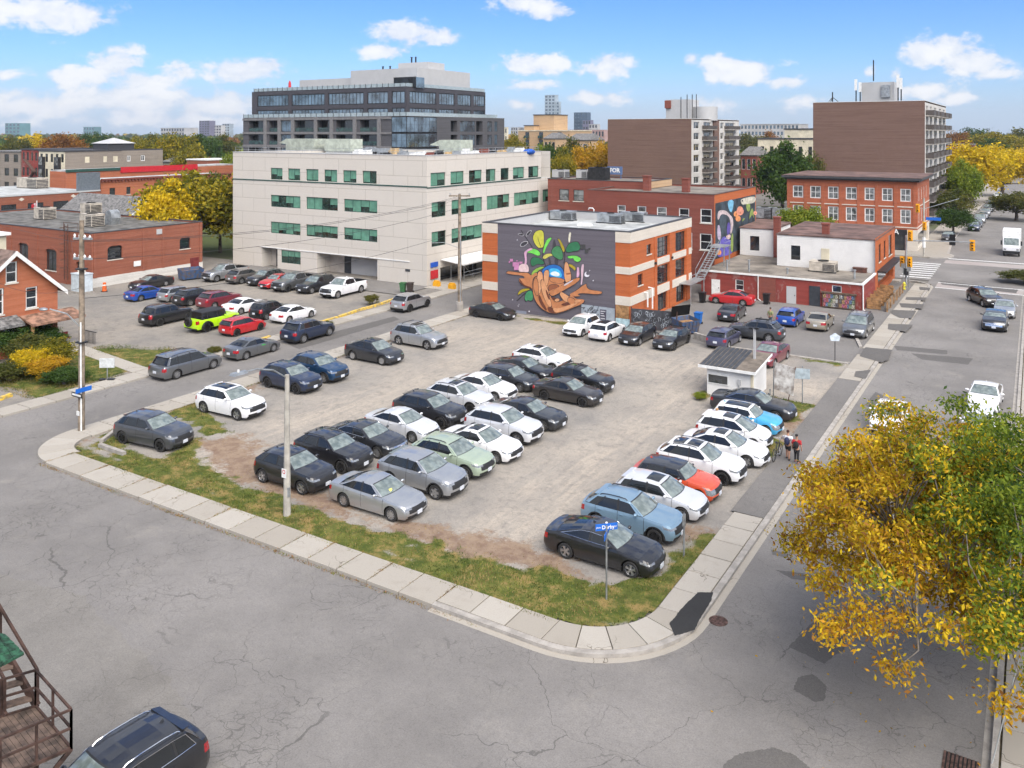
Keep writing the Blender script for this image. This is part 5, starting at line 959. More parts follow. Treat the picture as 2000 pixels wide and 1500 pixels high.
for z_,x0_,x1_,y0_,y1_ in((20.5,x0c,XC,YC+.1,168),(26.45,x0u+.5,xu1,YU+.2,yu1)):
 rl=empty('terrace_railing',(x0_,y0_,z_),0,'glass railing along the %s of the dark condominium'%('lower terrace' if z_<22 else 'roof edge'),'railing','glass railings of the condominium')
 wobj('glass',MB().box(x0_,x1_-.2,y0_,y0_+.04,z_,z_+.75).box(x1_-.24,x1_-.2,y0_+.04,y1_,z_,z_+.75),[M_CLEAR],rl)
 for i in range(30):x_=lerp(x0_,x1_-.2,i/29);wobj('post',MB().box(x_-.04,x_+.04,y0_-.06,y0_-.01,z_,z_+.85),[M_DKMET],rl)
wobj('penthouse',MB().box(on_y(585,142),on_y(686,142),142,156,26.3,29.3),[M_LGREY],con);wobj('penthouse',MB().box(on_y(685,140),-110.0,140,on_x(918,-110),26.3,30.7),[M_LGREY],con);wobj('roof_house',MB().box(on_y(778,146),on_y(836,146),146,152,30.7,32.4),[M_LGREY],con)
wobj('roof_lounge',MB().box(on_y(770,137),on_y(812,137),137,139.9,26.3,28.5),[M_PANEBL],con)
for i in range(18):x_=lerp(on_y(770,136.95),on_y(812,136.95),i/17);wobj('mullion',MB().box(x_-.07,x_+.07,136.85,136.99,26.3,28.6),[M_FRAMEB],con)
for i,(px,z_)in enumerate(((748,30.7),(762,30.7),(804,32.4),(812,32.4))):vent_pipe(on_y(px,147),147,z_-.1,1.3,.18,['first thin flue on the condominium roof','second thin flue on the condominium roof','third thin flue on the condominium roof','fourth thin flue on the condominium roof'][i],M_DKMET,'flues on the condominium roof')
x_=on_y(566,137);thing1('parasol',MB().lathe([(.05,0),(.05,.3),(.35,.35),(.3,2.0),(.05,2.6)],8,'z',(x_,137,26.35)),[M_REDS],(x_,137,26.35),'folded red parasol on the condominium roof terrace','parasol',smooth=40)
# farther town
def far_building(name,label,px0,px1,py_top,d,depth,material,rows=0,colsn=0,roofm=None,pane=None,base_z=0.0,group=None,cat='building',gap=.35,zw=None,side=None,Y=None):
 """block whose front faces us along -y; windows built one by one"""
 a,b=at_depth(px0,d),at_depth(px1,d);y0=Y or(a[1]+b[1])/2;x0,x1=on_y(px0,y0),on_y(px1,y0);zt=zpx(py_top,(x0+x1)/2,y0)
 o=building(name,(x0+x1)/2,y0,label,cat,group);hl=[]
 if rows:
  z0=base_z if zw is None else zw[0];z1=zt if zw is None else zw[1];fh=(z1-z0)/rows;cw=(x1-x0)/colsn
  hl=[(x0+(i+gap/2)*cw,x0+(i+1-gap/2)*cw,z0+(j+.3)*fh,z0+(j+.85)*fh)for i in range(colsn)for j in range(rows)]
 wall(o,'S',y0,x0,x1,0,zt,hl,material,depth=.25);wall(o,'E',x1,y0,y0+depth,0,zt,[],side or material);back_walls(o,x0,x1,y0,y0+depth,0,zt,material)
 wobj('roof',MB().box(x0-.2,x1+.2,y0-.2,y0+depth,zt,zt+.35),[roofm or M_COPE],o)
 for h in hl:window(o,'S',y0,*h,nx=1,fm=M_FRAMEW if pane is None else M_FRAMEB,pm=pane or M_PANE,inset=.1,fw=max(.06,(h[1]-h[0])*.06),single=True)
 return o,x0,x1,y0,zt
far_building('beige_school','cream stucco building with one row of small dark windows behind the green tree',1480,1592,272,240,14,M_CREAM,1,6,M_COPE,M_PANE,gap=.62,zw=(8.2,14.0));far_building('beige_school','cream upper block above the cream stucco building',1532,1592,253,248,10,M_CREAM)
o,x0,x1,y0,zt=far_building('tan_apartment','tan brick apartment house with dark balconies in the distance',1012,1112,256,345,20,B_TAN,0,0,M_CREAM)
for px in(1030,1057,1093):
 for k in range(3):xw=on_y(px,y0);z_=zt-2.6-k*3.1;fobj('balcony_window',MB().box(xw-.9,xw+.9,-.1,.02,z_,z_+2.2),[M_PANE],o,'S',y0);fobj('balcony',MB().box(xw-1.0,xw+1.0,-1.1,-.1,z_-.3,z_+.8),[M_PANEG],o,'S',y0)
far_building('tan_stair_tower','tan brick stair tower rising behind the tan apartment house',1042,1082,225,352,12,B_TAN);far_building('tan_stair_tower','lower tan brick step beside the tan stair tower',1024,1043,246,351,12,B_TAN)
M_TW1=mat('tower_glass_pale',(.36,.42,.46),.3,.2,var=.12,scale=.05);M_TW2=mat('tower_glass_dark',(.06,.10,.15),.25,.3,var=.2,scale=.05);M_TW3=mat('tower_violet',(.14,.13,.19),.4,var=.1,scale=.05);M_TW4=mat('tower_teal',(.12,.25,.27),.3,.2,var=.15,scale=.03);M_TW5=mat('tower_concrete',(.40,.39,.38),.7,var=.1,scale=.05)
def skyline(label,px0,px1,py_top,d,material,rows,colsn,pane=None,py_step=None):
 o,x0,x1,y0,zt=far_building('skyline_tower',label,px0,px1,py_top,d,(px1-px0)/F_PX*d*.7,material,rows,colsn,material,pane or M_PANE,gap=.4,group='towers on the skyline');return o
skyline('tall pale glass tower on the skyline',1064,1084,186,1500,M_TW1,14,3,M_PANEBL);skyline('lower pale step of the tall glass tower',1081,1092,199,1495,M_TW1,12,2,M_PANEBL);skyline('dark violet tower beside the tan stair tower',1082,1098,226,1200,M_TW3,7,3);skyline('dark blue glass tower with white top bands',1121,1146,220,1300,M_TW2,9,4,M_PANEBL)
skyline('dark low block right of the blue glass tower',1138,1154,235,1280,M_TW3,4,3);skyline('pale block at the foot of the blue glass tower',1150,1167,243,1270,M_TW5,4,3);skyline('pinkish long low block on the skyline',1110,1180,254,900,mat('pink_brick',(.42,.27,.24),.8,var=.1,scale=.1),2,12)
skyline('twin grey tower nearest the condominium',998,1011,249,1600,M_TW5,4,3);skyline('twin grey tower farther from the condominium',1013,1023,249,1600,M_TW5,4,3);skyline('cream block just right of the condominium',982,990,249,800,M_CREAM,3,2)
skyline('violet slab tower on the left skyline',389,409,236,1900,M_TW3,8,4);skyline('pale tower beside the violet slab',412,432,245,1900,M_TW5,5,4);skyline('blue grey tower third in the left skyline group',434,448,242,1900,M_TW1,6,3);skyline('teal glass block at the far left skyline',10,39,241,1700,M_TW4,5,4,M_PANEBL);skyline('small teal block on the left skyline',163,184,248,2200,M_TW4,3,4,M_PANEBL);skyline('long grey slab on the left skyline',314,360,250,1700,M_TW5,3,9)
skyline('long grey apartment slab between the brown towers',1446,1560,243,620,M_TW5,5,16,M_PANEBL);skyline('blue grey block on the far right horizon',1926,1934,250,2500,M_TW1,3,2)
xl=-150.0;o=building('long_workshop',xl,85,'long low brick workshop with wide dark windows behind the hall');y0_,y1_=on_x(-60,xl),on_x(196,xl)
hl=[(on_x(a,xl),on_x(b,xl),3.0,4.75)for a,b in((2,32),(54,85),(104,134),(154,182))];wall(o,'E',xl,y0_,y1_,0,6.2,hl,B_HALL,depth=.2);back_walls(o,xl-28,xl,y0_,y1_,0,6.2,B_HALL);wobj('roof',MB().quad((xl-28,y0_,6.2),(xl,y0_,6.2),(xl,y1_,6.2),(xl-28,y1_,6.2)),[M_ROOFL],o);wobj('roof_edge',MB().box(xl-.1,xl+.1,y0_,y1_,6.1,6.35),[M_LGREY],o);wobj('end_wall',MB().quad((xl-28,y0_,0),(xl,y0_,0),(xl,y0_,6.2),(xl-28,y0_,6.2)),[B_HALL],o)
for h in hl:window(o,'E',xl,*h,nx=6,nz=3,fm=M_FRAMEB,pm=M_PANE,inset=.12,single=True)
for px in(42,143):y_=on_x(px,xl);fobj('diamond_stone',MB().slab([(y_-.5,5.5),(y_,5.2),(y_+.5,5.5),(y_,5.8)],'y',-.06,.02),[B_STONE],o,'E',xl)
hvac(-168,92,6.2,7,2.4,2.0,'beige long unit on the workshop roof',M_HVAC,'units on the workshop roof');thing1('louvre_screen',MB().box(-152,-151.4,on_x(152,-151.5),on_x(195,-151.5),6.2,9.6),[mat('slate_louvre',(.12,.14,.16),.6,var=.1)],(-151.7,on_x(170,-151.7),6.2),'slate grey louvred screen on the workshop roof','screen')
x2_=-152.0;o=building('cornice_workshop',x2_,105,'orange brick workshop with toothed cornice behind the yellow tree');y0_,y1_=on_x(197,x2_),on_x(452,x2_)
hl=[(on_x(a,x2_),on_x(b,x2_),z0,z1)for a,b in((214,225),(247,255),(300,310),(330,340))for z0,z1 in((5.0,6.4),(2.6,4.0))];wall(o,'E',x2_,y0_,y1_,0,8.1,hl,B_HOUSE,depth=.2);wobj('roof',MB().quad((x2_-8,y0_,8.0),(x2_,y0_,8.0),(x2_,y1_,8.0),(x2_-8,y1_,8.0)),[M_ROOFL],o);back_walls(o,x2_-8,x2_,y0_,y1_,0,8,B_HOUSE);wobj('front_wall',MB().quad((x2_-8,y0_,0),(x2_,y0_,0),(x2_,y0_,8.1),(x2_-8,y0_,8.1)),[B_HOUSE],o)
for h in hl:window(o,'E',x2_,*h,nx=1,nz=2,fm=M_FRAMEB,pm=M_PANE,inset=.12,single=True,sill=B_STONE)
for i in range(44):y_=lerp(y0_+.2,y1_-.2,i/43);fobj('cornice_tooth',MB().box(y_-.16,y_+.16,-.3,.02,7.55,7.95),[B_DARK],o,'E',x2_)
fobj('cornice',MB().box(y0_,y1_,-.4,.02,7.95,8.25),[B_DARK],o,'E',x2_)
o=building('red_fascia_store',-178,130,'long low store with red and green fascia');wobj('wall',MB().box(-184,-178,on_x(128,-178),on_x(460,-178),0,8.6),[B_HOUSE],o);y0_,y1_=on_x(235,-178),on_x(385,-178)
fobj('red_fascia',MB().box(y0_,y1_,-.2,.02,7.9,9.2),[M_REDS],o,'E',-178);fobj('green_fascia',MB().box(on_x(128,-178),y0_,-.2,.02,8.5,9.1),[M_GTRIM],o,'E',-178);wobj('roof',MB().box(-184,-178.2,on_x(128,-178)+.2,on_x(460,-178),8.6,8.9),[M_ROOFL],o)
o=building('gable_house',-118,84,'grey shingled roof with cream gable behind the hall','house');gx0,gx1,gy0,gy1,ge,gp=-128,-110.5,73,82,4.4,7.6
wobj('wall',MB().box(gx0,gx1,gy0,gy1,0,ge),[M_CREAM],o);gm=(gy0+gy1)/2
wobj('gable',MB().add([(gx1,gy0,ge),(gx1,gy1,ge),(gx1,gm,gp)],[(0,1,2)]),[M_CREAM],o)
for s_,ye in((-1,gy0-.5),(1,gy1+.5)):wobj('roof',MB().quad((gx0,gm,gp+.1),(gx1+.6,gm,gp+.1),(gx1+.6,ye,ge-.3),(gx0,ye,ge-.3))if s_<0 else MB().quad((gx0,ye,ge-.3),(gx1+.6,ye,ge-.3),(gx1+.6,gm,gp+.1),(gx0,gm,gp+.1)),[M_SHINGLE],o)
for s_,ye in((-1,gy0-.5),(1,gy1+.5)):wobj('barge_board',MB().bar((gx1+.62,gm,gp-.02),(gx1+.62,ye,ge-.42),.08,.3),[M_FRAMEW],o)
def rowhouse(label,px0,px1,py_top,d,material,colsn,trim,wf=M_FRAMEW,rows=3):return far_building('row_house',label,px0,px1,py_top,d,16,material,rows,colsn,trim,M_PANE,group='row houses on the far street',cat='house',gap=.5,Y=127.0)
rowhouse('dark row house with yellow awnings at the left edge',-30,40,297,226,B_GREY,4,M_SHINGLE);o,x0,x1,y0,zt=rowhouse('red painted row house with dark stairs',42,75,293,228,B_REDP,4,M_COPE);fobj('fire_stair',MB().bar((x0+3,-.8,3),(x1-.5,-.8,6.5),.9,.15).bar((x1-.5,-.8,6.6),(x0+3,-.8,9.8),.9,.15),[M_RUST],o,'S',y0)
o,x0,x1,y0,zt=rowhouse('cream row house with tall dark bays',76,127,296,229,M_CREAM,5,M_COPE)
for u in(.16,.76):xw=lerp(x0,x1,u);fobj('dark_bay',MB().box(xw-1.1,xw+1.1,-.7,.02,0,zt-1.4),[M_DKMET],o,'S',y0);[window(o,'S',y0,xw-.9,xw+.9,2+k*3.2,4.2+k*3.2,nx=2,fm=M_FRAMEB,pm=M_PANEL_,inset=0,proud=.75,single=True)for k in range(3)]
xg=x1+.05;o=building('grey_block',xg,y0,'long grey brick block beside the cream row house');ye=on_x(318,xg);hl=[(on_x(a,xg),on_x(b,xg),z0,z1)for a,b in((166,175),(202,209),(221,230),(248,255),(275,283))for z0,z1 in((9.0,10.6),(5.6,7.2))]
wall(o,'E',xg,y0,ye,0,zt,hl,B_GREY,depth=.25);back_walls(o,xg-16,xg,y0,ye,0,zt,B_GREY);wobj('roof',MB().quad((xg-16,y0,zt-.1),(xg,y0,zt-.1),(xg,ye,zt-.1),(xg-16,ye,zt-.1)),[M_ROOF],o);wobj('parapet',MB().box(xg-.4,xg-.02,y0,ye,zt,zt+.4),[M_COPE],o)
for h in hl:window(o,'E',xg,*h,nx=2,fm=M_FRAMEW,pm=M_PANE,inset=.1,fw=.2,single=True)
yc_=on_x(220,xg-6);wobj('cupola',MB().box(xg-9,xg-2,yc_-4,yc_+4,zt,zt+2.0),[M_COPE],o);wobj('cupola_roof',MB().add([(xg-9.4,yc_-4.4,zt+2),(xg-1.6,yc_-4.4,zt+2),(xg-1.6,yc_+4.4,zt+2),(xg-9.4,yc_+4.4,zt+2),(xg-5.5,yc_,zt+3.6)],[(0,1,4),(1,2,4),(2,3,4),(3,0,4)]),[M_LGREY],o)
far_building('small_brick_house','small red brick house with white trim near the office corner',365,405,313,240,10,B_HALL,0,0,M_FRAMEW,cat='house')
for px0,px1,py,d,mt,lb in((318,350,318,260,B_GREY,'grey roofed house behind the grey block'),(1062,1085,272,330,B_TAN,'tan gabled church hall between the trees'),(1108,1150,275,300,B_TAN,'tan brick hall with slate roof beside the tower'),(1447,1478,305,235,B_DARK,'dark red house behind the green tree'),(1845,1902,283,330,B_DARK,'red brick building right of the brown tower'),(1845,1868,330,240,M_SHINGLE,'dark gabled house beside the tower foot'),(1960,2060,296,420,B_HALL,'small houses behind the yellow trees at the right edge')):
 o,x0,x1,y0,zt=far_building('distant_house',lb,px0,px1,py,d,12,mt,2,3,M_SHINGLE,cat='house',group='distant houses')
 xm=(x0+x1)/2;wobj('gable_roof',MB().add([(x0-.4,y0-.4,zt+.3),(x1+.4,y0-.4,zt+.3),(x1+.4,y0+12,zt+.3),(x0-.4,y0+12,zt+.3),(x0+.5,y0+6,zt+2.6),(x1-.5,y0+6,zt+2.6)],[(0,1,5,4),(2,3,4,5),(1,2,5),(3,0,4)]),[M_SHINGLE],o)if 'red brick building' not in lb else None
# cars
def paint(name,col,metal=0.0,rough=0.32,coat=1.0):
 m,t,b=new_mat('paint_'+name);b.inputs['Metallic'].default_value=metal;b.inputs['Roughness'].default_value=rough
 b.inputs['Coat Weight'].default_value=coat;b.inputs['Coat Roughness'].default_value=0.03
 p=t.obj();f=t.noise(p,2.2,4,0.6)
 t.link(t.mix(t.ramp(f,0.3,0.7,0,0.12),col,tuple(x*0.75+0.03 for x in col)),b.inputs['Base Color'])
 t.link(t.ramp(t.noise(p,5,4,0.7),0.3,0.8,rough,rough+0.14),b.inputs['Roughness'])
 return m
PAINT=dict(black=paint('black',(0.008,0.008,0.010)),charcoal=paint('charcoal',(0.035,0.037,0.042),0.5),grey=paint('grey',(0.085,0.09,0.10),0.6),midgrey=paint('midgrey',(0.20,0.205,0.21),0.75),silver=paint('silver',(0.46,0.47,0.48),0.75),white=paint('white',(0.72,0.72,0.73)),pearl=paint('pearl',(0.62,0.63,0.65),0.25),navy=paint('navy',(0.022,0.035,0.075),0.5),blue=paint('blue',(0.015,0.055,0.13),0.5),brightblue=paint('brightblue',(0.01,0.07,0.36),0.3),skyblue=paint('skyblue',(0.05,0.33,0.60)),powder=paint('powder',(0.20,0.31,0.41),0.35),sage=paint('sage',(0.34,0.41,0.31),0.2),orange=paint('orange',(0.55,0.065,0.015)),red=paint('red',(0.42,0.008,0.012)),maroon=paint('maroon',(0.15,0.012,0.022),0.4),darkred=paint('darkred',(0.20,0.022,0.035),0.4),lime=paint('lime',(0.42,0.72,0.0)),beige=paint('beige',(0.42,0.37,0.28),0.6),brown=paint('brown',(0.045,0.04,0.038),0.5),violet=paint('violet',(0.07,0.07,0.13),0.5),taupe=paint('taupe',(0.22,0.20,0.185),0.7))
M_GLASS=mat('car_glass',(0.014,0.016,0.018),0.04,var=0,spec=0.6,ior=1.55)
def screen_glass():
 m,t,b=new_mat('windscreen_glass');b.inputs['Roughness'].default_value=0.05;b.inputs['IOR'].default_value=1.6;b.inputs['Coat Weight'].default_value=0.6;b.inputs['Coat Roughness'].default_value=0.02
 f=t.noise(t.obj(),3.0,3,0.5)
 t.link(t.mix(t.ramp(f,0.35,0.65),(0.10,0.125,0.12),(0.20,0.235,0.225)),b.inputs['Base Color']);return m  # pale grey-green base: sky reflection painted into the glass colour
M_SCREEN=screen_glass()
M_PLASTIC=mat('black_plastic',(0.018,0.018,0.019),0.55,var=0.15,scale=30)
M_TYRE=mat('tyre_rubber',(0.022,0.021,0.020),0.8,var=0.25,scale=30)
M_ALLOY=mat('alloy',(0.52,0.52,0.53),0.3,0.85,var=0.1,scale=30);M_DALLOY=mat('dark_alloy',(0.03,0.03,0.032),0.35,0.6,var=0.1,scale=30)
M_CHROME=mat('chrome',(0.75,0.75,0.77),0.12,1.0,var=0)
M_HEAD=mat('headlight_lens',(0.30,0.315,0.33),0.08,0.35,var=0.25,scale=30,coat=1.0);M_TAIL=mat('taillight_lens',(0.36,0.008,0.012),0.12,var=0.2,scale=30,coat=1.0)
M_PLATE=mat('licence_plate',(0.66,0.69,0.74),0.4,var=0.2,scale=60)
M_UNDER=mat('underbody',(0.008,0.008,0.008),0.9,var=0)
def curve(pts):
 pts=sorted(pts)
 def f(x):
  if x<=pts[0][0]:return pts[0][1]
  for(a,va),(b,vb)in zip(pts,pts[1:]):
   if x<=b:
    u=(x-a)/(b-a);u=u*u*(3-2*u)*0.5+u*0.5;return va+(vb-va)*u
  return pts[-1][1]
 return f
BASE=dict(L=4.8,W=1.82,H=1.44,wb=2.8,fo=0.93,wr=0.33,gc=0.19,nose=0.74,cowl=0.98,belt=0.97,deck=1.02,tail=0.98,xc=0.83,xft=0.12,xrt=-0.95,xrb=-1.72,tum=0.745,clad=0,rails=0,sun=0,quarter=0,rim=0,hatch=0,roofk='paint',bed=0,spoiler=0,flare=0,grz=(3,6),grw=2,chrome=0,boxy=0,rack=0,fin=1,trim=0,hl=(5,6))
TYPES=dict(sedan={},fastback=dict(xrt=-0.75,xrb=-1.85,H=1.43,deck=1.04,belt=0.97,chrome=1),compact=dict(L=4.58,W=1.79,wb=2.7,fo=0.90,xc=0.86,xft=0.15,xrt=-0.88,xrb=-1.62,nose=0.70),luxsedan=dict(L=4.62,W=1.80,wb=2.73,fo=0.86,xc=0.72,xft=0.05,xrt=-0.85,xrb=-1.55),hatch=dict(L=4.28,W=1.79,H=1.47,wb=2.63,fo=0.86,xc=0.86,xft=0.2,xrt=-1.52,xrb=-1.86,hatch=1,quarter=1,deck=1.0,belt=0.96,tail=0.99,spoiler=1),fit=dict(L=4.15,W=1.72,H=1.52,wb=2.55,fo=0.80,xc=1.05,xft=0.2,xrt=-1.5,xrb=-1.85,hatch=1,quarter=1,nose=0.76,cowl=1.02,spoiler=1),wagonhatch=dict(L=4.35,W=1.78,H=1.50,wb=2.65,fo=0.88,xc=0.92,xft=0.25,xrt=-1.48,xrb=-1.85,hatch=1,quarter=1,spoiler=1),crossover=dict(L=4.46,W=1.82,H=1.60,wb=2.66,fo=0.90,wr=0.35,gc=0.24,nose=0.90,cowl=1.10,belt=1.09,deck=1.12,tail=1.10,xc=0.80,xft=0.12,xrt=-1.40,xrb=-1.92,hatch=1,quarter=1,clad=1,rails=1,spoiler=1),suv=dict(L=4.64,W=1.86,H=1.66,wb=2.70,fo=0.92,wr=0.36,gc=0.23,nose=0.95,cowl=1.15,belt=1.13,deck=1.16,tail=1.13,xc=0.85,xft=0.15,xrt=-1.50,xrb=-1.98,hatch=1,quarter=1,clad=1,spoiler=1,tum=0.765),ev=dict(L=4.75,W=1.92,H=1.62,wb=2.85,fo=0.88,wr=0.36,gc=0.19,nose=0.80,cowl=1.05,belt=1.06,deck=1.16,tail=1.14,xc=0.98,xft=0.15,xrt=-0.95,xrb=-1.92,hatch=1,quarter=1,tum=0.745,grw=0,roofk='glass'),bigsuv=dict(L=4.95,W=1.95,H=1.75,wb=2.95,fo=0.92,wr=0.38,gc=0.24,nose=0.93,cowl=1.17,belt=1.13,deck=1.15,tail=1.13,xc=0.80,xft=0.10,xrt=-1.72,xrb=-2.12,hatch=1,quarter=1,clad=1,rails=1,spoiler=1,tum=0.78),boxsuv=dict(L=4.85,W=1.95,H=1.76,wb=2.92,fo=0.88,wr=0.38,gc=0.25,nose=0.98,cowl=1.18,belt=1.15,deck=1.17,tail=1.15,xc=0.68,xft=0.15,xrt=-1.80,xrb=-2.05,hatch=1,quarter=1,clad=1,rails=1,tum=0.78),boxlet=dict(L=4.15,W=1.78,H=1.60,wb=2.53,fo=0.82,wr=0.34,gc=0.22,nose=0.86,cowl=1.07,belt=1.06,deck=1.08,tail=1.06,xc=0.72,xft=0.2,xrt=-1.55,xrb=-1.80,hatch=1,quarter=1,clad=1,rails=1,tum=0.76),minivan=dict(L=5.15,W=1.97,H=1.72,wb=3.08,fo=0.97,wr=0.35,gc=0.20,nose=0.82,cowl=1.07,belt=1.06,deck=1.08,tail=1.06,xc=1.15,xft=0.35,xrt=-1.95,xrb=-2.25,hatch=1,quarter=1,rails=1,spoiler=1,tum=0.77),mini=dict(L=4.10,W=1.76,H=1.43,wb=2.60,fo=0.76,wr=0.32,gc=0.18,nose=0.76,cowl=0.98,belt=0.98,deck=1.0,tail=0.98,xc=0.70,xft=0.28,xrt=-1.52,xrb=-1.76,hatch=1,quarter=1,tum=0.76,hl=(3,6)),pickup=dict(L=5.85,W=2.02,H=1.92,wb=3.68,fo=0.95,wr=0.41,gc=0.32,nose=1.08,cowl=1.28,belt=1.25,deck=1.30,tail=1.28,xc=0.98,xft=0.35,xrt=-0.85,xrb=-1.05,tum=0.76,bed=1,grw=3,grz=(3,7)),jeep=dict(L=4.65,W=1.86,H=1.83,wb=3.0,fo=0.65,wr=0.42,gc=0.36,nose=1.06,cowl=1.18,belt=1.14,deck=1.16,tail=1.14,xc=0.62,xft=0.45,xrt=-1.90,xrb=-1.98,hatch=1,quarter=1,tum=0.85,roofk='plastic',flare=1,boxy=1,fin=0),)
ROWS=[0,.13,.30,.45,.60,.74,.87,1.0]
YPROF=[.952,.975,.993,1.0,.997,.988,.972,.935]
COLS=[1,.93,.80,.58,.30,0]
_cars={}
def car_parts(key,P):
 """all part meshes of one car model, in its own frame (x forward, origin on the ground mid-wheelbase)"""
 if key in _cars:return _cars[key]
 L,W,H,wb=P['L'],P['W'],P['H'],P['wb'];xf=wb/2+P['fo'];xr=xf-L;hw=W/2;wr=P['wr'];Ra=wr+0.065;gc=P['gc']
 bx=0.45 if P['boxy']else 1.0
 ax=(wb/2,-wb/2)
 zs=curve([(xr,P['tail']-0.02),(xr+0.35,P['tail']),(P['xrb'],P['deck']),(-0.3,P['belt']),(P['xc'],P['cowl']-0.03),(xf-0.55,lerp(P['nose'],P['cowl'],0.42)),(xf,P['nose'])])
 crown=curve([(xr,0.01),(xr+0.3,0.03),(P['xrb'],0.05),(P['xc'],0.06),(xf-0.3,0.05),(xf,0.015)])
 wx=curve([(xr,hw*(1-.13*bx)),(xr+0.18,hw*(1-.07*bx)),(xr+0.6,hw*(1-.018*bx)),(xr+1.1,hw),(xf-1.2,hw),(xf-0.6,hw*(1-.025*bx)),(xf-0.2,hw*(1-.09*bx)),(xf,hw*(1-.17*bx))])
 sf=lambda x:max(0.0,min(1.0,(x-(xf-0.75))/0.75))**2;sr=lambda x:max(0.0,min(1.0,((xr+0.6)-x)/0.6))**2
 NOSE=[-.10,-.035,0,.005,-.015,-.045,-.09,-.16];TAIL=[.10,.035,0,0,.01,.03,.05,.09]
 bowf,bowr=0.20*bx,0.12*bx
 def zb(x):
  for a in ax:
   d=abs(x-a)
   if d<Ra:return wr+math.sqrt(Ra*Ra-d*d)
  return gc
 dA=min(P['xc']+0.10,ax[0]-Ra-0.06);dB=lerp(P['xc'],P['xrb'],0.50 if not P['bed']else 0.56);dB=max(min(dB,dA-0.95),-0.35 if not P['bed']else-0.2)
 dC=max(P['xrb']+(0.42 if P['hatch']else 0.12),ax[1]-0.22,dB-1.05)if not P['bed']else P['xrb']+0.10
 st={xr,xr+.05,xr+.13,xr+.25,xr+.42,xf,xf-.05,xf-.13,xf-.24,xf-.36,xf-.5,P['xc'],P['xrb'],lerp(P['xc'],xf,.35)}
 for a in ax:
  for i in range(0,13):st.add(a+Ra*math.cos(math.pi*i/12)*0.9999)
  st.add(a+Ra+0.004);st.add(a-Ra-0.004)
 for d in(dA,dB,dC):st.add(d-.009);st.add(d+.009)
 for i in range(14):st.add(lerp(xr,xf,i/13))
 st=sorted(st);q=[st[0]]
 for x in st[1:]:
  if x-q[-1]>0.0035:q.append(x)
 st=q;n=len(st);nr=len(ROWS);nc=len(COLS)
 def vert_side(i,r,sgn):
  x=st[i];b=zb(x);z0=b;top=zs(x);z=z0+ROWS[r]*(top-z0)
  y=wx(x)*YPROF[r]
  if b>gc+.01:tt=(z-gc)/(top-gc);y=wx(x)*np.interp(tt,ROWS,YPROF)
  return warp(x,y*sgn,z,r)
 def warp(x,y,z,r):
  x2=x-bowf*sf(x)*(y/hw)**2+bowr*sr(x)*(y/hw)**2+NOSE[r]*sf(x)*bx+TAIL[r]*sr(x)*bx
  return(x2,y,z)
 def vert_top(i,c,sgn):
  x=st[i];y=wx(x)*YPROF[-1]*COLS[c];z=zs(x)+crown(x)*(1-COLS[c]**2.4)
  return warp(x,y*sgn,z,nr-1)
 def vert_cap(end,r,c,sgn):
  i=n-1 if end>0 else 0;x=st[i];y=wx(x)*YPROF[r]*COLS[c];z=zb(x)+ROWS[r]*(zs(x)-zb(x))+(crown(x)*(1-COLS[c]**2.4)if r==nr-1 else 0)
  return warp(x,y*sgn,z,r)
 parts={}
 def part(nm,mats,kind='mesh'):
  if nm not in parts:parts[nm]=(MB(),mats)
  return parts[nm][0]
 PB=['paint','plastic']
 for sgn,sd_ in((1,'l'),(-1,'r')):
  def fq(mb_,a,b,c,d,k=0):
   if sgn>0:mb_.quad(a,b,c,d,k)
   else:mb_.quad(d,c,b,a,k)
  for i in range(n-1):
   x=(st[i]+st[i+1])/2
   for r in range(nr-1):
    a,b,c,d=vert_side(i+1,r,sgn),vert_side(i,r,sgn),vert_side(i,r+1,sgn),vert_side(i+1,r+1,sgn)
    k=1 if(r==0 and P['clad'])else 0
    gap=any(abs(x-g_)<.0085 for g_ in(dA,dB,dC))and r>=1
    if gap:fq(part('body',PB),a,b,c,d,1)
    elif r>=1 and dB<x<dA:fq(part('door_f'+sd_,PB),a,b,c,d,k)
    elif r>=1 and dC<x<dB:fq(part('door_r'+sd_,PB),a,b,c,d,k)
    elif P['hl'][0]<=r<P['hl'][1]and x>xf-.55 and x>xf-.55+(P['hl'][1]-1-r)*.12:fq(part('headlight_'+sd_,['head']),a,b,c,d)
    elif 4<=r<(7 if P['hatch']and not P['spoiler']else 6)and x<xr+.27:fq(part('taillight_'+sd_,['tail']),a,b,c,d)
    else:fq(part('body',PB),a,b,c,d,k)
   for c_ in range(nc-1):
    a,b,c,d=vert_top(i+1,c_,sgn),vert_top(i,c_,sgn),vert_top(i,c_+1,sgn),vert_top(i+1,c_+1,sgn)
    if P['bed']and x<P['xrb']-0.04 and x>xr+0.12 and c_>=1:continue
    if x>P['xc']-0.02 and c_>=1 and x<xf-0.04:fq(part('hood',PB),a,b,c,d)
    elif not P['hatch']and not P['bed']and x<P['xrb']and x>xr+.05 and c_>=1:fq(part('trunk_lid',PB),a,b,c,d)
    else:fq(part('body',PB),a,b,c,d)
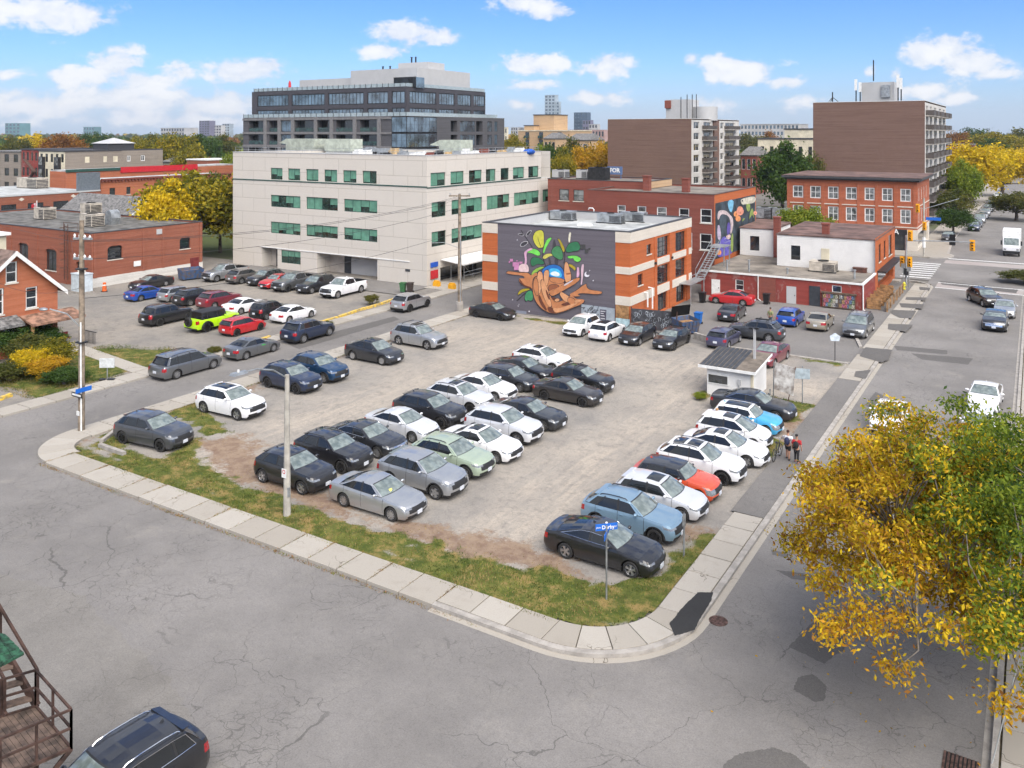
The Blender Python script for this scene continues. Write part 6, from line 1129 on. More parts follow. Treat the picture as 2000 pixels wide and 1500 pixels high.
  for end in(1,-1):
   for r in range(nr-1):
    for c_ in range(nc-1):
     v=[vert_cap(end,r,c_,sgn),vert_cap(end,r,c_+1,sgn),vert_cap(end,r+1,c_+1,sgn),vert_cap(end,r+1,c_,sgn)]
     if(end>0)==(sgn<0):v=v[::-1]
     if end>0:
      g0=nc-1-(P['grw']+1)
      if P['hl'][0]<=r<P['hl'][1]and c_<=2:mbx=part('headlight_'+sd_,['head']);k=0
      elif P['grz'][0]<=r<P['grz'][1]and c_>=g0 and P['grw']:mbx=part('grille',['grille']);k=0
      elif r==1 and c_>=1:mbx=part('front_intake',['plastic']);k=0
      else:mbx=part('front_bumper',PB);k=1 if r==0 else 0
     else:
      if 4<=r<(7 if P['hatch']and not P['spoiler']else 6)and c_<=(1 if P['hatch']else 2):mbx=part('taillight_'+sd_,['tail']);k=0
      elif r>=3:mbx=part('tailgate',PB);k=0
      else:mbx=part('rear_bumper',PB);k=1 if(r==0 or(P['clad']and r==1))else 0
     mbx.add(v,[(0,1,2,3)],k)
 xc,xft,xrt,xrb=P['xc'],P['xft'],P['xrt'],P['xrb'];zr0=H-0.055
 zroof=curve([(xrt,zr0-(0.06 if not P['boxy']else 0.0)),(lerp(xrt,xft,.35),zr0-.005),(lerp(xrt,xft,.7),zr0),(xft,zr0-(0.045 if not P['boxy']else 0.0))])
 ytop=hw*P['tum'];bT,bB=0.07*bx,0.16*bx
 pr=0.16 if P['hatch']else 0.14
 cols=[(xrb,xrt),(xrb+pr,xrt+.07)]
 if P['quarter']:
  qx=dC+0.02;qt=max(qx-0.02,xrt+0.42);cols+=[(qx-.035,qt-.04),(qx+.035,qt+.03)]
 cols+=[(dB-.045,dB-.06),(dB+.045,dB+.02),(xc-.20,xft-.05),(xc,xft)]
 cols=[(max(a,xrb),max(b,xrt))for a,b in cols]
 VR=[0,.07,.90,1.0]
 def gside(ci,vi,sgn):
  xb_,xt_=cols[ci];v=VR[vi];x=lerp(xb_,xt_,v);zb_=zs(xb_)-.004;zt_=zroof(xt_);z=lerp(zb_,zt_,v)
  yb=wx(xb_)*.935-.004;y=lerp(yb,ytop*(0.97 if ci in(0,len(cols)-1)else 1.0),v)+.03*math.sin(math.pi*v)
  return(x,y*sgn,z)
 ncl=len(cols);RC=[1,.9,.62,.3,0]
 for sgn,sd_ in((1,'l'),(-1,'r')):
  def fq(mb_,a,b,c,d,k=0):
   if sgn>0:mb_.quad(a,b,c,d,k)
   else:mb_.quad(d,c,b,a,k)
  for ci in range(ncl-1):
   for vi in range(3):
    a,b,c,d=gside(ci+1,vi,sgn),gside(ci,vi,sgn),gside(ci,vi+1,sgn),gside(ci+1,vi+1,sgn)
    pillar=ci in(0,ncl-2)or(P['quarter']and ci in(2,4))or(not P['quarter']and ci==2)
    if vi==1 and not pillar:
     nm=('window_q','window_r','window_f')[{1:0,3:1,5:2}[ci]]if P['quarter']else('window_r','window_f')[{1:0,3:1}[ci]]
     fq(part(nm+sd_,['glass']),a,b,c,d)
    else:
     k=1 if(pillar and ci not in(0,ncl-2)or vi==0)else 0
     if P['boxy']and vi>=0 and ci<ncl-2:k=1
     fq(part('pillars',['roofpaint' if P['roofk']!='glass' else 'paint','plastic']),a,b,c,d,k)
  for ci in range(ncl-1):
   for j in range(len(RC)-1):
    def rv(ci_,j_):
     xt_=cols[ci_][1];s_=RC[j_];e=1 if ci_==ncl-1 else 0;e2=1 if ci_==0 else 0
     x=xt_+bT*e*(1-s_*s_)-bT*0.6*e2*(1-s_*s_);yy=ytop*(0.97 if e or e2 else 1.0)*s_
     return(x,yy*sgn,zroof(xt_)+0.055*(1-s_*s_)*(0.75 if e or e2 else 1))
    fq(part('roof',['roof','plastic']),rv(ci+1,j),rv(ci,j),rv(ci,j+1),rv(ci+1,j+1))
  for front in(1,0):
   x0,x1=(xc,xft)if front else(xrb,xrt);yb=wx(x0)*.935-.004;bw_,tw_=(bB,bT)if front else(-bB*.55,-bT*.6)
   WV=[0,.04,.5,.94,1.0];WC=[1,.93,.62,.3,0]
   def wv(vi,j):
    v,s_=WV[vi],WC[j];x=lerp(x0,x1,v)+lerp(bw_,tw_,v)*(1-s_*s_);y=lerp(yb,ytop*.97,v)*s_
    zt_=zroof(x1)+.055*.75*(1-s_*s_);zb_=zs(x0)-.004+crown(x0)*(1-s_**2.4)-.012*(1-s_)
    return(x,y*sgn,lerp(zb_,zt_,v)+.018*math.sin(math.pi*v))
   for vi in range(4):
    for j in range(4):
     a,b,c,d=wv(vi,j),wv(vi,j+1),wv(vi+1,j+1),wv(vi+1,j)
     if front:a,b,c,d=d,c,b,a
     g_=vi in(1,2)and j>=1
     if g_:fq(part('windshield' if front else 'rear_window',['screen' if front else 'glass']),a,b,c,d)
     else:fq(part('pillars',['roofpaint' if P['roofk']!='glass' else 'paint','plastic']),a,b,c,d,1 if(vi==0 or(j>=1 and front)or P['boxy'])else 0)
  m_=part('mirror_'+sd_,['mirror']);mx=xc-.28;mz=zs(mx)+.09;my=wx(mx)*.95
  m_.blob((mx,sgn*(my+.12),mz),.075,.115,.07,u=8,w=5);m_.bar((mx,sgn*(my-.03),mz-.05),(mx,sgn*(my+.09),mz-.02),.05,.03)
  for dn,hx in(('handle_f'+sd_,dB+.13),('handle_r'+sd_,dC+.15)):
   x=hx;zz=lerp(gc,zs(x),.845);y=wx(x)*.976
   part(dn,['handle']).box(x-.02,x+.14,sgn*(y-.01),sgn*(y+.025),zz-.012,zz+.018)
  if P['rails']:
   pth=[(lerp(xrt+.12,xft-.12,u),sgn*(ytop*.90),zroof(lerp(xrt+.12,xft-.12,u))+(.055 if 0.02<u<.98 else.0)+.01)for u in(0,.06,.3,.5,.7,.94,1)]
   part('roof_rail_'+sd_,['rail']).tube(pth,.021,5)
  if P['clad']or P['flare']:
   for a_ in ax:
    m_=part('arch_trim_%d%s'%(a_>0,sd_),['plastic']);o_=(.16 if P['flare']else.018)
    for i in range(12):
     t0,t1=math.pi*i/12,math.pi*(i+1)/12
     def ap(tt,rr,yy):return(a_+rr*math.cos(tt),sgn*yy,wr+rr*math.sin(tt))
     yw=hw*.975+o_;rr=Ra+(.10 if P['flare']else.055)
     fq(m_,ap(t0,Ra-.005,yw),ap(t1,Ra-.005,yw),ap(t1,rr,yw),ap(t0,rr,yw));fq(m_,ap(t0,rr,yw),ap(t1,rr,yw),ap(t1,rr+.01,hw*.93),ap(t0,rr+.01,hw*.93))
     fq(m_,ap(t1,Ra-.005,yw),ap(t0,Ra-.005,yw),ap(t0,Ra-.005,hw*.85),ap(t1,Ra-.005,hw*.85))
 m_=part('underbody',['under']);m_.box(xr+.25,xf-.3,-(hw-.27),hw-.27,gc+.02,lerp(gc,P['belt'],.72));m_.box(ax[1]+Ra,ax[0]-Ra,-(hw-.08),hw-.08,gc+.01,gc+.16)
 m_.box(xr+.12,ax[1]-Ra,-(hw-.2),hw-.2,gc+.03,gc+.2);m_.box(ax[0]+Ra,xf-.25,-(hw-.25),hw-.25,gc+.03,gc+.2)
 for nm,e in(('front_plate',1),('rear_plate',-1)):
  x=(xf+.012)if e>0 else(xr-.012);r_=.36 if e>0 else(.52 if P['hatch']else.5);z=lerp(gc,P['nose']if e>0 else P['tail'],r_)
  part(nm,['plate']).box(x-.012,x+.012,-.16,.16,z-.085,z+.085)
 if P['spoiler']:
  z=zroof(xrt)+.03;part('spoiler',['paint']).add([(xrt+.06,-ytop*.93,z-.02),(xrt+.06,ytop*.93,z-.02),(xrt-.17,ytop*.86,z-.03),(xrt-.17,-ytop*.86,z-.03),(xrt+.06,-ytop*.93,z+.03),(xrt+.06,ytop*.93,z+.03),(xrt-.17,ytop*.86,z-.012),(xrt-.17,-ytop*.86,z-.012)],[(3,2,1,0),(4,5,6,7),(0,1,5,4),(1,2,6,5),(2,3,7,6),(3,0,4,7)])
 if P['sun']:
  for q_ in range(P['sun']if P['sun']<3 else 1):
   x1=xft-.10-q_*.78;x0=x1-(.62 if P['sun']<3 else 1.35);m_=part('sunroof',['sunglass'])
   cxs=[c_[1]for c_ in cols];czs=[zroof(v)for v in cxs];rks=[.75 if e in(0,ncl-1)else 1 for e in range(ncl)]
   def zf(x,y):return np.interp(x,cxs,czs)+.055*np.interp(x,cxs,rks)*np.interp(abs(y)/ytop,RC[::-1],[1-v*v for v in RC[::-1]])+.014
   for j in range(8):
    for i_ in range(4):
     y0,y1,a0,a1=lerp(-.44,.44,j/8),lerp(-.44,.44,(j+1)/8),lerp(x0,x1,i_/4),lerp(x0,x1,(i_+1)/4);m_.quad((a0,y0,zf(a0,y0)),(a1,y0,zf(a1,y0)),(a1,y1,zf(a1,y1)),(a0,y1,zf(a0,y1)))
 if P['fin']:
  x=xrt+.22;z=zroof(x)+.05;part('antenna_fin',['paint']).add([(x+.09,0,z),(x-.07,.025,z),(x-.07,-.025,z),(x-.06,0,z+.075)],[(0,1,3),(0,3,2),(1,2,3),(0,2,1)])
 if P['rack']:
  for u in(.25,.75):
   x=lerp(xrt,xft,u);z=zroof(x)+.14;part('roof_rack',['plastic']).tube([(x,-ytop*.95,z-.09),(x,-ytop*.9,z),(x,ytop*.9,z),(x,ytop*.95,z-.09)],.028,5)
  if P['rack']>1:part('roof_rack',['plastic']).box(lerp(xrt,xft,.15),lerp(xrt,xft,.85),.1,.16,z,z+.06).box(lerp(xrt,xft,.15),lerp(xrt,xft,.85),.4,.46,z,z+.06)
 if P['bed']:
  m_=part('bed_liner',['plastic']);x0,x1=xr+.13,xrb-.05;w_=hw*.78;zt=zs(xr+1)+.02;zf=zt-.5
  m_.quad((x0,-w_,zf),(x1,-w_,zf),(x1,w_,zf),(x0,w_,zf));m_.quad((x0,-w_,zf),(x0,-w_,zt),(x1,-w_,zt),(x1,-w_,zf));m_.quad((x0,w_,zt),(x0,w_,zf),(x1,w_,zf),(x1,w_,zt))
  m_.quad((x0,-w_,zf),(x0,w_,zf),(x0,w_,zt),(x0,-w_,zt));m_.quad((x1,-w_,zt),(x1,w_,zt),(x1,w_,zf),(x1,-w_,zf))
  for s_ in(1,-1):m_.quad((x0,s_*w_,zt),(x1,s_*w_,zt),(x1,s_*hw*.90,zt),(x0,s_*hw*.90,zt))
 if P['trim']:
  for sgn in(1,-1):
   pts_=[gside(ci,1,sgn)for ci in range(1,ncl-1)]+[gside(ncl-2,2,sgn)]+[gside(ci,2,sgn)for ci in range(ncl-3,0,-1)]+[gside(1,1,sgn)]
   part('window_trim',['chrome']).tube([(a,b+sgn*.008,c)for a,b,c in pts_],.011,4)
 _cars[key]=(parts,P);return _cars[key]
_wheel={}
def wheel_meshes(r,rim,flip):
 k=(round(r,3),rim)
 if k not in _wheel:
  w_=.105
  ty=MB().lathe([(r*.66,-w_),(r*.9,-w_-.004),(r*.985,-w_*.8),(r,-w_*.4),(r,w_*.4),(r*.985,w_*.8),(r*.9,w_+.004),(r*.66,w_)],24,'y')
  rm=MB();rr=r*.68
  rm.lathe([(rr,-w_),(rr,w_*.9),(rr*.94,w_*.98),(rr*.90,w_*.7)],24,'y',k=0);rm.lathe([(rr*.92,w_*.30),(.01,w_*.30)],20,'y',k=1)
  ns=(5,10,7,5,6)[rim%5];double=rim%5==3
  for i in range(ns):
   for dl in((-.16,.16)if double else(0,)):
    a=2*math.pi*i/ns+dl;ca,sa=math.cos(a),math.sin(a);h=.5*(.15,.065,.11,.055,.17)[rim%5]*rr/.23*.23/rr*(rr/.23)
    p=[]
    for rad,hw_ in((rr*.16,h*.9),(rr*.93,h*.75)):
     for s_ in(-1,1):p.append((ca*rad-sa*hw_*s_,sa*rad+ca*hw_*s_))
    v=[(x,w_*.82 if j<2 else w_*.9,z)for j,(x,z)in enumerate(p)]+[(x,w_*.3,z)for x,z in p]
    rm.add(v,[(1,0,2,3),(0,4,6,2),(5,1,3,7)],0)
  rm.lathe([(.01,w_*.92),(rr*.2,w_*.88),(rr*.24,w_*.3)],12,'y',k=0)
  ty2=ty.mesh('wheel',[M_TYRE],40)
  _wheel[k]=(ty2,{True:rm.mesh('rim',[M_DALLOY,M_UNDER],30),False:rm.mesh('rim',[M_ALLOY,M_UNDER],30)})
 return _wheel[k]
NAMES={'arch_trim_1l':'arch_trim','arch_trim_0l':'arch_trim','arch_trim_1r':'arch_trim','arch_trim_0r':'arch_trim','door_fl':'door','door_fr':'door','door_rl':'door','door_rr':'door','window_fl':'side_window','window_fr':'side_window','window_rl':'side_window','window_rr':'side_window','window_ql':'quarter_window','window_qr':'quarter_window','headlight_l':'headlight','headlight_r':'headlight','taillight_l':'taillight','taillight_r':'taillight','mirror_l':'side_mirror','mirror_r':'side_mirror','front_plate':'licence_plate','rear_plate':'licence_plate','roof_rail_l':'roof_rail','roof_rail_r':'roof_rail'}
_cmesh={}
CARZ=0.02
def car(typ,col,x,y,head,label,group=None,cat='car',z=CARZ,over=None,dark=False,roof=None,chrome=False,small=False,hs=0.965,name='parked_car'):
 P=dict(BASE);P.update(TYPES[typ]);P.update(over or{});key=(typ,tuple(sorted((over or{}).items())))
 parts,P=car_parts(key,P)
 root=empty(name,(x,y,z),R(head),label,cat,group);root.scale=(1,1,hs)
 pc=PAINT[col];rc=pc if P['roofk']=='paint' else(M_GLASS if P['roofk']=='glass' else M_PLASTIC)
 if roof:rc=PAINT[roof]
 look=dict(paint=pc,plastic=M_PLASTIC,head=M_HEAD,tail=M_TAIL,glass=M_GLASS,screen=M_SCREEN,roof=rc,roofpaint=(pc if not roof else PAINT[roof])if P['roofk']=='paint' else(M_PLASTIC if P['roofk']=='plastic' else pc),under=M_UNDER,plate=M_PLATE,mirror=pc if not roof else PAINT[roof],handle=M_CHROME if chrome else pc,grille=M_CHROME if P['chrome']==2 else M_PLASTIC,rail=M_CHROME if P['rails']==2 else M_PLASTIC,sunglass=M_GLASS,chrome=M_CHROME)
 made={};order=sorted(parts,key=lambda s:s.startswith('handle'))
 for nm in order:
  mb_,slots=parts[nm]
  if small and nm in('underbody_x','antenna_fin','handle_fl','handle_fr','handle_rl','handle_rr','front_intake','window_trim'):continue
  ck=(key,nm)
  if ck not in _cmesh:_cmesh[ck]=mb_.mesh(NAMES.get(nm,nm.split('_f')[0]if nm.startswith('handle')else nm),[M_PLASTIC]*len(slots),38)
  par=made.get('door_'+nm[-2:])if nm.startswith('handle')else root
  o=link(NAMES.get(nm,'handle' if nm.startswith('handle')else nm),_cmesh[ck],par or root);made[nm]=o
  for i,s_ in enumerate(slots):o.material_slots[i].link='OBJECT';o.material_slots[i].material=look[s_]
 ty,rims=wheel_meshes(P['wr'],P['rim'],0);hw=P['W']/2
 for sx_ in(1,-1):
  for sy in(1,-1):
   wo=link('wheel',ty,root,(sx_*P['wb']/2,sy*(hw-.125),P['wr']),0 if sy>0 else math.pi);wo.rotation_euler[1]=rng.uniform(0,1.2)
   wo.scale=(1,1,1);link('rim',rims[dark],wo)
 if typ=='jeep':
  ro=link('spare_wheel',ty,root,(P['wb']/2+P['fo']-P['L']-.12,0.08,1.02),math.pi/2);link('rim',rims[True],ro)
 return root
G_='cars parked in the gravel lot';M_LIMEY=mat('yellow_paper',(.7,.65,.15),.7,var=.05)
def lotcar(typ,col,fx,fy,label,head=0,**kw):
 """placed by the ground contact of its near-side front wheel (heading +x, near side -y)"""
 P=dict(BASE);P.update(TYPES[typ]);P.update(kw.get('over')or{})
 return car(typ,col,fx-P['wb']/2,fy+P['W']/2-.12,head,label,G_,**kw)
lotcar('crossover','black',-29.6,28.9,'black crossover with two-tone spoked wheels, next to the concrete lamp pole',over=dict(L=4.35,rim=3,rails=0,wr=.345))
lotcar('crossover','black',-29.7,31.7,'black crossover with roof rails, second in line behind the lamp pole',over=dict(rim=4),dark=True)
lotcar('sedan','charcoal',-29.5,34.2,'dark grey sedan with chrome grille, between two pale and black cars',over=dict(L=4.68,rim=1,chrome=2,trim=1))
lotcar('compact','pearl',-29.3,36.9,'silvery white compact sedan right behind the dark grey chrome-grilled sedan',over=dict(rim=1))
lotcar('suv','black',-29.3,39.5,'black tall SUV with dark wheels, between the silvery compact sedan and a railed wagon',dark=True,over=dict(L=4.70))
lotcar('crossover','pearl',-29.3,42.5,'pale silver wagon with black roof rails and glass roof',over=dict(sun=1,rim=4,clad=1),dark=True)
lotcar('compact','white',-29.3,45.3,'white compact sedan behind the pale railed wagon')
lotcar('hatch','charcoal',-29.0,47.8,'dark grey hatchback with chrome window line in the middle row',over=dict(trim=1,rim=1))
lotcar('fastback','black',-29.2,50.2,'low black fastback sedan parked beside the farthest white crossover',dark=True)
lotcar('crossover','white',-29.4,53.0,'white crossover with small sunroof at the far end of the middle block',over=dict(sun=1,rails=0,clad=0,H=1.55))
cam_=lotcar('sedan','silver',-24.2,29.0,'silver sedan with a yellow slip on the windshield, foremost of the middle block',over=dict(rim=1,trim=0,chrome=0))
lotcar('suv','silver',-23.9,31.8,'silver grey SUV with black lower trim, behind the foremost silver sedan',over=dict(rim=0))
lotcar('crossover','sage',-24.0,34.4,'pale sage green crossover with black roof rails',over=dict(L=4.53))
lotcar('luxsedan','white',-23.8,36.9,'white sedan with sunroof behind the sage green crossover',over=dict(sun=1,rim=1))
lotcar('suv','pearl',-24.2,39.6,'pearl white SUV between the sunroof sedan and a dark grey sedan',over=dict(L=4.57,clad=1))
lotcar('sedan','charcoal',-24.1,42.3,'dark grey sedan at the end of its line facing the open aisle',over=dict(rim=1))
lotcar('luxsedan','brown',-24.1,47.3,'brownish black sedan with black wheels, standing a little apart',dark=True)
lotcar('crossover','black',-24.6,50.0,'black crossover with roof rack bars behind the brownish sedan',over=dict(L=4.3,H=1.54,rails=0,rack=1))
obj('paper_slip',MB().add([(.80,.22,1.015),(.80,.42,1.01),(.68,.42,1.09),(.68,.22,1.095)],[(0,1,2,3)]).off((.085,-.5,.03)),[M_LIMEY],cam_)
lotcar('fastback','black',-13.3,30.2,'black fastback sedan with chrome window arc behind the street name post',over=dict(L=4.9,wb=2.84,trim=1,rim=3,W=1.86))
lotcar('crossover','powder',-13.5,33.1,'powder blue crossover with dark wheels and roof rails',dark=True)
lotcar('hatch','pearl',-13.3,35.7,'silvery white hatchback with sunroof behind the powder blue crossover',over=dict(sun=1))
lotcar('mini','orange',-13.3,37.9,'orange small wagon with black roof',roof='black',over=dict(L=4.25,wb=2.67,rim=4),dark=True)
lotcar('crossover','white',-13.0,40.4,'white crossover with double glass roof behind the orange wagon',over=dict(sun=2,rim=4),dark=True)
lotcar('compact','white',-12.6,43.2,'white sedan with single sunroof, sixth from the street name post',over=dict(sun=1,L=4.55))
lotcar('fit','white',-13.0,45.7,'white tall hatchback with small sunroof next to the sky blue one',over=dict(sun=1))
lotcar('mini','skyblue',-13.0,48.2,'sky blue small hatchback with white roof',roof='white',over=dict(sun=3,L=4.0,wb=2.57),dark=True)
lotcar('sedan','charcoal',-13.2,51.0,'large dark grey sedan with chrome window line below the attendant booth',over=dict(L=5.1,wb=2.84,fo=1.02,trim=1))
G2_='cars parked along the left side of the gravel lot'
def edge(typ,col,rx,ry,fx,fy,label,**kw):
 h=math.degrees(math.atan2(fy-ry,fx-rx));P=dict(BASE);P.update(TYPES[typ]);P.update(kw.get('over')or{});mx,my=(rx+fx)/2,(ry+fy)/2;o_=P['W']/2-.12
 side=kw.pop('side',1)
 return car(typ,col,mx-math.sin(R(h))*o_*side,my+math.cos(R(h))*o_*side,h,label,kw.pop('group',G2_),**kw)
edge('suv','grey',-42.8,28.4,-40.0,28.75,'slate grey SUV parked on the grass beside concrete parking blocks',over=dict(wb=2.82,rim=3,clad=0,wr=.37),dark=True)
edge('suv','white',-43.3,34.15,-40.5,34.3,'white SUV with large sunroof parked half on the grass',over=dict(wb=2.81,sun=3,rim=3,clad=0,wr=.37))
edge('suv','navy',-44.0,39.8,-41.2,39.75,'dark blue grey SUV with black wheels and grille beside a brighter blue one',dark=True,over=dict(rim=2))
edge('suv','blue',-44.15,42.6,-41.4,42.5,'deep blue SUV with chrome-edged grille',over=dict(chrome=0,grw=2,rim=1))
edge('ev','charcoal',-43.8,48.0,-41.0,48.0,'charcoal rounded electric crossover with glass roof and bright wheels',over=dict(rim=4))
edge('bigsuv','silver',-43.8,53.4,-40.9,53.3,'silver large SUV with roof bars and sunroof',over=dict(sun=1,rack=1,rails=2,clad=0,rim=3))
edge('compact','black',-44.2,65.05,-41.45,65.0,'black sedan parked under the hands mural',over=dict(wb=2.7,rim=1),dark=True)
G3_='cars parked in front of the mural building'
car('hatch','white',-33.2,64.9,-91,'white hatchback facing out, left of the twin white hatchback',G3_,over=dict(rim=3))
car('hatch','white',-30.6,64.6,89,'white hatchback parked nose-in with its red taillights showing',G3_,over=dict(sun=3))
car('hatch','black',-27.95,64.7,-91,'black hatchback facing out next to the white nose-in hatchback',G3_,over=dict(L=4.45,wb=2.7,H=1.45,rim=2))
car('hatch','black',-25.0,64.75,-92,'black low hatchback, last before the low concrete wall',G3_,over=dict(L=4.5,wb=2.7,H=1.42),dark=True)
G4_='cars in the paved yard behind the booth'
car('compact','red',-26.0,83.7,182,'bright red sedan against the red painted wall',G4_,z=.04)
car('compact','charcoal',-23.9,77.2,92,'dark grey sedan seen from behind in the paved yard',G4_,z=.04,over=dict(spoiler=0))
car('wagonhatch','brightblue',-18.8,77.9,90,'bright blue hatchback with a person at its door',G4_,z=.04)
car('compact','beige',-16.2,77.7,91,'champagne beige sedan seen from behind in the paved yard',G4_,z=.04,over=dict(L=4.5))
car('minivan','midgrey',-12.95,77.0,-91,'grey minivan facing out at the yard corner by the sidewalk',G4_,z=.04)
car('suv','grey',-19.9,70.65,178,'grey SUV with roof rack crossing the paved yard',G4_,z=.04,over=dict(rack=2,rim=2))
car('hatch','violet',-21.5,67.3,88,'dark violet blue hatchback behind the booth roof',G4_,z=.04)
car('sedan','darkred',-17.0,64.1,-94,'dark red sedan facing out beside the booth',G4_,over=dict(L=4.75))
G5_='cars parked along the left street'
def streetcar(typ,col,rx,ry,label,head=90,**kw):
 P=dict(BASE);P.update(TYPES[typ]);P.update(kw.get('over')or{})
 return car(typ,col,rx-P['W']/2+.12,ry+P['wb']/2,head,label,kw.pop('group',G5_),z=kw.pop('z',0.005),**kw)
streetcar('minivan','midgrey',-50.9,37.8,'silver grey minivan at the kerb by the lawn path',over=dict(rim=1))
fr=streetcar('compact','midgrey',-50.8,43.8,'grey sedan with a bright green letter on its door',over=dict(rim=1))
streetcar('bigsuv','navy',-50.8,49.7,'dark blue SUV with chrome window line on the left street',over=dict(trim=1,rails=2,rim=1,L=4.92))
streetcar('suv','silver',-50.95,63.6,'silver SUV parked alone near the office building',over=dict(clad=1),dark=True)
M_LIME=mat('green_sticker',(0.05,0.55,0.08),0.5,var=0.1)
text_part('door_letter','D',0.62,M_LIME,fr,(0.35,-0.875,0.62),(R(90),0,0),bold=0.02)
G6_='cars in the lot beyond the left street'
def L6(typ,col,rx,ry,label,head=90,**kw):return streetcar(typ,col,rx,ry,label,head,group=G6_,z=.025,**kw)
L6('boxsuv','black',-66.0,47.3,'black boxy SUV nearest the brick house',over=dict(rim=4),dark=True)
L6('jeep','lime',-60.6,48.0,'lime green off-roader with spare wheel and black hard top',dark=True,over=dict(wb=2.95))
L6('hatch','red',-57.2,48.3,'red small hatchback next to the lime green off-roader',over=dict(L=4.1,wb=2.58),dark=True)
L6('compact','white',-57.2,54.2,'white sedan in the front row of the left lot',over=dict(rim=1))
L6('boxlet','black',-59.9,54.0,'small black boxy SUV beside the white front-row sedan')
L6('luxsedan','white',-63.7,54.3,'white sedan seen from behind, left of the small black SUV',over=dict(L=4.7))
L6('suv','darkred',-67.8,54.6,'dark red SUV in the middle of the left lot',over=dict(clad=0))
L6('suv','black',-71.0,54.3,'black SUV between the dark red one and a silver wagon')
L6('wagonhatch','silver',-74.2,54.6,'silver wagon between black SUV and blue sedan')
L6('compact','brightblue',-77.3,53.2,'blue sedan at the end of the row in the left lot',over=dict(rim=1))
car('sedan','black',-83.3,58.5,-90,'long black sedan beside the old brick hall',G6_,z=.025,over=dict(L=4.95))
car('pickup','silver',-80.6,66.3,-92,'silver pickup truck beside the blue skip',G6_,'pickup truck',z=.025,over=dict(wb=3.4,L=5.6))
car('suv','taupe',-77.2,66.6,89,'taupe SUV parked tail out in the row below the office',G6_,z=.025)
car('suv','charcoal',-74.4,66.9,-90,'dark grey SUV facing out in the row below the office',G6_,z=.025)
car('compact','red',-71.9,66.4,-90,'red sedan mostly hidden behind a grey pickup',G6_,z=.025)
car('pickup','midgrey',-69.2,66.3,-90,'grey pickup truck in the row below the office',G6_,'pickup truck',z=.025,over=dict(wb=3.5,L=5.6,rim=4),dark=True)
car('bigsuv','black',-66.3,66.7,-90,'black large SUV between grey and white pickups',G6_,z=.025)
car('pickup','white',-62.3,66.6,-88,'white pickup truck at the street end of the row below the office',G6_,'pickup truck',z=.025)
G7_='cars along the right street'
car('compact','white',-2.75,61.0,-92,'white sedan parked at the right kerb with its headlights towards us',G7_,z=.005)
car('compact','white',-7.3,53.8,-91,'white car driving up the street, half hidden by the yellow tree',G7_,z=.005,name='moving_car')
car('hatch','white',-2.75,54.6,-90,'white car behind the top of the yellow tree at the right kerb',G7_,z=.005)
car('bigsuv','black',-3.1,85.7,-91,'black car with chrome grille at the right kerb',G7_,z=.005,over=dict(H=1.5,wb=2.8,L=4.8,rails=0,chrome=2,spoiler=0))
car('sedan','silver',-2.55,92.3,-90,'silver car just behind the black chrome-grilled one',G7_,z=.005)
car('suv','brown',-4.4,96.8,-62,'dark brown SUV pulling out from the right kerb',G7_,z=.005,name='moving_car')
FAR=[('suv','navy',-9.3,168.5,'dark blue car first of the far row beyond the crossing'),('sedan','grey',-9.2,176.0,'grey blue car second of the far row beyond the crossing'),('minivan','silver',-9.2,184.5,'silver van third of the far row beyond the crossing'),('compact','white',-9.1,193.0,'white small car fourth of the far row beyond the crossing'),('sedan','silver',-9.0,201.5,'silver car fifth of the far row beyond the crossing'),('suv','charcoal',-8.9,210.5,'dark car sixth of the far row beyond the crossing'),('suv','navy',-8.8,226,'dark blue car seventh of the far row beyond the crossing'),('compact','darkred',-8.7,236,'dark red car eighth of the far row beyond the crossing'),('suv','white',-8.5,252,'white car ninth of the far row beyond the crossing'),('sedan','silver',-8.3,268,'silver car tenth of the far row beyond the crossing'),('sedan','navy',-8.0,330,'blue car farthest up the street')]
for ty_,co_,x_,y_,lb in FAR:car(ty_,co_,x_,y_,-90,lb,'cars parked up the far street',z=.005,small=True)
car('sedan','grey',-11.9,150.5,-90,'grey car half hidden behind the hanging yellow traffic light','cars parked up the far street',z=.13,small=True)
car('bigsuv','black',-19.75,12.65,-92.6,'glossy black SUV with chrome roof rails at the bottom of the picture',None,over=dict(L=4.78,wb=2.77,H=1.70,rails=2,trim=1,clad=1,rim=3),z=.005)
# street furniture and small things
M_POLEW=mat('weathered_pole',(.24,.19,.14),.9,var=.25,scale=2.5);M_POLEC=mat('concrete_pole',(.38,.355,.31),.85,var=.12,scale=2);M_STEEL=mat('steel_post',(.30,.31,.31),.5,.5,var=.15,scale=3)
M_SIGNB=mat('street_sign_blue',(.01,.12,.50),.45,var=.05);M_YEL=mat('signal_yellow',(.75,.36,.01),.45,var=.08);M_BIN=mat('bin_blue',(.01,.12,.42),.5,var=.15);M_SKIP=mat('skip_blue',(.02,.07,.17),.6,var=.35,scale=3,col2=(.10,.07,.05));M_BLK=mat('black_poly',(.012,.012,.013),.45,var=.15);M_ORN=mat('cone_orange',(.62,.11,.015),.6,var=.15);M_WIRE=mat('cable',(.03,.03,.03),.6,var=0);M_WIREL=mat('pale_cable',(.45,.47,.45),.5,var=.1)
def wire(a,b,sag,label,r_=.014,m_=None,n=14):
 pts=[(lerp(a[0],b[0],u),lerp(a[1],b[1],u),lerp(a[2],b[2],u)-sag*4*u*(1-u))for u in np.linspace(0,1,n)]
 return thing1('overhead_wire',MB().tube(pts,r_,4,cap=False),[m_ or M_WIRE],tuple(pts[0]),label,'wire','overhead wires')
up=empty('utility_pole',(-46.6,28.3,.1),0,'wooden utility pole with insulators and a street lamp at the left corner','utility pole')
obj('pole',MB().tube([(0,0,0),(-.12,.1,6),(-.3,.2,12.0)],[.19,.165,.13],10),[M_POLEW],up,smooth=60)
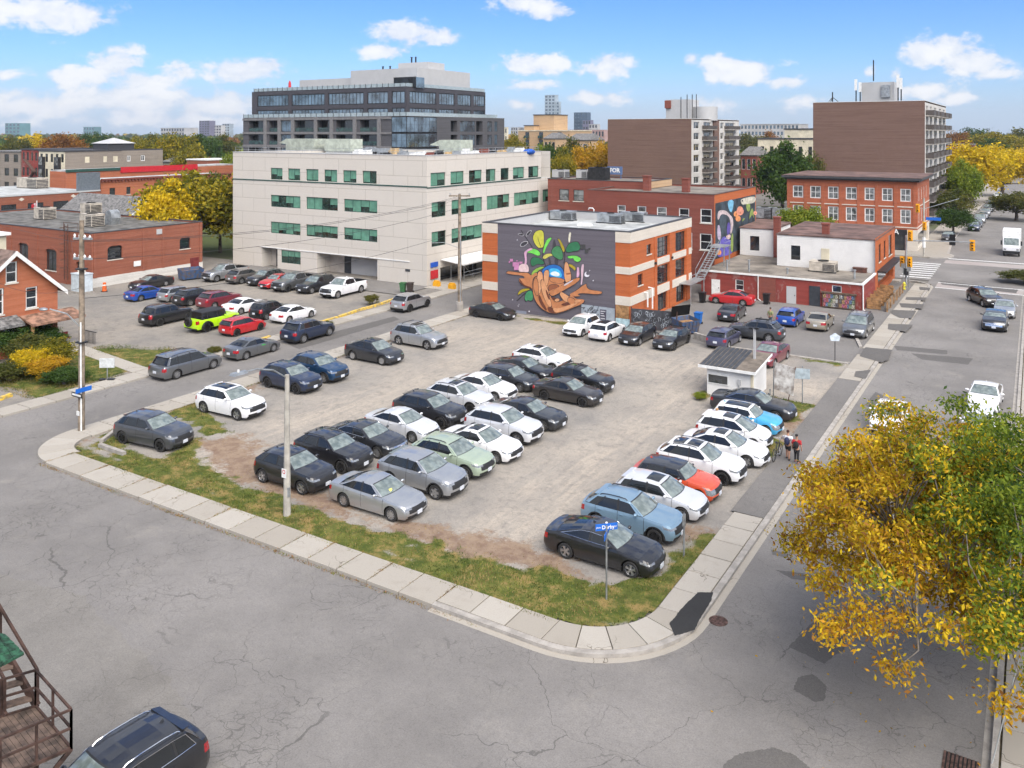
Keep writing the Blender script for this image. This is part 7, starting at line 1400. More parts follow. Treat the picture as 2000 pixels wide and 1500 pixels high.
for z_ in(10.9,9.75):
 ca=obj('crossarm',MB().bar((-1.1,.2,z_),(.7,.2,z_+.1),.1,.12),[M_METAL],up)
 for k in range(4):obj('insulator',MB().lathe([(.01,0),(.07,.02),(.04,.08),(.08,.12),(.04,.2),(.01,.24)],8,'z',(-1.0+k*.5,.2,z_+.06)),[M_FRAMEW],up)
obj('conduit',MB().tube([(.18,-.12,0),(.06,-.08,6.2)],.045,6),[M_FRAMEW],up);obj('lamp_arm',MB().tube([(-.1,0,5.9),(-.6,-.5,6.7),(-1.3,-1.1,7.0)],.04,6),[M_METAL],up);obj('lamp_head',MB().blob((-1.55,-1.32,7.0),.34,.2,.09),[M_METAL],up,smooth=60)
for z_,m_ in((5.0,M_DKMET),(9.2,M_DKMET)):obj('bracket',MB().box(-.3,.25,-.2,.25,z_,z_+.08),[m_],up)
sg=obj('one_way_sign',MB().box(-.52,.45,-.27,-.24,1.95,2.2),[M_FRAMEB],up);obj('arrow',MB().box(-.46,.39,-.275,-.271,2.02,2.13),[M_FRAMEW],sg);obj('street_sign',MB().box(.25,.28,-.5,.45,2.25,2.5),[M_SIGNB],up);obj('notice',MB().box(-.1,.14,-.235,-.2,.9,1.15),[M_FRAMEW],up)
lp=empty('street_lamp',(-28.5,26.9,.05),0,'concrete street lamp pole with a small no-parking sign on the grass strip','street lamp')
obj('pole',MB().tube([(0,0,0),(0,0,6.3)],[.17,.10],8),[M_POLEC],lp,smooth=30);obj('lamp_arm',MB().tube([(0,0,6.15),(-.02,-.8,6.7),(-.03,-1.7,6.95),(-.03,-2.3,6.98)],.035,6),[M_METAL],lp,smooth=60);lh_=obj('lamp_head',MB().add([(-.16,-2.3,6.95),(.12,-2.3,6.95),(.16,-3.05,6.97),(-.2,-3.05,6.97),(-.1,-2.3,7.05),(.08,-2.3,7.05),(.1,-3.0,7.08),(-.14,-3.0,7.08)],[(3,2,1,0),(4,5,6,7),(0,1,5,4),(1,2,6,5),(2,3,7,6),(3,0,4,7)]),[M_METAL],lp);obj('photocell',MB().cyl((-.02,-2.7),.05,7.06,7.16,8),[M_FRAMEW],lh_)
s_=obj('no_parking_sign',MB().box(-.14,.14,-.19,-.17,1.75,2.15),[M_FRAMEW],lp);obj('red_ring',MB().lathe([(.06,-.195),(.095,-.195)],16,'y',(0,0,2.02)),[M_REDS],s_);obj('access_plate',MB().box(.06,.17,-.1,.02,.9,1.3),[M_METAL],lp)
np_=empty('street_name_post',(-13.4,28.2,.06),0,'steel post with two blue street name blades at the corner','street sign');obj('post',MB().cyl((0,0),.035,0,2.75,8),[M_STEEL],np_)
bl1=obj('name_blade',MB().box(-.42,.42,-.012,.012,-.12,.12),[M_SIGNB],np_,(0,0,2.68),ALPHA+R(12));text_part('lettering','Derby',.19,M_FRAMEW,bl1,(.06,-.016,-.01),(R(90),0,0),bold=.004);text_part('small_lettering','place',.085,M_FRAMEW,bl1,(-.31,-.016,0),(R(90),0,0));text_part('small_lettering','pl',.085,M_FRAMEW,bl1,(.36,-.016,0),(R(90),0,0));obj('blade_crest',MB().blob((0,0,.15),.05,.015,.04),[M_FRAMEW],bl1)
obj('name_blade',MB().box(-.38,.38,-.012,.012,-.1,.1),[M_SIGNB],np_,(0,0,2.42),R(104))
thing1('sign_post',MB().cyl((-12.1,32.7),.04,.05,1.8,8).box(-12.12,-12.08,32.55,32.85,1.35,1.75),[M_STEEL],(-12.1,32.7,.05),'bare galvanised post with a sign seen edge-on by the powder blue crossover','sign post')
sp=empty('parking_sign',(-12.8,66.4,.03),0,'white shield-shaped parking sign on a thin post by the yard entrance','sign');obj('post',MB().cyl((0,0),.03,0,2.0,6),[M_DKMET],sp);obj('panel',MB().slab([(-.3,1.6),(.3,1.6),(.38,1.95),(0,2.2),(-.38,1.95)],'y',-.05,-.02),[mat('pale_blue_sign',(.55,.62,.68),.5)],sp,rz=R(25))
bo=empty('attendant_booth',(-16.9,55.6,.03),0,'small white attendant booth with dark ribbed sloping roof','booth');wl=MB().box(-1.5,1.5,-1.6,1.6,0,1.85);obj('wall',wl,[M_WHITEW],bo)
rf=MB().add([(-2.3,-2.2,1.82),(2.15,-2.2,1.82),(2.15,2.1,2.15),(-2.3,2.1,2.15),(-2.3,-2.2,1.94),(2.15,-2.2,1.94),(2.15,2.1,2.27),(-2.3,2.1,2.27)],[(3,2,1,0),(4,5,6,7),(0,1,5,4),(1,2,6,5),(2,3,7,6),(3,0,4,7)]);rf.v=[(p[0]*.83-.05,p[1]*.93+.12,p[2])for p in rf.v];ro=obj('roof',rf,[mat('booth_roof',(.17,.14,.11),.8,var=.2,scale=2)],bo)
for i in range(8):x_=-1.9+i*.3;obj('roof_rib',MB().add([(x_,-1.9,1.945),(x_+.26,-1.9,1.945),(x_+.26,2.05,2.272),(x_,2.05,2.272),(x_+.05,-1.9,1.99),(x_+.2,-1.9,1.99),(x_+.2,2.05,2.32),(x_+.05,2.05,2.32)],[(4,5,6,7),(0,1,5,4),(1,2,6,5),(3,0,4,7)]),[mat('charcoal_steel',(.06,.062,.066),.5,.3,var=.15)],ro)
obj('fascia',MB().box(-1.98,1.76,-1.99,-1.93,1.78,1.95).bar((1.765,-1.93,1.87),(1.765,2.05,2.2),.05,.14),[M_FRAMEW],bo);wn=obj('window',MB().box(-1.45,-.05,-1.66,-1.6,.75,1.4),[M_FRAMEW],bo);obj('pane',MB().box(-1.38,-.12,-1.675,-1.662,.82,1.33),[M_PANE],wn);obj('meter_box',MB().box(.55,.75,-1.72,-1.6,.9,1.25).tube([(.65,-1.66,.9),(.65,-1.66,.6),(1.2,-1.66,.55)],.03,5).cyl((1.25,-1.7),.1,.45,.65,8),[M_LGREY],bo);obj('corner_board',MB().box(1.38,1.54,-1.64,-1.5,0,1.82),[M_CREAM],bo)
cp=empty('camera_pole',(-15.9,56.2,.03),0,'white pole with security cameras rising behind the booth','camera pole');obj('pole',MB().box(-.07,.07,-.07,.07,0,4.1),[M_LGREY],cp);obj('camera',MB().box(-.35,-.1,-.15,.0,4.1,4.22),[M_BLK],cp);obj('camera',MB().box(.02,.3,-.15,.0,4.12,4.26),[M_BLK],cp)
sb_=empty('weathered_signboard',(-13.6,54.4,.05),R(8),'tall weathered blank signboard leaning between two posts beside the booth','signboard');obj('board',MB().add([(-.55,-.03,.9),(.62,-.03,.6),(.72,-.03,2.35),(-.5,-.03,2.6),(-.55,.03,.9),(.62,.03,.6),(.72,.03,2.35),(-.5,.03,2.6)],[(0,1,2,3),(7,6,5,4),(0,4,5,1),(1,5,6,2),(2,6,7,3),(3,7,4,0)]),[mat('peeling_board',(.46,.45,.43),.85,var=.35,scale=1.6,col2=(.16,.13,.11))],sb_);obj('post',MB().bar((-.6,.06,0),(-.56,.06,2.6),.06,.06),[M_STEEL],sb_);obj('post',MB().bar((.25,.06,0),(.75,.06,2.4),.06,.06),[M_RUST],sb_)
bs=empty('road_sign',(-12.55,55.0,.05),R(20),'grey-backed rectangular sign on a post beside the weathered signboard','sign');obj('post',MB().cyl((0,.04),.035,0,2.4,6),[M_STEEL],bs);obj('panel',MB().box(-.45,.45,-.02,.0,1.6,2.25),[mat('sign_back_grey',(.34,.40,.43),.5)],bs)
thing1('short_post',MB().cyl((-14.2,53.6),.035,.03,1.1,6).cyl((-14.2,53.6),.06,1.05,1.12,6),[M_STEEL],(-14.2,53.6,.03),'short bare post in the grass below the weathered signboard','post')
for i,(a,b,lb)in enumerate(((gnd(195,875),gnd(243,892),'concrete parking block lying nearest the sidewalk by the slate grey SUV'),(gnd(198,868),gnd(228,845),'concrete parking block set at an angle behind the slate grey SUV'))):thing1('parking_block',MB().bar((*a,.16),(*b,.16),.22,.2),[M_CONC2],(*a,.05),lb,'parking block','concrete parking blocks')
for a,b,h_,lb in(((-24.2,67.9),(-21.7,66.6),.55,'low graffitied concrete wall between gravel lot and paved yard'),((-21.6,66.5),(-11.9,66.3),.14,'long low concrete edging between gravel lot and paved yard'),((-13.9,79.0),(-11.9,71.9),.14,'low concrete edging beside the grey minivan')):thing1('concrete_edging',MB().bar((*a,h_/2),(*b,h_/2),.25,h_),[M_CONC2],(*a,0),lb,'edging','concrete edgings')
yk=[gnd(a,b)for a,b in((440,692),(475,678),(505,668),(528,660))],[gnd(a,b)for a,b in((625,632),(660,622),(700,608),(740,597),(765,588),(800,578))]
n_=0
for seq in yk:
 for a,b in zip(seq,seq[1:]):
  n_+=1;thing1('yellow_kerb',MB().bar((lerp(a[0],b[0],.03),lerp(a[1],b[1],.03),.12),(lerp(a[0],b[0],.95),lerp(a[1],b[1],.95),.12),.28,.2),[M_YELP],(*a,0),'%s length of worn yellow kerb along the left lot'%('first second third fourth fifth sixth seventh eighth'.split()[n_-1]),'kerb','worn yellow kerbs along the left lot')
a,b=gnd(0,783),gnd(22,775);thing1('yellow_kerb',MB().bar((*a,.14),(*b,.14),.25,.22),[M_YELP],(*a,0),'bright yellow kerb block at the left edge by the shrubs','kerb')
def skip(loc,rz,m_,label,lid=True,s_=1.0):
 o=empty('dumpster',loc,R(rz),label,'dumpster','dumpsters');obj('body',MB().add([(-.9*s_,-.65,.15),(.9*s_,-.65,.15),(.9*s_,.55,.15),(-.9*s_,.55,.15),(-1*s_,-.85,1.2),(1*s_,-.85,1.2),(1*s_,.65,1.35),(-1*s_,.65,1.35)],[(3,2,1,0),(0,1,5,4),(1,2,6,5),(2,3,7,6),(3,0,4,7)]),[m_],o)
 for x_ in(-.6,-.2,.2,.6):obj('rib',MB().bar((x_*s_,-.69,.2),(x_*s_,-.88,1.15),.07,.05),[m_],o)
 if lid:obj('lid',MB().add([(-1.02*s_,.66,1.4),(1.02*s_,.66,1.4),(1.02*s_,.5,2.3),(-1.02*s_,.5,2.3)],[(0,1,2,3),(3,2,1,0)]),[M_BLK],o)
 obj('contents',MB().box(-.85*s_,.85*s_,-.6,.5,.6,1.0),[M_WOOD],o)
 return o
skip((*gnd(372,546),.03),75,M_SKIP,'battered blue skip against the brick hall',False,1.3);skip((*gnd(1338,652),.035),60,M_SKIP,'blue dumpster with open black lids beside the mural building')
def cart(loc,m_,label,rz=0):o=empty('wheelie_bin',loc,R(rz),label,'bin','wheelie bins');obj('body',MB().add([(-.22,-.25,.1),(.22,-.25,.1),(.22,.22,.1),(-.22,.22,.1),(-.3,-.33,1.0),(.3,-.33,1.0),(.3,.3,1.0),(-.3,.3,1.0)],[(3,2,1,0),(4,5,6,7),(0,1,5,4),(1,2,6,5),(2,3,7,6),(3,0,4,7)]),[m_],o);obj('lid',MB().box(-.33,.33,-.36,.36,1.0,1.07),[m_],o);[obj('wheel',MB().lathe([(.01,-.04),(.1,-.04),(.1,.04),(.01,.04)],8,'x',(s_*.26,.25,.1)),[M_TYRE],o)for s_ in(-1,1)];return o
cart((*gnd(1364,634),.035),M_BIN,'blue wheelie bin beside the open dumpster');cart((*gnd(1497,595),.035),M_BLK,'black wheelie bin against the red painted wall');cart((*gnd(787,573),.09),mat('bin_green',(.03,.12,.04),.6),'green wheelie bin at the office apron',20);cart((*gnd(801,573),.09),mat('bin_brown',(.05,.035,.03),.6),'brown wheelie bin beside the green one',15);cart((*gnd(1372,592),.035),M_BLK,'dark bin under the metal stairs')
for px,py,lb in((1528,590,'dark crate on the ground by the white door'),):x_,y_=gnd(px,py);thing1('crate',MB().box(x_-.5,x_+.5,y_-.3,y_+.3,.04,.5).box(x_-.55,x_+.55,y_-.35,y_+.35,.5,.56),[M_BLK],(x_,y_,.04),lb,'crate')
gf=empty('graffiti_fence',(-30.0,68.5,.03),0,'dark mesh fence panel covered in white graffiti scrawl','fence');gx=[gnd(1233,642),gnd(1322,650)];g0,g1=[(p[0]+30.0,p[1]-68.5)for p in gx]
obj('panel',MB().add([(*g0,.05),(*g1,.05),(*g1,1.75),(*g0,1.75),(g0[0]+.03,g0[1]+.06,.05),(g1[0]+.03,g1[1]+.06,.05),(g1[0]+.03,g1[1]+.06,1.75),(g0[0]+.03,g0[1]+.06,1.75)],[(0,1,2,3),(7,6,5,4),(3,2,6,7)]),[mat('fence_dark',(.05,.05,.058),.7,var=.2)],gf);M_CHALK=mat('graffiti_white',(.42,.46,.50),.8,var=.2)
for i in range(34):
 u,v=rng.uniform(.06,.94),rng.uniform(.3,1.5);pts=[]
 for k in range(6):a_=rng.uniform(0,6.28);u2,v2=u+.035*math.cos(k*1.2+a_*.2),v+.22*math.sin(k*1.2+a_*.2);pts.append((lerp(g0[0],g1[0],u2),lerp(g0[1],g1[1],u2)-.015,v2))
 obj('graffiti_stroke',MB().tube(pts,.012,3),[M_CHALK],gf)
obj('post',MB().bar((*g0,0),(*g0,1.9),.08,.08),[M_RUST],gf);obj('post',MB().bar((*g1,0),(*g1,1.9),.08,.08),[M_RUST],gf)
co=empty('traffic_cone',(*gnd(204,570),.03),0,'orange construction barrel by the brick hall','construction barrel');obj('barrel',MB().lathe([(.25,0),(.22,.3),(.2,.6),(.17,.95),(.05,1.0)],10),[M_ORN],co,smooth=40);[obj('band',MB().lathe([(.232-z_*.05,z_),(.225-z_*.05,z_+.12)],10),[M_FRAMEW],co)for z_ in(.35,.65)];obj('base',MB().cyl((0,0),.34,0,.07,8),[M_BLK],co)
tx=empty('transformer',(*gnd(160,572),.03),0,'pale blue pole-mounted transformer cabinet with three bushings by the hall corner','transformer');obj('tank',MB().box(-1.0,1.0,-.6,.6,.2,2.0).box(-1.05,1.05,-.65,.65,2.0,2.1),[mat('transformer_grey',(.50,.56,.60),.5,var=.08)],tx);[obj('bushing',MB().lathe([(.12,2.1),(.08,2.2),(.12,2.3),(.07,2.4),(.1,2.55),(.02,2.6)],8,'z',(-.6+k*.55,0,0)),[B_STONE],tx)for k in range(3)];obj('plinth',MB().box(-1.1,1.1,-.7,.7,0,.2),[M_CONC2],tx)
rs=empty('lawn_sign',(*gnd(209,745),.1),R(35),'blank pale board sign on a short stand by the left sidewalk','sign');obj('panel',MB().box(-.5,.5,-.03,.03,.85,1.5),[mat('sign_pale',(.50,.52,.52),.6)],rs);obj('post',MB().box(-.03,.03,.03,.08,0,1.3),[M_STEEL],rs);obj('base',MB().box(-.5,-.1,-.15,.15,0,.08).box(.05,.5,-.15,.15,0,.08),[M_BLK],rs)
fl=empty('flag_pole',(*at_depth(72,126),0),0,'red and white flag on a pole behind the hall roof','flag');obj('pole',MB().cyl((0,0),.06,0,7.0,6),[M_FRAMEW],fl);m_=MB();[m_.quad((-k*.5,.08*math.sin(k),6.8-k*.12),(-(k+1)*.5,.08*math.sin(k+1),6.8-(k+1)*.14-.05),(-(k+1)*.5,.08*math.sin(k+1),5.6-(k+1)*.1),(-k*.5,.08*math.sin(k),5.6-k*.05),(0,1,0)[min(k//1,2)]if k<3 else 0)for k in range(3)];obj('cloth',m_,[M_REDS,M_FRAMEW],fl);obj('leaf_emblem',MB().slab([(-.9,6.0),(-.65,6.05),(-.6,6.35),(-.75,6.3),(-.77,6.5),(-.85,6.3),(-.95,6.35)],'y',-.02,.0),[M_REDS],fl)
p2=empty('utility_pole',(-46.9,66.2,.1),0,'tall utility pole with a small crossarm in front of the office block','utility pole');obj('pole',MB().tube([(0,0,.9),(0,0,11.2)],[.2,.13],10),[M_POLEW],p2,smooth=60);obj('base',MB().cyl((0,0),.34,0,.9,10),[M_CONC2],p2);obj('crossarm',MB().bar((-.9,-.5,11.0),(.9,.5,11.0),.1,.12),[M_POLEW],p2);[obj('insulator',MB().cyl((u*.8,u*.45),.05,11.05,11.25,6),[M_METAL],p2)for u in(-1,0,1)];obj('conduit',MB().tube([(.17,-.1,.9),(.13,-.08,8)],.05,6),[M_METAL],p2);obj('lamp_arm',MB().tube([(0,0,6.0),(-1.0,-1.2,6.6),(-1.8,-2.0,6.6)],.03,5),[M_METAL],p2)
A_,B_=(-46.9,28.4,0),(-46.9,66.2,0)
for i,(z_,dx)in enumerate(((10.9,-.6),(10.9,.3),(9.8,-.6),(7.6,0))):wire((A_[0]+dx,A_[1],z_),(B_[0]+dx*.5,B_[1],z_+.1),.9,'%s wire strung along the left street between the poles'%('highest','second','third','lowest')[i])
for i,(a,b)in enumerate((((-47.1,28.4,9.8),(-92,54.6,5.5)),((-46.9,28.4,8.2),(-66.5,33,6.5)),((-47.3,28.5,10.8),(-110,50,9.5)),((-46.9,66.2,10.9),(-66,75,8.0)),((-46.9,66.2,8.0),(-57.6,80,6.6)))):wire(a,b,.7,('wire from the corner pole to the brick hall','wire from the corner pole to the brick house','wire leaving the corner pole towards the left','wire from the office pole to the office front','wire from the office pole to the office side')[i],.011)
wire(gnd(1937,1500)+(.1,),at_depth(2130,21)+(11.5,),.15,'pale cable slanting up past the yellow tree at the right',.016,M_WIREL)
for px,py,r_,lb in((1403,1213,.33,'round rusty storm drain grate by the corner kerb'),):
 x_,y_=gnd(px,py);o=empty('drain_grate',(x_,y_,.004),0,lb,'drain grate');obj('frame',MB().lathe([(r_,.001),(r_,.012),(r_*.86,.012),(r_*.86,.003)],20),[M_RUST],o);obj('well',MB().lathe([(.01,.002),(r_*.9,.002)],16),[M_UNDER],o)
 for i in range(7):yy=-r_*.75+i*r_*.25;hw_=math.sqrt(max(.01,(r_*.86)**2-yy*yy));obj('grate_bar',MB().box(-hw_,hw_,yy-.03,yy+.03,.003,.012),[M_RUST],o)
x_,y_=gnd(1873,1497);o=empty('drain_grate',(x_,y_,.004),0,'rectangular slotted drain at the bottom right kerb','drain grate');obj('well',MB().box(-.4,.4,-.45,.45,0,.003),[M_UNDER],o);[obj('grate_bar',MB().box(-.4+i*.1,-.34+i*.1,-.45,.45,.003,.015),[M_RUST],o)for i in range(9)]
sc_=empty('scaffold_canopy',(-56,80,.1),0,'scaffold walkway with pale tarp roof along the office side','scaffold');y0_,y1_=77.5,101
wobj('tarp_roof',MB().add([(-57.5,y0_,2.75),(-54.7,y0_+.5,2.35),(-54.7,y1_,2.35),(-57.5,y1_,2.75),(-57.5,y0_,2.68),(-54.7,y0_+.5,2.2),(-54.7,y1_,2.2),(-57.5,y1_,2.68)],[(0,1,2,3),(7,6,5,4),(0,4,5,1),(1,5,6,2)]),[M_FRAMEW],sc_)
for i in range(6):
 y_=lerp(y0_+.7,y1_-1,i/5);wobj('upright',MB().tube([(-54.8,y_,.1),(-54.8,y_,2.25)],.035,5),[M_METAL],sc_);wobj('upright',MB().tube([(-56.6,y_,.1),(-56.6,y_,2.4)],.035,5),[M_METAL],sc_)
 if i<5:wobj('brace',MB().tube([(-54.8,y_,2.2),(-54.8,y_+2.4,.2)],.02,4),[M_METAL],sc_);wobj('guard_rail',MB().tube([(-54.8,y_,1.0),(-54.8,y_+4.3,1.0)],.025,4).tube([(-54.8,y_,1.4),(-54.8,y_+4.3,1.4)],.025,4),[M_METAL],sc_)
for px,py,lb in((1706/2,561,'yellow bollard cover at the office corner'),(883,566,'orange barrier block by the scaffold foot')):x_,y_=gnd(px,py);thing1('barrier_block',MB().box(x_-.4,x_+.4,y_-.2,y_+.2,.1,.6).box(x_-.3,x_+.3,y_-.15,y_+.15,.6,.75),[M_YEL],(x_,y_,.1),lb,'barrier')
ms=empty('metal_stairs',(-29.5,88,.04),0,'galvanised outdoor stairs between mural building and red shop','stairs');M_GALV=M_METAL
def flight(a,b,n,w_,ax_):
 for i in range(n):
  u=(i+.5)/n;p=[lerp(a[k],b[k],u)for k in range(3)];wobj('tread',MB().box(p[0]-(w_ if ax_=='y' else.14),p[0]+(w_ if ax_=='y' else.14),p[1]-(.14 if ax_=='y' else w_),p[1]+(.14 if ax_=='y' else w_),p[2],p[2]+.04),[M_GALV],ms)
 for s_ in(-1,1):
  o_=(s_*w_,0)if ax_=='y' else(0,s_*w_);A2,B2=(a[0]+o_[0],a[1]+o_[1],a[2]),(b[0]+o_[0],b[1]+o_[1],b[2]);wobj('stringer',MB().bar(A2,B2,.06,.2),[M_GALV],ms);wobj('hand_rail',MB().tube([A2,(A2[0],A2[1],A2[2]+.9),(B2[0],B2[1],B2[2]+.9),B2],.025,4),[M_GALV],ms)
flight((-29.7,84.9,2.1),(-29.7,90.2,4.7),14,.45,'y')
wobj('landing',MB().box(-30.3,-29.1,80.6,84.9,2.02,2.1),[M_GALV],ms);wobj('landing_rail',MB().tube([(-29.12,80.6,2.1),(-29.12,80.6,2.95),(-29.12,84.9,2.95)],.022,4).tube([(-29.12,80.6,2.5),(-29.12,84.9,2.5)],.018,4),[M_GALV],ms);wobj('landing',MB().box(-30.6,-28.8,90.2,92.5,4.65,4.73),[M_GALV],ms);wobj('landing_rail',MB().tube([(-28.8,90.2,5.6),(-28.8,92.5,5.6)],.025,4).tube([(-28.8,90.2,5.2),(-28.8,92.5,5.2)],.02,4),[M_GALV],ms);[wobj('support_post',MB().box(x_-.05,x_+.05,y_-.05,y_+.05,0,z_),[M_GALV],ms)for x_,y_,z_ in((-29.2,84.7,2.05),(-29.2,80.8,2.05),(-28.9,90.4,4.7),(-28.9,92.3,4.7))]
for i in range(5):
 y_=88.6+i*2.05;o=empty('patio_booth',(-13.1,y_,.04),0,'%s wooden patio bench booth counted from the poster board side'%('first','second','third','fourth','fifth')[i],'patio booth','wooden patio booths');[obj('plank',MB().box(-.95,.35,-.55+k*.0,-.5,.05+k*.22,.24+k*.22),[M_WOOD],o)for k in range(5)];obj('table_top',MB().box(-.9,.3,-.2,.5,.8,.86),[M_WOOD],o);obj('bench',MB().box(-.9,.3,.75,1.1,.45,.5),[M_WOOD],o);[obj('leg',MB().box(x_-.05,x_+.05,.1,.2,0,.8),[M_WOOD],o)for x_ in(-.7,.1)]
pf=empty('patio_fence',(-12.2,93,.04),0,'weathered board fence along the patio by the sidewalk','fence');[obj('board',MB().box(-.03,.03,-5.6+i*.36,-5.26+i*.36,.05,.95),[mat('grey_board',(.24,.17,.11),.85,var=.25)],pf)for i in range(31)];[obj('post',MB().box(.03,.12,-5.5+i*2.2,-5.4+i*2.2,0,1.05),[M_WOOD],pf)for i in range(6)]
def signal_head(parent,x,y,z,back=False):
 h_=obj('signal_head',MB().box(x-.17,x+.17,y-.12,y+.12,z-.5,z+.5).box(x-.26,x+.26,y-.02,y+.02,z-.6,z+.6),[M_YEL],parent)
 for k,m_ in enumerate((M_REDS,M_YEL,M_GTRIM)):obj('lens',MB().lathe([(.01,-.13),(.1,-.13)],10,'y',(x,y,z+.32-k*.32)),[M_BLK if back else m_],h_);obj('visor',MB().lathe([(.12,-.13),(.12,-.3)],8,'y',(x,y,z+.32-k*.32)),[M_YEL],h_)
sA=empty('traffic_signal',(-12.4,103.5,.1),0,'traffic signal pole with a long mast arm over the right street','traffic signal','traffic signals');obj('pole',MB().cyl((0,0),.11,0,5.6,8),[M_METAL],sA,smooth=40);obj('mast_arm',MB().tube([(0,0,5.0),(3,0,5.15),(6.7,0,5.25)],[.08,.06,.05],6),[M_METAL],sA);signal_head(sA,6.5,.1,4.9,True);signal_head(sA,.45,-.2,5.6);signal_head(sA,.35,.2,2.6,True);signal_head(sA,-.4,.2,2.6,True);obj('control_box',MB().box(-.25,.25,-.3,.1,1.2,1.9),[M_DKMET],sA)
sB=empty('traffic_signal',(-13.2,128.9,.12),0,'traffic signal pole with blue street sign on the far corner','traffic signal','traffic signals');obj('pole',MB().cyl((0,0),.12,0,8.0,8),[M_POLEC],sB,smooth=40);signal_head(sB,-.75,-.2,6.6);signal_head(sB,.1,-.3,4.2);obj('street_sign',MB().box(.25,2.1,-.04,.04,5.0,5.4),[M_SIGNB],sB);obj('arm',MB().tube([(0,0,6.5),(4.2,1.5,8.0)],.04,5).tube([(0,0,6.6),(-.75,-.2,6.6)],.04,5),[M_METAL],sB);obj('poster',MB().cyl((0,0),.2,1.2,2.6,8),[M_FRAMEW],sB)
thing1('fire_hydrant',MB().lathe([(.16,0),(.16,.1),(.12,.12),(.12,.6),(.16,.62),(.14,.72),(.05,.82)],10,'z',(*gnd(1766,567),.1)).box(gnd(1766,567)[0]-.22,gnd(1766,567)[0]+.22,gnd(1766,567)[1]-.06,gnd(1766,567)[1]+.06,.5,.64),[mat('hydrant_yellow',(.62,.55,.05),.5)],(*gnd(1766,567),.1),'yellow hydrant at the near corner of the crossing','hydrant')
for px,py,lb in((1775,568,'thin sign post by the yellow hydrant'),(1764,560,'thin bare post beside the hydrant')):x_,y_=gnd(px,py);thing1('sign_post',MB().cyl((x_,y_),.04,.1,2.6,6).box(x_-.2,x_+.2,y_-.04,y_-.02,2.1,2.6),[M_STEEL],(x_,y_,.1),lb,'sign post')
x_,y_=gnd(1860,480);o=empty('sandwich_board',(x_,y_,.12),0,'dark sandwich board on the far corner sidewalk','sandwich board');[obj('panel',MB().add([(-.4,s_*.35,0),(.4,s_*.35,0),(.4,s_*.02,1.6),(-.4,s_*.02,1.6)],[(0,1,2,3),(3,2,1,0)]),[M_BLK],o)for s_ in(-1,1)]
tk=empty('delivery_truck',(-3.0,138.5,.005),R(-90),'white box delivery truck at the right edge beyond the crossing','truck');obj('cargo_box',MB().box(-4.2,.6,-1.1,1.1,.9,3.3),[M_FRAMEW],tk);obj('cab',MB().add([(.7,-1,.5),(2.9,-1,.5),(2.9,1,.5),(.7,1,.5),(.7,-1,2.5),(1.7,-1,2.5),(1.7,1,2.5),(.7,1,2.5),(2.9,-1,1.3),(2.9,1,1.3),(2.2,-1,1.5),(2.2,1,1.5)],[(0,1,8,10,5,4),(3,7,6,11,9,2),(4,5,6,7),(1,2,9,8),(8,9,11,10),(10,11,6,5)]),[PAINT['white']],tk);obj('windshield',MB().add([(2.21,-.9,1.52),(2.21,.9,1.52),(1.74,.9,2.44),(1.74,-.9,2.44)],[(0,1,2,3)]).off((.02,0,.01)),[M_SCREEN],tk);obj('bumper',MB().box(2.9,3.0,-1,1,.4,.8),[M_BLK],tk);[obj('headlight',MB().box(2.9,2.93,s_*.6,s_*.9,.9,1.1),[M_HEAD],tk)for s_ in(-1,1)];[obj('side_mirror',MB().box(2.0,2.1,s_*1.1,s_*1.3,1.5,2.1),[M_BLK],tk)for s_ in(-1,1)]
for sx_ in(2.1,-2.9):
 for sy in(1,-1):wo=link('wheel',wheel_meshes(.41,4,0)[0],tk,(sx_,sy*.9,.41),0 if sy>0 else math.pi);link('rim',wheel_meshes(.41,4,0)[1][False],wo)
fs=empty('fire_stair',(-24.5,12.8,0),0,'rusty iron fire stair with landing at the bottom left','fire stair');M_IRON=mat('rusty_iron',(.075,.042,.032),.8,.3,var=.3,scale=3);M_TREAD=mat('old_tread',(.12,.082,.062),.85,var=.3,scale=3)
def FP(px,py,d):x,y=at_depth(px,d);return(x,y,zpx(py,x,y))
L0,L1,L2,L3=FP(0,1500,19.5),FP(139,1420,20.5),FP(70,1395,22.0),FP(-70,1470,21.2)
zl=(L0[2]+L1[2]+L2[2]+L3[2])/4;lq=[(*p[:2],zl)for p in(L0,L1,L2,L3)]
for i in range(12):
 u0,u1=i/12,(i+.92)/12;e=lambda u,a,b:tuple(lerp(lq[a][k],lq[b][k],u)for k in range(3));a,b,c,d_=e(u0,0,1),e(u1,0,1),e(u1,3,2),e(u0,3,2);wobj('landing_board',MB().add([a,b,c,d_]+[(p[0],p[1],p[2]-.05)for p in(a,b,c,d_)],[(0,1,2,3),(7,6,5,4),(0,4,5,1),(1,5,6,2),(2,6,7,3),(3,7,4,0)]),[M_TREAD],fs)
up_=lambda p,h_:(p[0],p[1],p[2]+h_)
for a,b in((0,1),(1,2),(2,3)):
 for h_ in(.02,.5,.95):wobj('guard_rail',MB().bar(up_(lq[a],h_),up_(lq[b],h_),.05,.05),[M_IRON],fs)
 for u in(.0,.5,1.0):p=tuple(lerp(lq[a][k],lq[b][k],u)for k in range(3));wobj('baluster',MB().bar(p,up_(p,.95),.05,.05),[M_IRON],fs)
T0,T1=tuple(lerp(lq[3][k],lq[2][k],.55)for k in range(3)),tuple(lerp(lq[3][k],lq[2][k],1.02)for k in range(3));up2=Vector((-1.15,-.25,1.25))
for i in range(9):wobj('tread',MB().bar(Vector(T0)+up2*(i*.28+.15),Vector(T1)+up2*(i*.28+.15),.26,.05),[M_TREAD],fs)
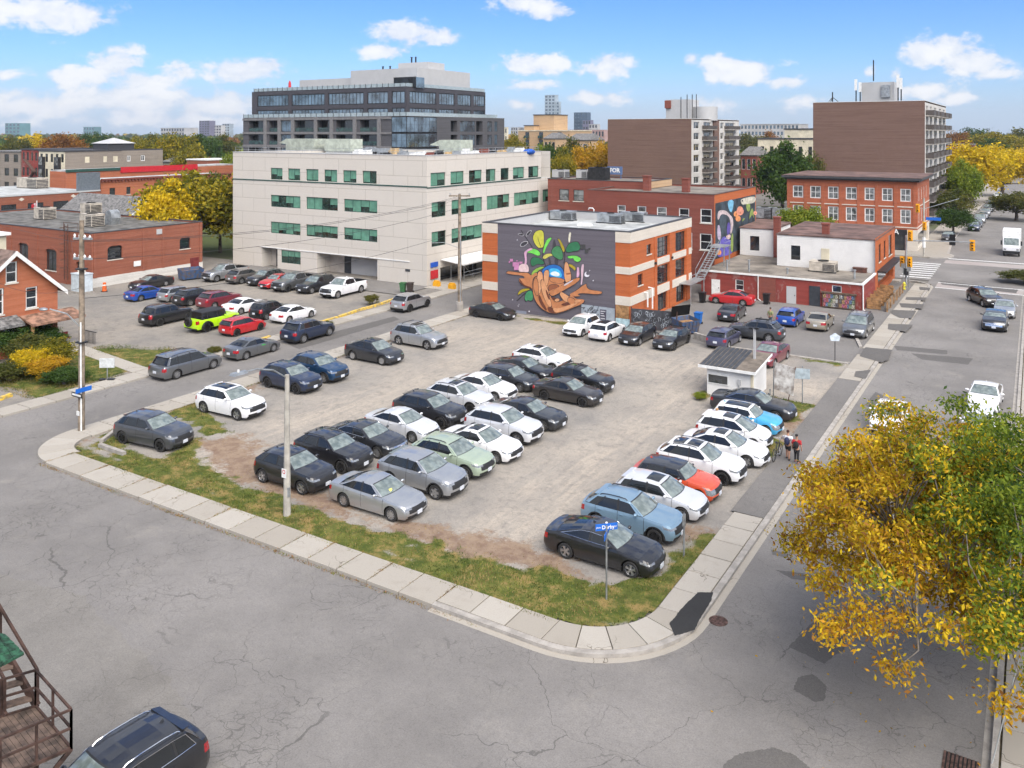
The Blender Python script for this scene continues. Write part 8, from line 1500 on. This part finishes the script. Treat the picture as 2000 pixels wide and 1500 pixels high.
for p in(T0,T1):wobj('stringer',MB().bar(p,Vector(p)+up2*2.7,.08,.22),[M_IRON],fs);wobj('hand_rail',MB().bar(up_(p,.95),Vector(up_(p,.95))+up2*2.7,.06,.06),[M_IRON],fs);wobj('baluster',MB().bar(p,up_(p,.95),.07,.07),[M_IRON],fs);q_=Vector(p)+up2*1.1;wobj('baluster',MB().bar(q_,q_+Vector((0,0,.95)),.06,.06),[M_IRON],fs)
wobj('brace',MB().bar(lq[1],(lq[1][0]-1.2,lq[1][1]-1.6,0),.1,.1),[M_IRON],fs);wobj('leg',MB().bar(lq[2],(lq[2][0],lq[2][1],0),.1,.1),[M_IRON],fs);wobj('leg',MB().bar(lq[0],(lq[0][0],lq[0][1],0),.1,.1),[M_IRON],fs)
gc_=empty('green_canopy',FP(0,1290,20),0,'green shingled canopy edge above the fire stair','canopy');c0,c1,c2,c3=FP(-60,1225,20.2),FP(10,1238,20.8),FP(47,1275,20.2),FP(-40,1320,19.4);M_GSH=mat('green_shingle',(.02,.085,.045),.9,var=.35,scale=6)
for i in range(4):
 for j in range(4):
  bil=lambda u,v:tuple(lerp(lerp(c0[k],c1[k],u),lerp(c3[k],c2[k],u),v)for k in range(3));q=[bil(i/4,j/4),bil((i+.96)/4,j/4),bil((i+.96)/4,(j+1.06)/4),bil(i/4,(j+1.06)/4)];q=[(p[0],p[1],p[2]+.02*(k>=2))for k,p in enumerate(q)];wobj('shingle',MB().add(q+[(p[0],p[1],p[2]-.06)for p in q],[(3,2,1,0),(4,5,6,7),(0,1,5,4),(1,2,6,5),(2,3,7,6),(3,0,4,7)]),[M_GSH],gc_)
# people and bicycle
def skin_mesh(name,V,E,mats,parent):
 me=bpy.data.meshes.new(name);me.from_pydata([v[:3]for v in V],E,[]);me.materials.append(mats);o=link(name,me,parent);md=o.modifiers.new('skin','SKIN');md.use_smooth_shade=True
 for i,v in enumerate(V):sv=me.skin_vertices[0].data[i];sv.radius=(v[3],v[4]if len(v)>4 else v[3]);sv.use_root=i==0
 s_=o.modifiers.new('sub','SUBSURF');s_.levels=s_.render_levels=1;return o
def person(loc,head,label,h_,skin,shirt,legs,short,hair,pack=None,arm=0.0,stride=.12,shoe=(.03,.03,.03)):
 k=h_/1.6;o=empty('person',loc,R(head),label,'person');cm=lambda n_,c_:mat('cloth_%02x%02x%02x'%tuple(int(v*255)for v in c_),c_,.85,var=.15,scale=8)
 V=[(0,0,.82,.10,.13),(0,0,1.0,.09,.12),(0,0,1.2,.10,.15),(0,0,1.33,.06),(0.01,0,1.40,.05),(.02,0,1.47,.075),(.02,0,1.56,.075)];E=[(i,i+1)for i in range(6)]
 for s_ in(1,-1):
  n=len(V);V+=[(stride*.3*s_,s_*.09,.76,.085),(stride*s_+.03,s_*.095,.44,.06),(stride*1.1*s_-.03,s_*.10,.10,.04),(stride*1.1*s_+.1,s_*.10,.03,.035)];E+=[(0,n),(n,n+1),(n+1,n+2),(n+2,n+3)]
  n=len(V);a_=arm if s_>0 else 0;V+=[(0,s_*.19,1.27,.05),(-.03+a_*.15,s_*(.25+a_*.12),1.02+a_*.12,.04),(.06+a_*.3,s_*(.26+a_*.2),.80+a_*.25,.03),(.09+a_*.32,s_*(.26+a_*.22),.74+a_*.25,.03)];E+=[(2,n),(n,n+1),(n+1,n+2),(n+2,n+3)]
  for f_ in range(5):m0=len(V);V.append((.07+f_*.012+a_*.34,s_*(.25+a_*.23)+(.02 if f_==0 else 0),.66+abs(f_-2)*.012+a_*.25+(.04 if f_==0 else 0),.008));E.append((n+3,m0))
 V=[tuple(c_*k for c_ in v)for v in V];skin_mesh('body',V,E,cm('s',skin),o)
 T=[(0,0,.84,.125,.155),(0,0,1.02,.11,.145),(0,0,1.2,.125,.175),(0,0,1.33,.07)];TE=[(0,1),(1,2),(2,3)]
 for s_ in(1,-1):n=len(T);a_=arm if s_>0 else 0;T+=[(0,s_*.195,1.27,.07),(-.03+a_*.14,s_*(.25+a_*.1),1.05+a_*.1,.062)];TE+=[(2,n),(n,n+1)]
 skin_mesh('shirt',[tuple(c_*k for c_ in v)for v in T],TE,cm('t',shirt),o)
 L=[(0,0,.86,.12,.15)];LE=[]
 for s_ in(1,-1):
  n=len(L);L+=[(stride*.3*s_,s_*.09,.74,.105),(stride*s_*.9+.02,s_*.095,.50,.085 if short else.07)];LE+=[(0,n),(n,n+1)]
  if not short:L.append((stride*1.1*s_-.03,s_*.10,.12,.055));LE.append((n+1,n+2))
 skin_mesh('shorts' if short else 'trousers',[tuple(c_*k for c_ in v)for v in L],LE,cm('l',legs),o)
 obj('hair',MB().blob((.0,0,1.575*k),.098*k,.088*k,.078*k,0,10,6),[cm('h',hair)],o,smooth=60);obj('face',MB().blob((.09*k,0,1.5*k),.012*k,.012*k,.02*k,0,6,4).blob((.083*k,.03*k,1.53*k),.008,.008,.006,0,5,3).blob((.083*k,-.03*k,1.53*k),.008,.008,.006,0,5,3).box(.08*k,.088*k,-.02*k,.02*k,1.45*k,1.455*k),[cm('s',tuple(c_*.6 for c_ in skin))],o)
 for s_ in(1,-1):obj('shoe',MB().blob((stride*1.1*s_*k+.05,s_*.1*k,.045),.13,.05,.045,0,8,5),[cm('sh',shoe)],o,smooth=60)
 if pack:obj('backpack',MB().blob((-.19*k,0,1.08*k),.11*k,.16*k,.22*k,0,10,7),[cm('p',pack)],o,smooth=60)
 return o
SKN=(.42,.22,.14)
person((-11.05,45.2,.105),88,'boy in white shirt and black shorts with dark blue backpack wheeling a bicycle',1.5,SKN,(.6,.6,.62),(.012,.012,.014),True,(.05,.02,.015),(.02,.025,.07),arm=.9);person((-10.55,44.95,.105),92,'boy in red shirt and black trousers with black backpack on the sidewalk',1.45,SKN,(.36,.015,.02),(.012,.012,.014),False,(.012,.01,.01),(.012,.014,.014),shoe=(.3,.12,.1))
person((-20.0,75.6,.04),70,'person in olive green top standing at the open door of the blue hatchback',1.65,SKN,(.24,.26,.12),(.03,.09,.14),False,(.05,.03,.02));person((-15.4,46.9,.03),180,'fair-haired person standing between the white and sky blue cars',1.5,SKN,(.12,.1,.1),(.03,.03,.04),False,(.42,.24,.12));person((-14.6,211,.13),-90,'person in dark clothes walking on the far sidewalk',1.7,SKN,(.015,.018,.03),(.012,.012,.02),False,(.02,.015,.012))
bk=empty('bicycle',(-11.55,45.0,.1),R(86),'black bicycle wheeled along by the boy in white','bicycle')
for x_ in(-.5,.5):w_=obj('wheel',MB().lathe([(.29,-.02),(.325,-.012),(.325,.012),(.29,.02),(.29,-.02)],20,'y',(x_,0,.325)),[M_TYRE],bk,smooth=50);obj('spokes',MB().tube([(x_-.28,0,.325),(x_+.28,0,.325)],.006,3).tube([(x_,0,.05),(x_,0,.6)],.006,3).tube([(x_-.2,0,.12),(x_+.2,0,.52)],.006,3),[M_METAL],w_)
obj('frame',MB().tube([(-.5,0,.325),(-.12,0,.78),(.38,0,.78),(.5,0,.325)],.022,5).tube([(.38,0,.76),(-.05,0,.3),(-.12,0,.78)],.022,5).tube([(-.5,0,.325),(-.05,0,.3)],.018,5),[M_BLK],bk);obj('handlebar',MB().tube([(.38,0,.78),(.36,0,.98)],.018,5).tube([(.3,-.28,1.0),(.38,-.1,.98),(.38,.1,.98),(.3,.28,1.0)],.016,5),[M_METAL],bk);obj('saddle',MB().blob((-.15,0,.9),.13,.07,.04),[M_BLK],bk);obj('crank',MB().lathe([(.01,.03),(.09,.03)],10,'y',(-.05,0,.3)).box(-.07,-.03,-.12,.12,.28,.31),[M_METAL],bk)
# trees and shrubs
def leaf_mat(name,cols,rough=.75):
 """each leaf takes one of the colours, drifting over the crown"""
 m,t,b=new_mat('leaf_'+name);b.inputs['Roughness'].default_value=rough;b.inputs['Specular IOR Level'].default_value=.25
 g_=t.node('ShaderNodeNewGeometry');rnd=g_.outputs['Random Per Island'];f=t.m('ADD',t.m('MULTIPLY',rnd,.55),t.m('MULTIPLY',t.ramp(t.noise(g_.outputs['Position'],.35,3,.5),.3,.7),.45))
 r_=t.node('ShaderNodeValToRGB');t.link(f,r_.inputs[0]);e=r_.color_ramp.elements
 for i,c_ in enumerate(cols):
  p=i/(len(cols)-1)
  if i<2:el_=e[i];el_.position=p
  else:el_=e.new(p)
  el_.color=col4(c_)
 t.link(r_.outputs[0],b.inputs['Base Color'])
 tr=t.node('ShaderNodeBsdfTranslucent');t.link(r_.outputs[0],tr.inputs['Color']);mx=t.node('ShaderNodeMixShader');mx.inputs[0].default_value=.4
 t.link(b.outputs[0],mx.inputs[1]);t.link(tr.outputs[0],mx.inputs[2]);t.link(mx.outputs[0],m.node_tree.nodes['Material Output'].inputs['Surface']);return m
LM=dict(green=leaf_mat('green',[(.018,.04,.008),(.035,.075,.014),(.06,.11,.02),(.10,.14,.03)]),yellow=leaf_mat('yellow',[(.22,.19,.012),(.46,.34,.012),(.66,.46,.015),(.72,.50,.03)]),lime=leaf_mat('lime',[(.07,.11,.01),(.13,.19,.015),(.21,.26,.025),(.32,.32,.035)]),amber=leaf_mat('amber',[(.22,.17,.015),(.40,.25,.014),(.52,.30,.016),(.58,.27,.02)]),olive=leaf_mat('olive',[(.035,.05,.012),(.07,.085,.018),(.12,.12,.025),(.19,.155,.03)]),rust=leaf_mat('rust',[(.09,.035,.012),(.20,.085,.02),(.30,.13,.02),(.24,.16,.04)]),gold=leaf_mat('gold',[(.05,.07,.01),(.14,.14,.015),(.30,.24,.015),(.45,.32,.02)]))
M_BARK=mat('bark',(.12,.095,.075),.95,var=.3,scale=3)
def leaf_mesh(name,P,size,r_,aspect=2.0,droop=.3,slots=1,pick=None):
 """one narrow quad per leaf at points P"""
 n=len(P);d=r_.normal(size=(n,3));d[:,2]-=droop;d/=np.linalg.norm(d,axis=1)[:,None];q=r_.normal(size=(n,3));s_=np.cross(d,q);s_/=np.linalg.norm(s_,axis=1)[:,None]
 L=(size*r_.uniform(.6,1.35,n))[:,None];W=L/aspect*.5;V=np.stack([P-d*L*.5,P+s_*W,P+d*L*.5,P-s_*W],1).astype(np.float32)
 me=bpy.data.meshes.new(name);me.vertices.add(n*4);me.vertices.foreach_set('co',V.ravel());me.loops.add(n*4);me.polygons.add(n);me.loops.foreach_set('vertex_index',np.arange(n*4,dtype=np.int32));me.polygons.foreach_set('loop_start',np.arange(0,n*4,4,dtype=np.int32));me.update(calc_edges=True)
 for _ in range(slots):me.materials.append(M_BARK)
 if pick is not None:me.polygons.foreach_set('material_index',pick.astype(np.int32))
 return me
def crown_points(r_,n,clumps,rx,ry,rz,cz,tight=.2,hollow=.45,irr=.25):
 u=r_.normal(size=(clumps,3));u/=np.linalg.norm(u,axis=1)[:,None];u[:,2]=np.where(u[:,2]<-.55,-u[:,2]*.4,u[:,2]);rad=r_.uniform(hollow,1.0,clumps)**.6*(1+r_.normal(0,irr*.5,clumps));c_=u*rad[:,None]*np.array([rx,ry,rz])
 sz=r_.uniform(.6,1.4,clumps);i=r_.choice(clumps,n,p=sz/sz.sum());p=c_[i]+r_.normal(size=(n,3))*(tight*sz[i])[:,None]*np.array([rx,ry,rz*.8]);p[:,2]+=cz
 return p,c_+np.array([0,0,cz])
def limbs(r_,tips,base_z,h0,rad,n):
 m_=MB();top=np.array([0,0,h0]);m_.tube([(0,0,base_z),(r_.normal()*.05*rad*5,0,h0*.5),tuple(top)],[rad*1.25,rad,rad*.8],8)
 for k in r_.choice(len(tips),min(n,len(tips)),replace=False):
  e=tips[k];mid=top*.45+e*.55+r_.normal(size=3)*.08*np.linalg.norm(e-top);m_.tube([tuple(top*.9),tuple(mid),tuple(e)],[rad*.5,rad*.28,rad*.06],5)
 return m_
_cr={}
def crown_kind(k):
 if k not in _cr:
  r_=np.random.default_rng(100+k);p,c_=crown_points(r_,9500,46+8*k,1,1,1.0,1.35,.17,.4,.3);_cr[k]=(leaf_mesh('crown',p,.115,r_,1.7),limbs(r_,c_,0,.75,.075,16).mesh('trunk',[M_BARK],60))
 return _cr[k]
def tree(x,y,w_,h_,kind,col,label,group=None,name='tree',z=0.0,wy=None):
 cr,tr=crown_kind(kind);o=empty(name,(x,y,z),rng.uniform(0,6.28),label,'tree',group)
 a=link('crown',cr,o);b=link('trunk',tr,o);s_=(w_/2.3,(wy or w_)/2.3,h_/2.35);a.scale=s_;b.scale=s_;a.material_slots[0].link='OBJECT';a.material_slots[0].material=LM[col];return o
def tpx(px,py_top,d,wpx,kind,col,label,group=None,z_top=None,name='tree'):
 x,y=at_depth(px,d);return tree(x,y,wpx*d/F_PX,zpx(py_top,x,y),kind,col,label,group,name)
tpx(372,345,118,195,0,'gold','broad yellow tree between the brick hall and the office block');tpx(330,362,112,120,1,'yellow','yellow green tree leaning over the hall roof corner');tpx(430,352,121,90,3,'olive','olive yellow tree touching the office corner')
tpx(1528,288,158,118,1,'green','dense dark green tree left of the corner block');tpx(1578,300,162,60,2,'olive','olive tree squeezed against the brown tower');tpx(1570,404,126,90,2,'lime','small yellow green tree in front of the corner block windows')
tpx(1898,280,205,128,2,'yellow','bright yellow tree arching over the far street');tpx(1958,298,225,100,0,'yellow','golden tree behind the bright yellow one');tpx(1884,320,176,80,1,'lime','light green tree by the far sidewalk');tpx(1855,375,160,90,3,'olive','low brownish tree beside the tower foot');tpx(1862,408,142,70,2,'green','small green street tree behind the sandwich board')
for i,(px,py,d,w_,c_)in enumerate(((1080,288,230,60,'green'),(1120,278,235,80,'olive'),(1150,285,225,90,'amber'),(1100,296,215,50,'gold'),(1178,282,240,50,'amber'),(1005,268,330,50,'gold'),(1060,282,260,40,'lime'))):tpx(px,py,d,w_,i%4,c_,'autumn tree %s the office roof, %s of seven towards the brown tower'%('beyond',('first','third','sixth','fourth','last','leftmost','second')[i]),'autumn trees between office and brown tower')
for i,(px,py,d,w_,c_)in enumerate(((1465,265,420,70,'olive'),(1500,262,430,60,'rust'),(1870,258,480,60,'rust'),(1905,256,520,90,'green'),(1945,262,420,110,'gold'),(1995,258,430,110,'olive'),(1985,290,330,110,'yellow'),(1930,276,380,80,'green'))):tpx(px,py,d,w_,i%4,c_,('olive tree between the two towers','russet tree between the two towers','russet tree beyond the red brick building','dark green tree on the far right horizon','golden green tree on the far right','olive tree at the far right edge','yellow tree at the right edge above the far street','green tree behind the yellow street trees')[i],'trees at the far right')
for i,(px,py,d,w_,c_)in enumerate(((30,272,330,60,'olive'),(72,268,340,60,'yellow'),(120,262,330,90,'rust'),(160,268,380,70,'green'),(262,272,300,70,'gold'),(300,270,320,60,'olive'),(345,262,270,90,'gold'),(372,290,250,70,'gold'),(395,268,300,80,'green'),(430,270,310,80,'olive'),(455,300,230,50,'lime'),(200,265,420,60,'green'))):tpx(px,py,d,w_,i%4,c_,'%s tree behind the row houses, %s from the left edge'%({'olive':'olive','yellow':'yellow','rust':'russet','green':'dark green','gold':'golden green','lime':'lime green'}[c_],('first','second','third','fourth','sixth','seventh','eighth','ninth','tenth','eleventh','twelfth','fifth')[i]),'trees behind the row houses')
for i,(px,py,d,w_,c_)in enumerate(((1985,378,165,60,'olive'),(2005,530,96,60,'olive'))):tpx(px,py,d,w_*1.6,i,c_,('brownish street tree at the right edge past the crossing','dark street tree at the right edge by the paver crossing')[i])
r_=np.random.default_rng(77);nC=400
u=r_.normal(size=(nC,3));u/=np.linalg.norm(u,axis=1)[:,None];rad=r_.uniform(.08,1.0,nC)**.5*(1+r_.normal(0,.12,nC));Cc=u*rad[:,None]*np.array([5.3,5.9,2.9])+np.array([-1.6,29.4,5.1])
Cc[:,2]-=.045*((Cc[:,0]+1.0)**2+(Cc[:,1]-29.5)**2)*.6-.5
keep_=Cc[:,2]>1.7;Cc=Cc[keep_];nC=len(Cc)
nL=112000;ci=r_.integers(0,nC,nL);rr=np.abs(r_.normal(0,1,nL));dr=r_.normal(size=(nL,3));P_=Cc[ci]+dr*np.array([.29,.29,.17])
side=(Cc[:,0]+2.5)*.42+(Cc[:,2]-4.8)*.28+(Cc[:,1]-29)*.06+r_.normal(0,.42,nC)
pick=np.where(side[ci]+r_.normal(0,.3,nL)>.85,np.where(r_.random(nL)<.8,2,1),np.where(side[ci]+r_.normal(0,.3,nL)>.25,np.where(r_.random(nL)<.5,4,2),np.where(r_.random(nL)<.13,3,np.where(r_.random(nL)<.4,4,0)))).astype(int)
FT=np.array([1.7,30.6,.1]);ft=empty('tree',tuple(FT),0,'large tree turning from green to orange yellow over the right street','tree')
me=leaf_mesh('crown',P_-FT,.15,r_,2.3,.45,5,pick);co_=link('crown',me,ft)
for i,k in enumerate(('amber','green','lime','rust','yellow')):co_.material_slots[i].link='OBJECT';co_.material_slots[i].material=LM[k]
m_=MB();T_=Vector((0,0,2.6));m_.tube([(0,0,-.1),(.03,0,1.3),tuple(T_)],[.27,.22,.19],10);hubs=[Vector(v)+Vector((-1.3,-2.0,0))for v in((-2.0,1.8,4.3),(-2.6,-1.2,3.9),(-.6,3.0,4.6),(.8,.8,5.2),(-1.0,-3.0,3.8),(-4.2,.4,4.5),(-3.6,2.8,4.6),(-3.2,-3.0,3.4))]
for h in hubs:m_.tube([tuple(T_*.9),tuple(T_.lerp(h,.5)+Vector((0,0,.35))),tuple(h)],[.14,.09,.05],7)
for k in range(nC):
 e=Vector(Cc[k])-Vector(FT);h=min(hubs,key=lambda q:(q-e).length);md=h.lerp(e,.55)+Vector((r_.normal()*.2,r_.normal()*.2,.25));m_.tube([tuple(h),tuple(md),tuple(e),tuple(e+Vector((r_.normal()*.3,r_.normal()*.3,-.25)))],[.035,.02,.011,.004],4,cap=False)
obj('trunk',m_,[mat('pale_bark',(.22,.19,.16),.9,var=.25,scale=4)],ft,smooth=60)
fp=np.stack([r_.uniform(-9,-1,260),r_.uniform(21,40,260),np.full(260,.015)],1);fp=fp[r_.random(260)<np.exp(-((fp[:,0]+3.2)/2.8)**2)];fo=link('fallen_leaves',leaf_mesh('fallen_leaves',fp,.09,r_,1.6,0));fo.material_slots[0].link='OBJECT';fo.material_slots[0].material=LM['amber'];tag(fo,'fallen yellow leaves scattered on the street under the tree','fallen leaves',kind='stuff')
for i,(px,py,w_,h_,c_)in enumerate(((20,700,3.0,1.9,'green'),(62,712,2.6,1.7,'olive'),(60,735,1.9,1.5,'yellow'),(105,720,2.2,1.6,'gold'),(95,742,2.0,1.2,'amber'),(125,752,2.0,.9,'green'),(20,745,2.2,1.0,'olive'),(88,690,2.0,1.6,'green'))):x_,y_=gnd(px,py);tree(x_,y_,w_*1.45,h_*1.25,i%4,c_,('dark green shrub at the left edge below the house','olive shrub in the middle of the house hedge','yellow shrub in front of the house hedge','golden green shrub nearest the footpath','amber shrub in front by the sidewalk','low green bush nearest the corner pole','low olive bush at the left edge by the yellow kerb','green shrub beside the porch')[i],'shrubs in front of the brick house','shrub')
for i,(px,py)in enumerate(((727,596),(640,640),(420,690))):x_,y_=gnd(px,py);tree(x_,y_,(1.6,1.0,1.2)[i],(1.0,.6,.5)[i],i,'olive',('tall weed clump behind the yellow kerb','small weed clump at the middle of the yellow kerb','weed clump at the near end of the left lot')[i],'weed clumps along the left lot','weed_clump')
for px,py,w_,h_ in((1366,782,.8,.5),):x_,y_=gnd(px,py);tree(x_,y_,w_,h_,2,'lime','small weedy bush at the booth corner',None,'weed_clump')
r_=np.random.default_rng(5);nt=2600;dd_=250*np.exp(r_.uniform(0,1,nt)**.8*math.log(14));pxx=r_.uniform(-250,2250,nt);ok=~(((pxx>1815)&(dd_<420))|((pxx>470)&(pxx<1200)&(dd_<260)));dd_,pxx=dd_[ok],pxx[ok];nt=len(dd_)
Xc_=(pxx-1000)/F_PX*dd_;tx_,ty_=CS*Xc_-SN*dd_,SN*Xc_+CS*dd_;hh_=r_.uniform(5.5,11.5,nt);ww_=hh_*r_.uniform(.45,.7,nt);pp,kk=[],[]
hues=r_.choice(7,nt,p=[.42,.03,.10,.04,.32,.04,.05])
for i in range(nt):
 n=int(np.clip(46000/dd_[i],40,150));v=r_.normal(size=(n,3));v/=np.linalg.norm(v,axis=1)[:,None];v*=r_.uniform(.5,1.05,n)[:,None]**.5;pp.append(v*np.array([ww_[i],ww_[i],hh_[i]*.42])+np.array([tx_[i],ty_[i],hh_[i]*.6]));kk.append(np.full(n,hues[i]))
pp=np.concatenate(pp);kk=np.concatenate(kk);dist=np.hypot(pp[:,0],pp[:,1]);o=link('woods',leaf_mesh('woods',pp,1.0,r_,1.3,0,7,kk));v=np.empty(len(pp)*12,np.float32);o.data.vertices.foreach_get('co',v);v=v.reshape(-1,4,3);c_=v.mean(1,keepdims=True);v=c_+(v-c_)*np.clip(dist/160,1.5,9)[:,None,None];o.data.vertices.foreach_set('co',v.ravel())
for i,k in enumerate(('green','yellow','lime','amber','olive','rust','gold')):o.material_slots[i].link='OBJECT';o.material_slots[i].material=LM[k]
tag(o,'wooded town of green and autumn trees reaching to the horizon','trees',kind='stuff')
# thin autumn haze
m_=bpy.data.materials.new('haze');m_.use_nodes=True;nt_=m_.node_tree;nt_.nodes.clear();pv=nt_.nodes.new('ShaderNodeVolumePrincipled');pv.inputs['Color'].default_value=(.80,.87,.97,1);pv.inputs['Density'].default_value=.00011;pv.inputs['Anisotropy'].default_value=.2
mo=nt_.nodes.new('ShaderNodeOutputMaterial');nt_.links.new(pv.outputs[0],mo.inputs['Volume'])
tag(obj('haze',MB().box(-4400,3300,-400,4900,-1.2,130),[m_]),'thin pale haze over the whole town','haze',kind='stuff')
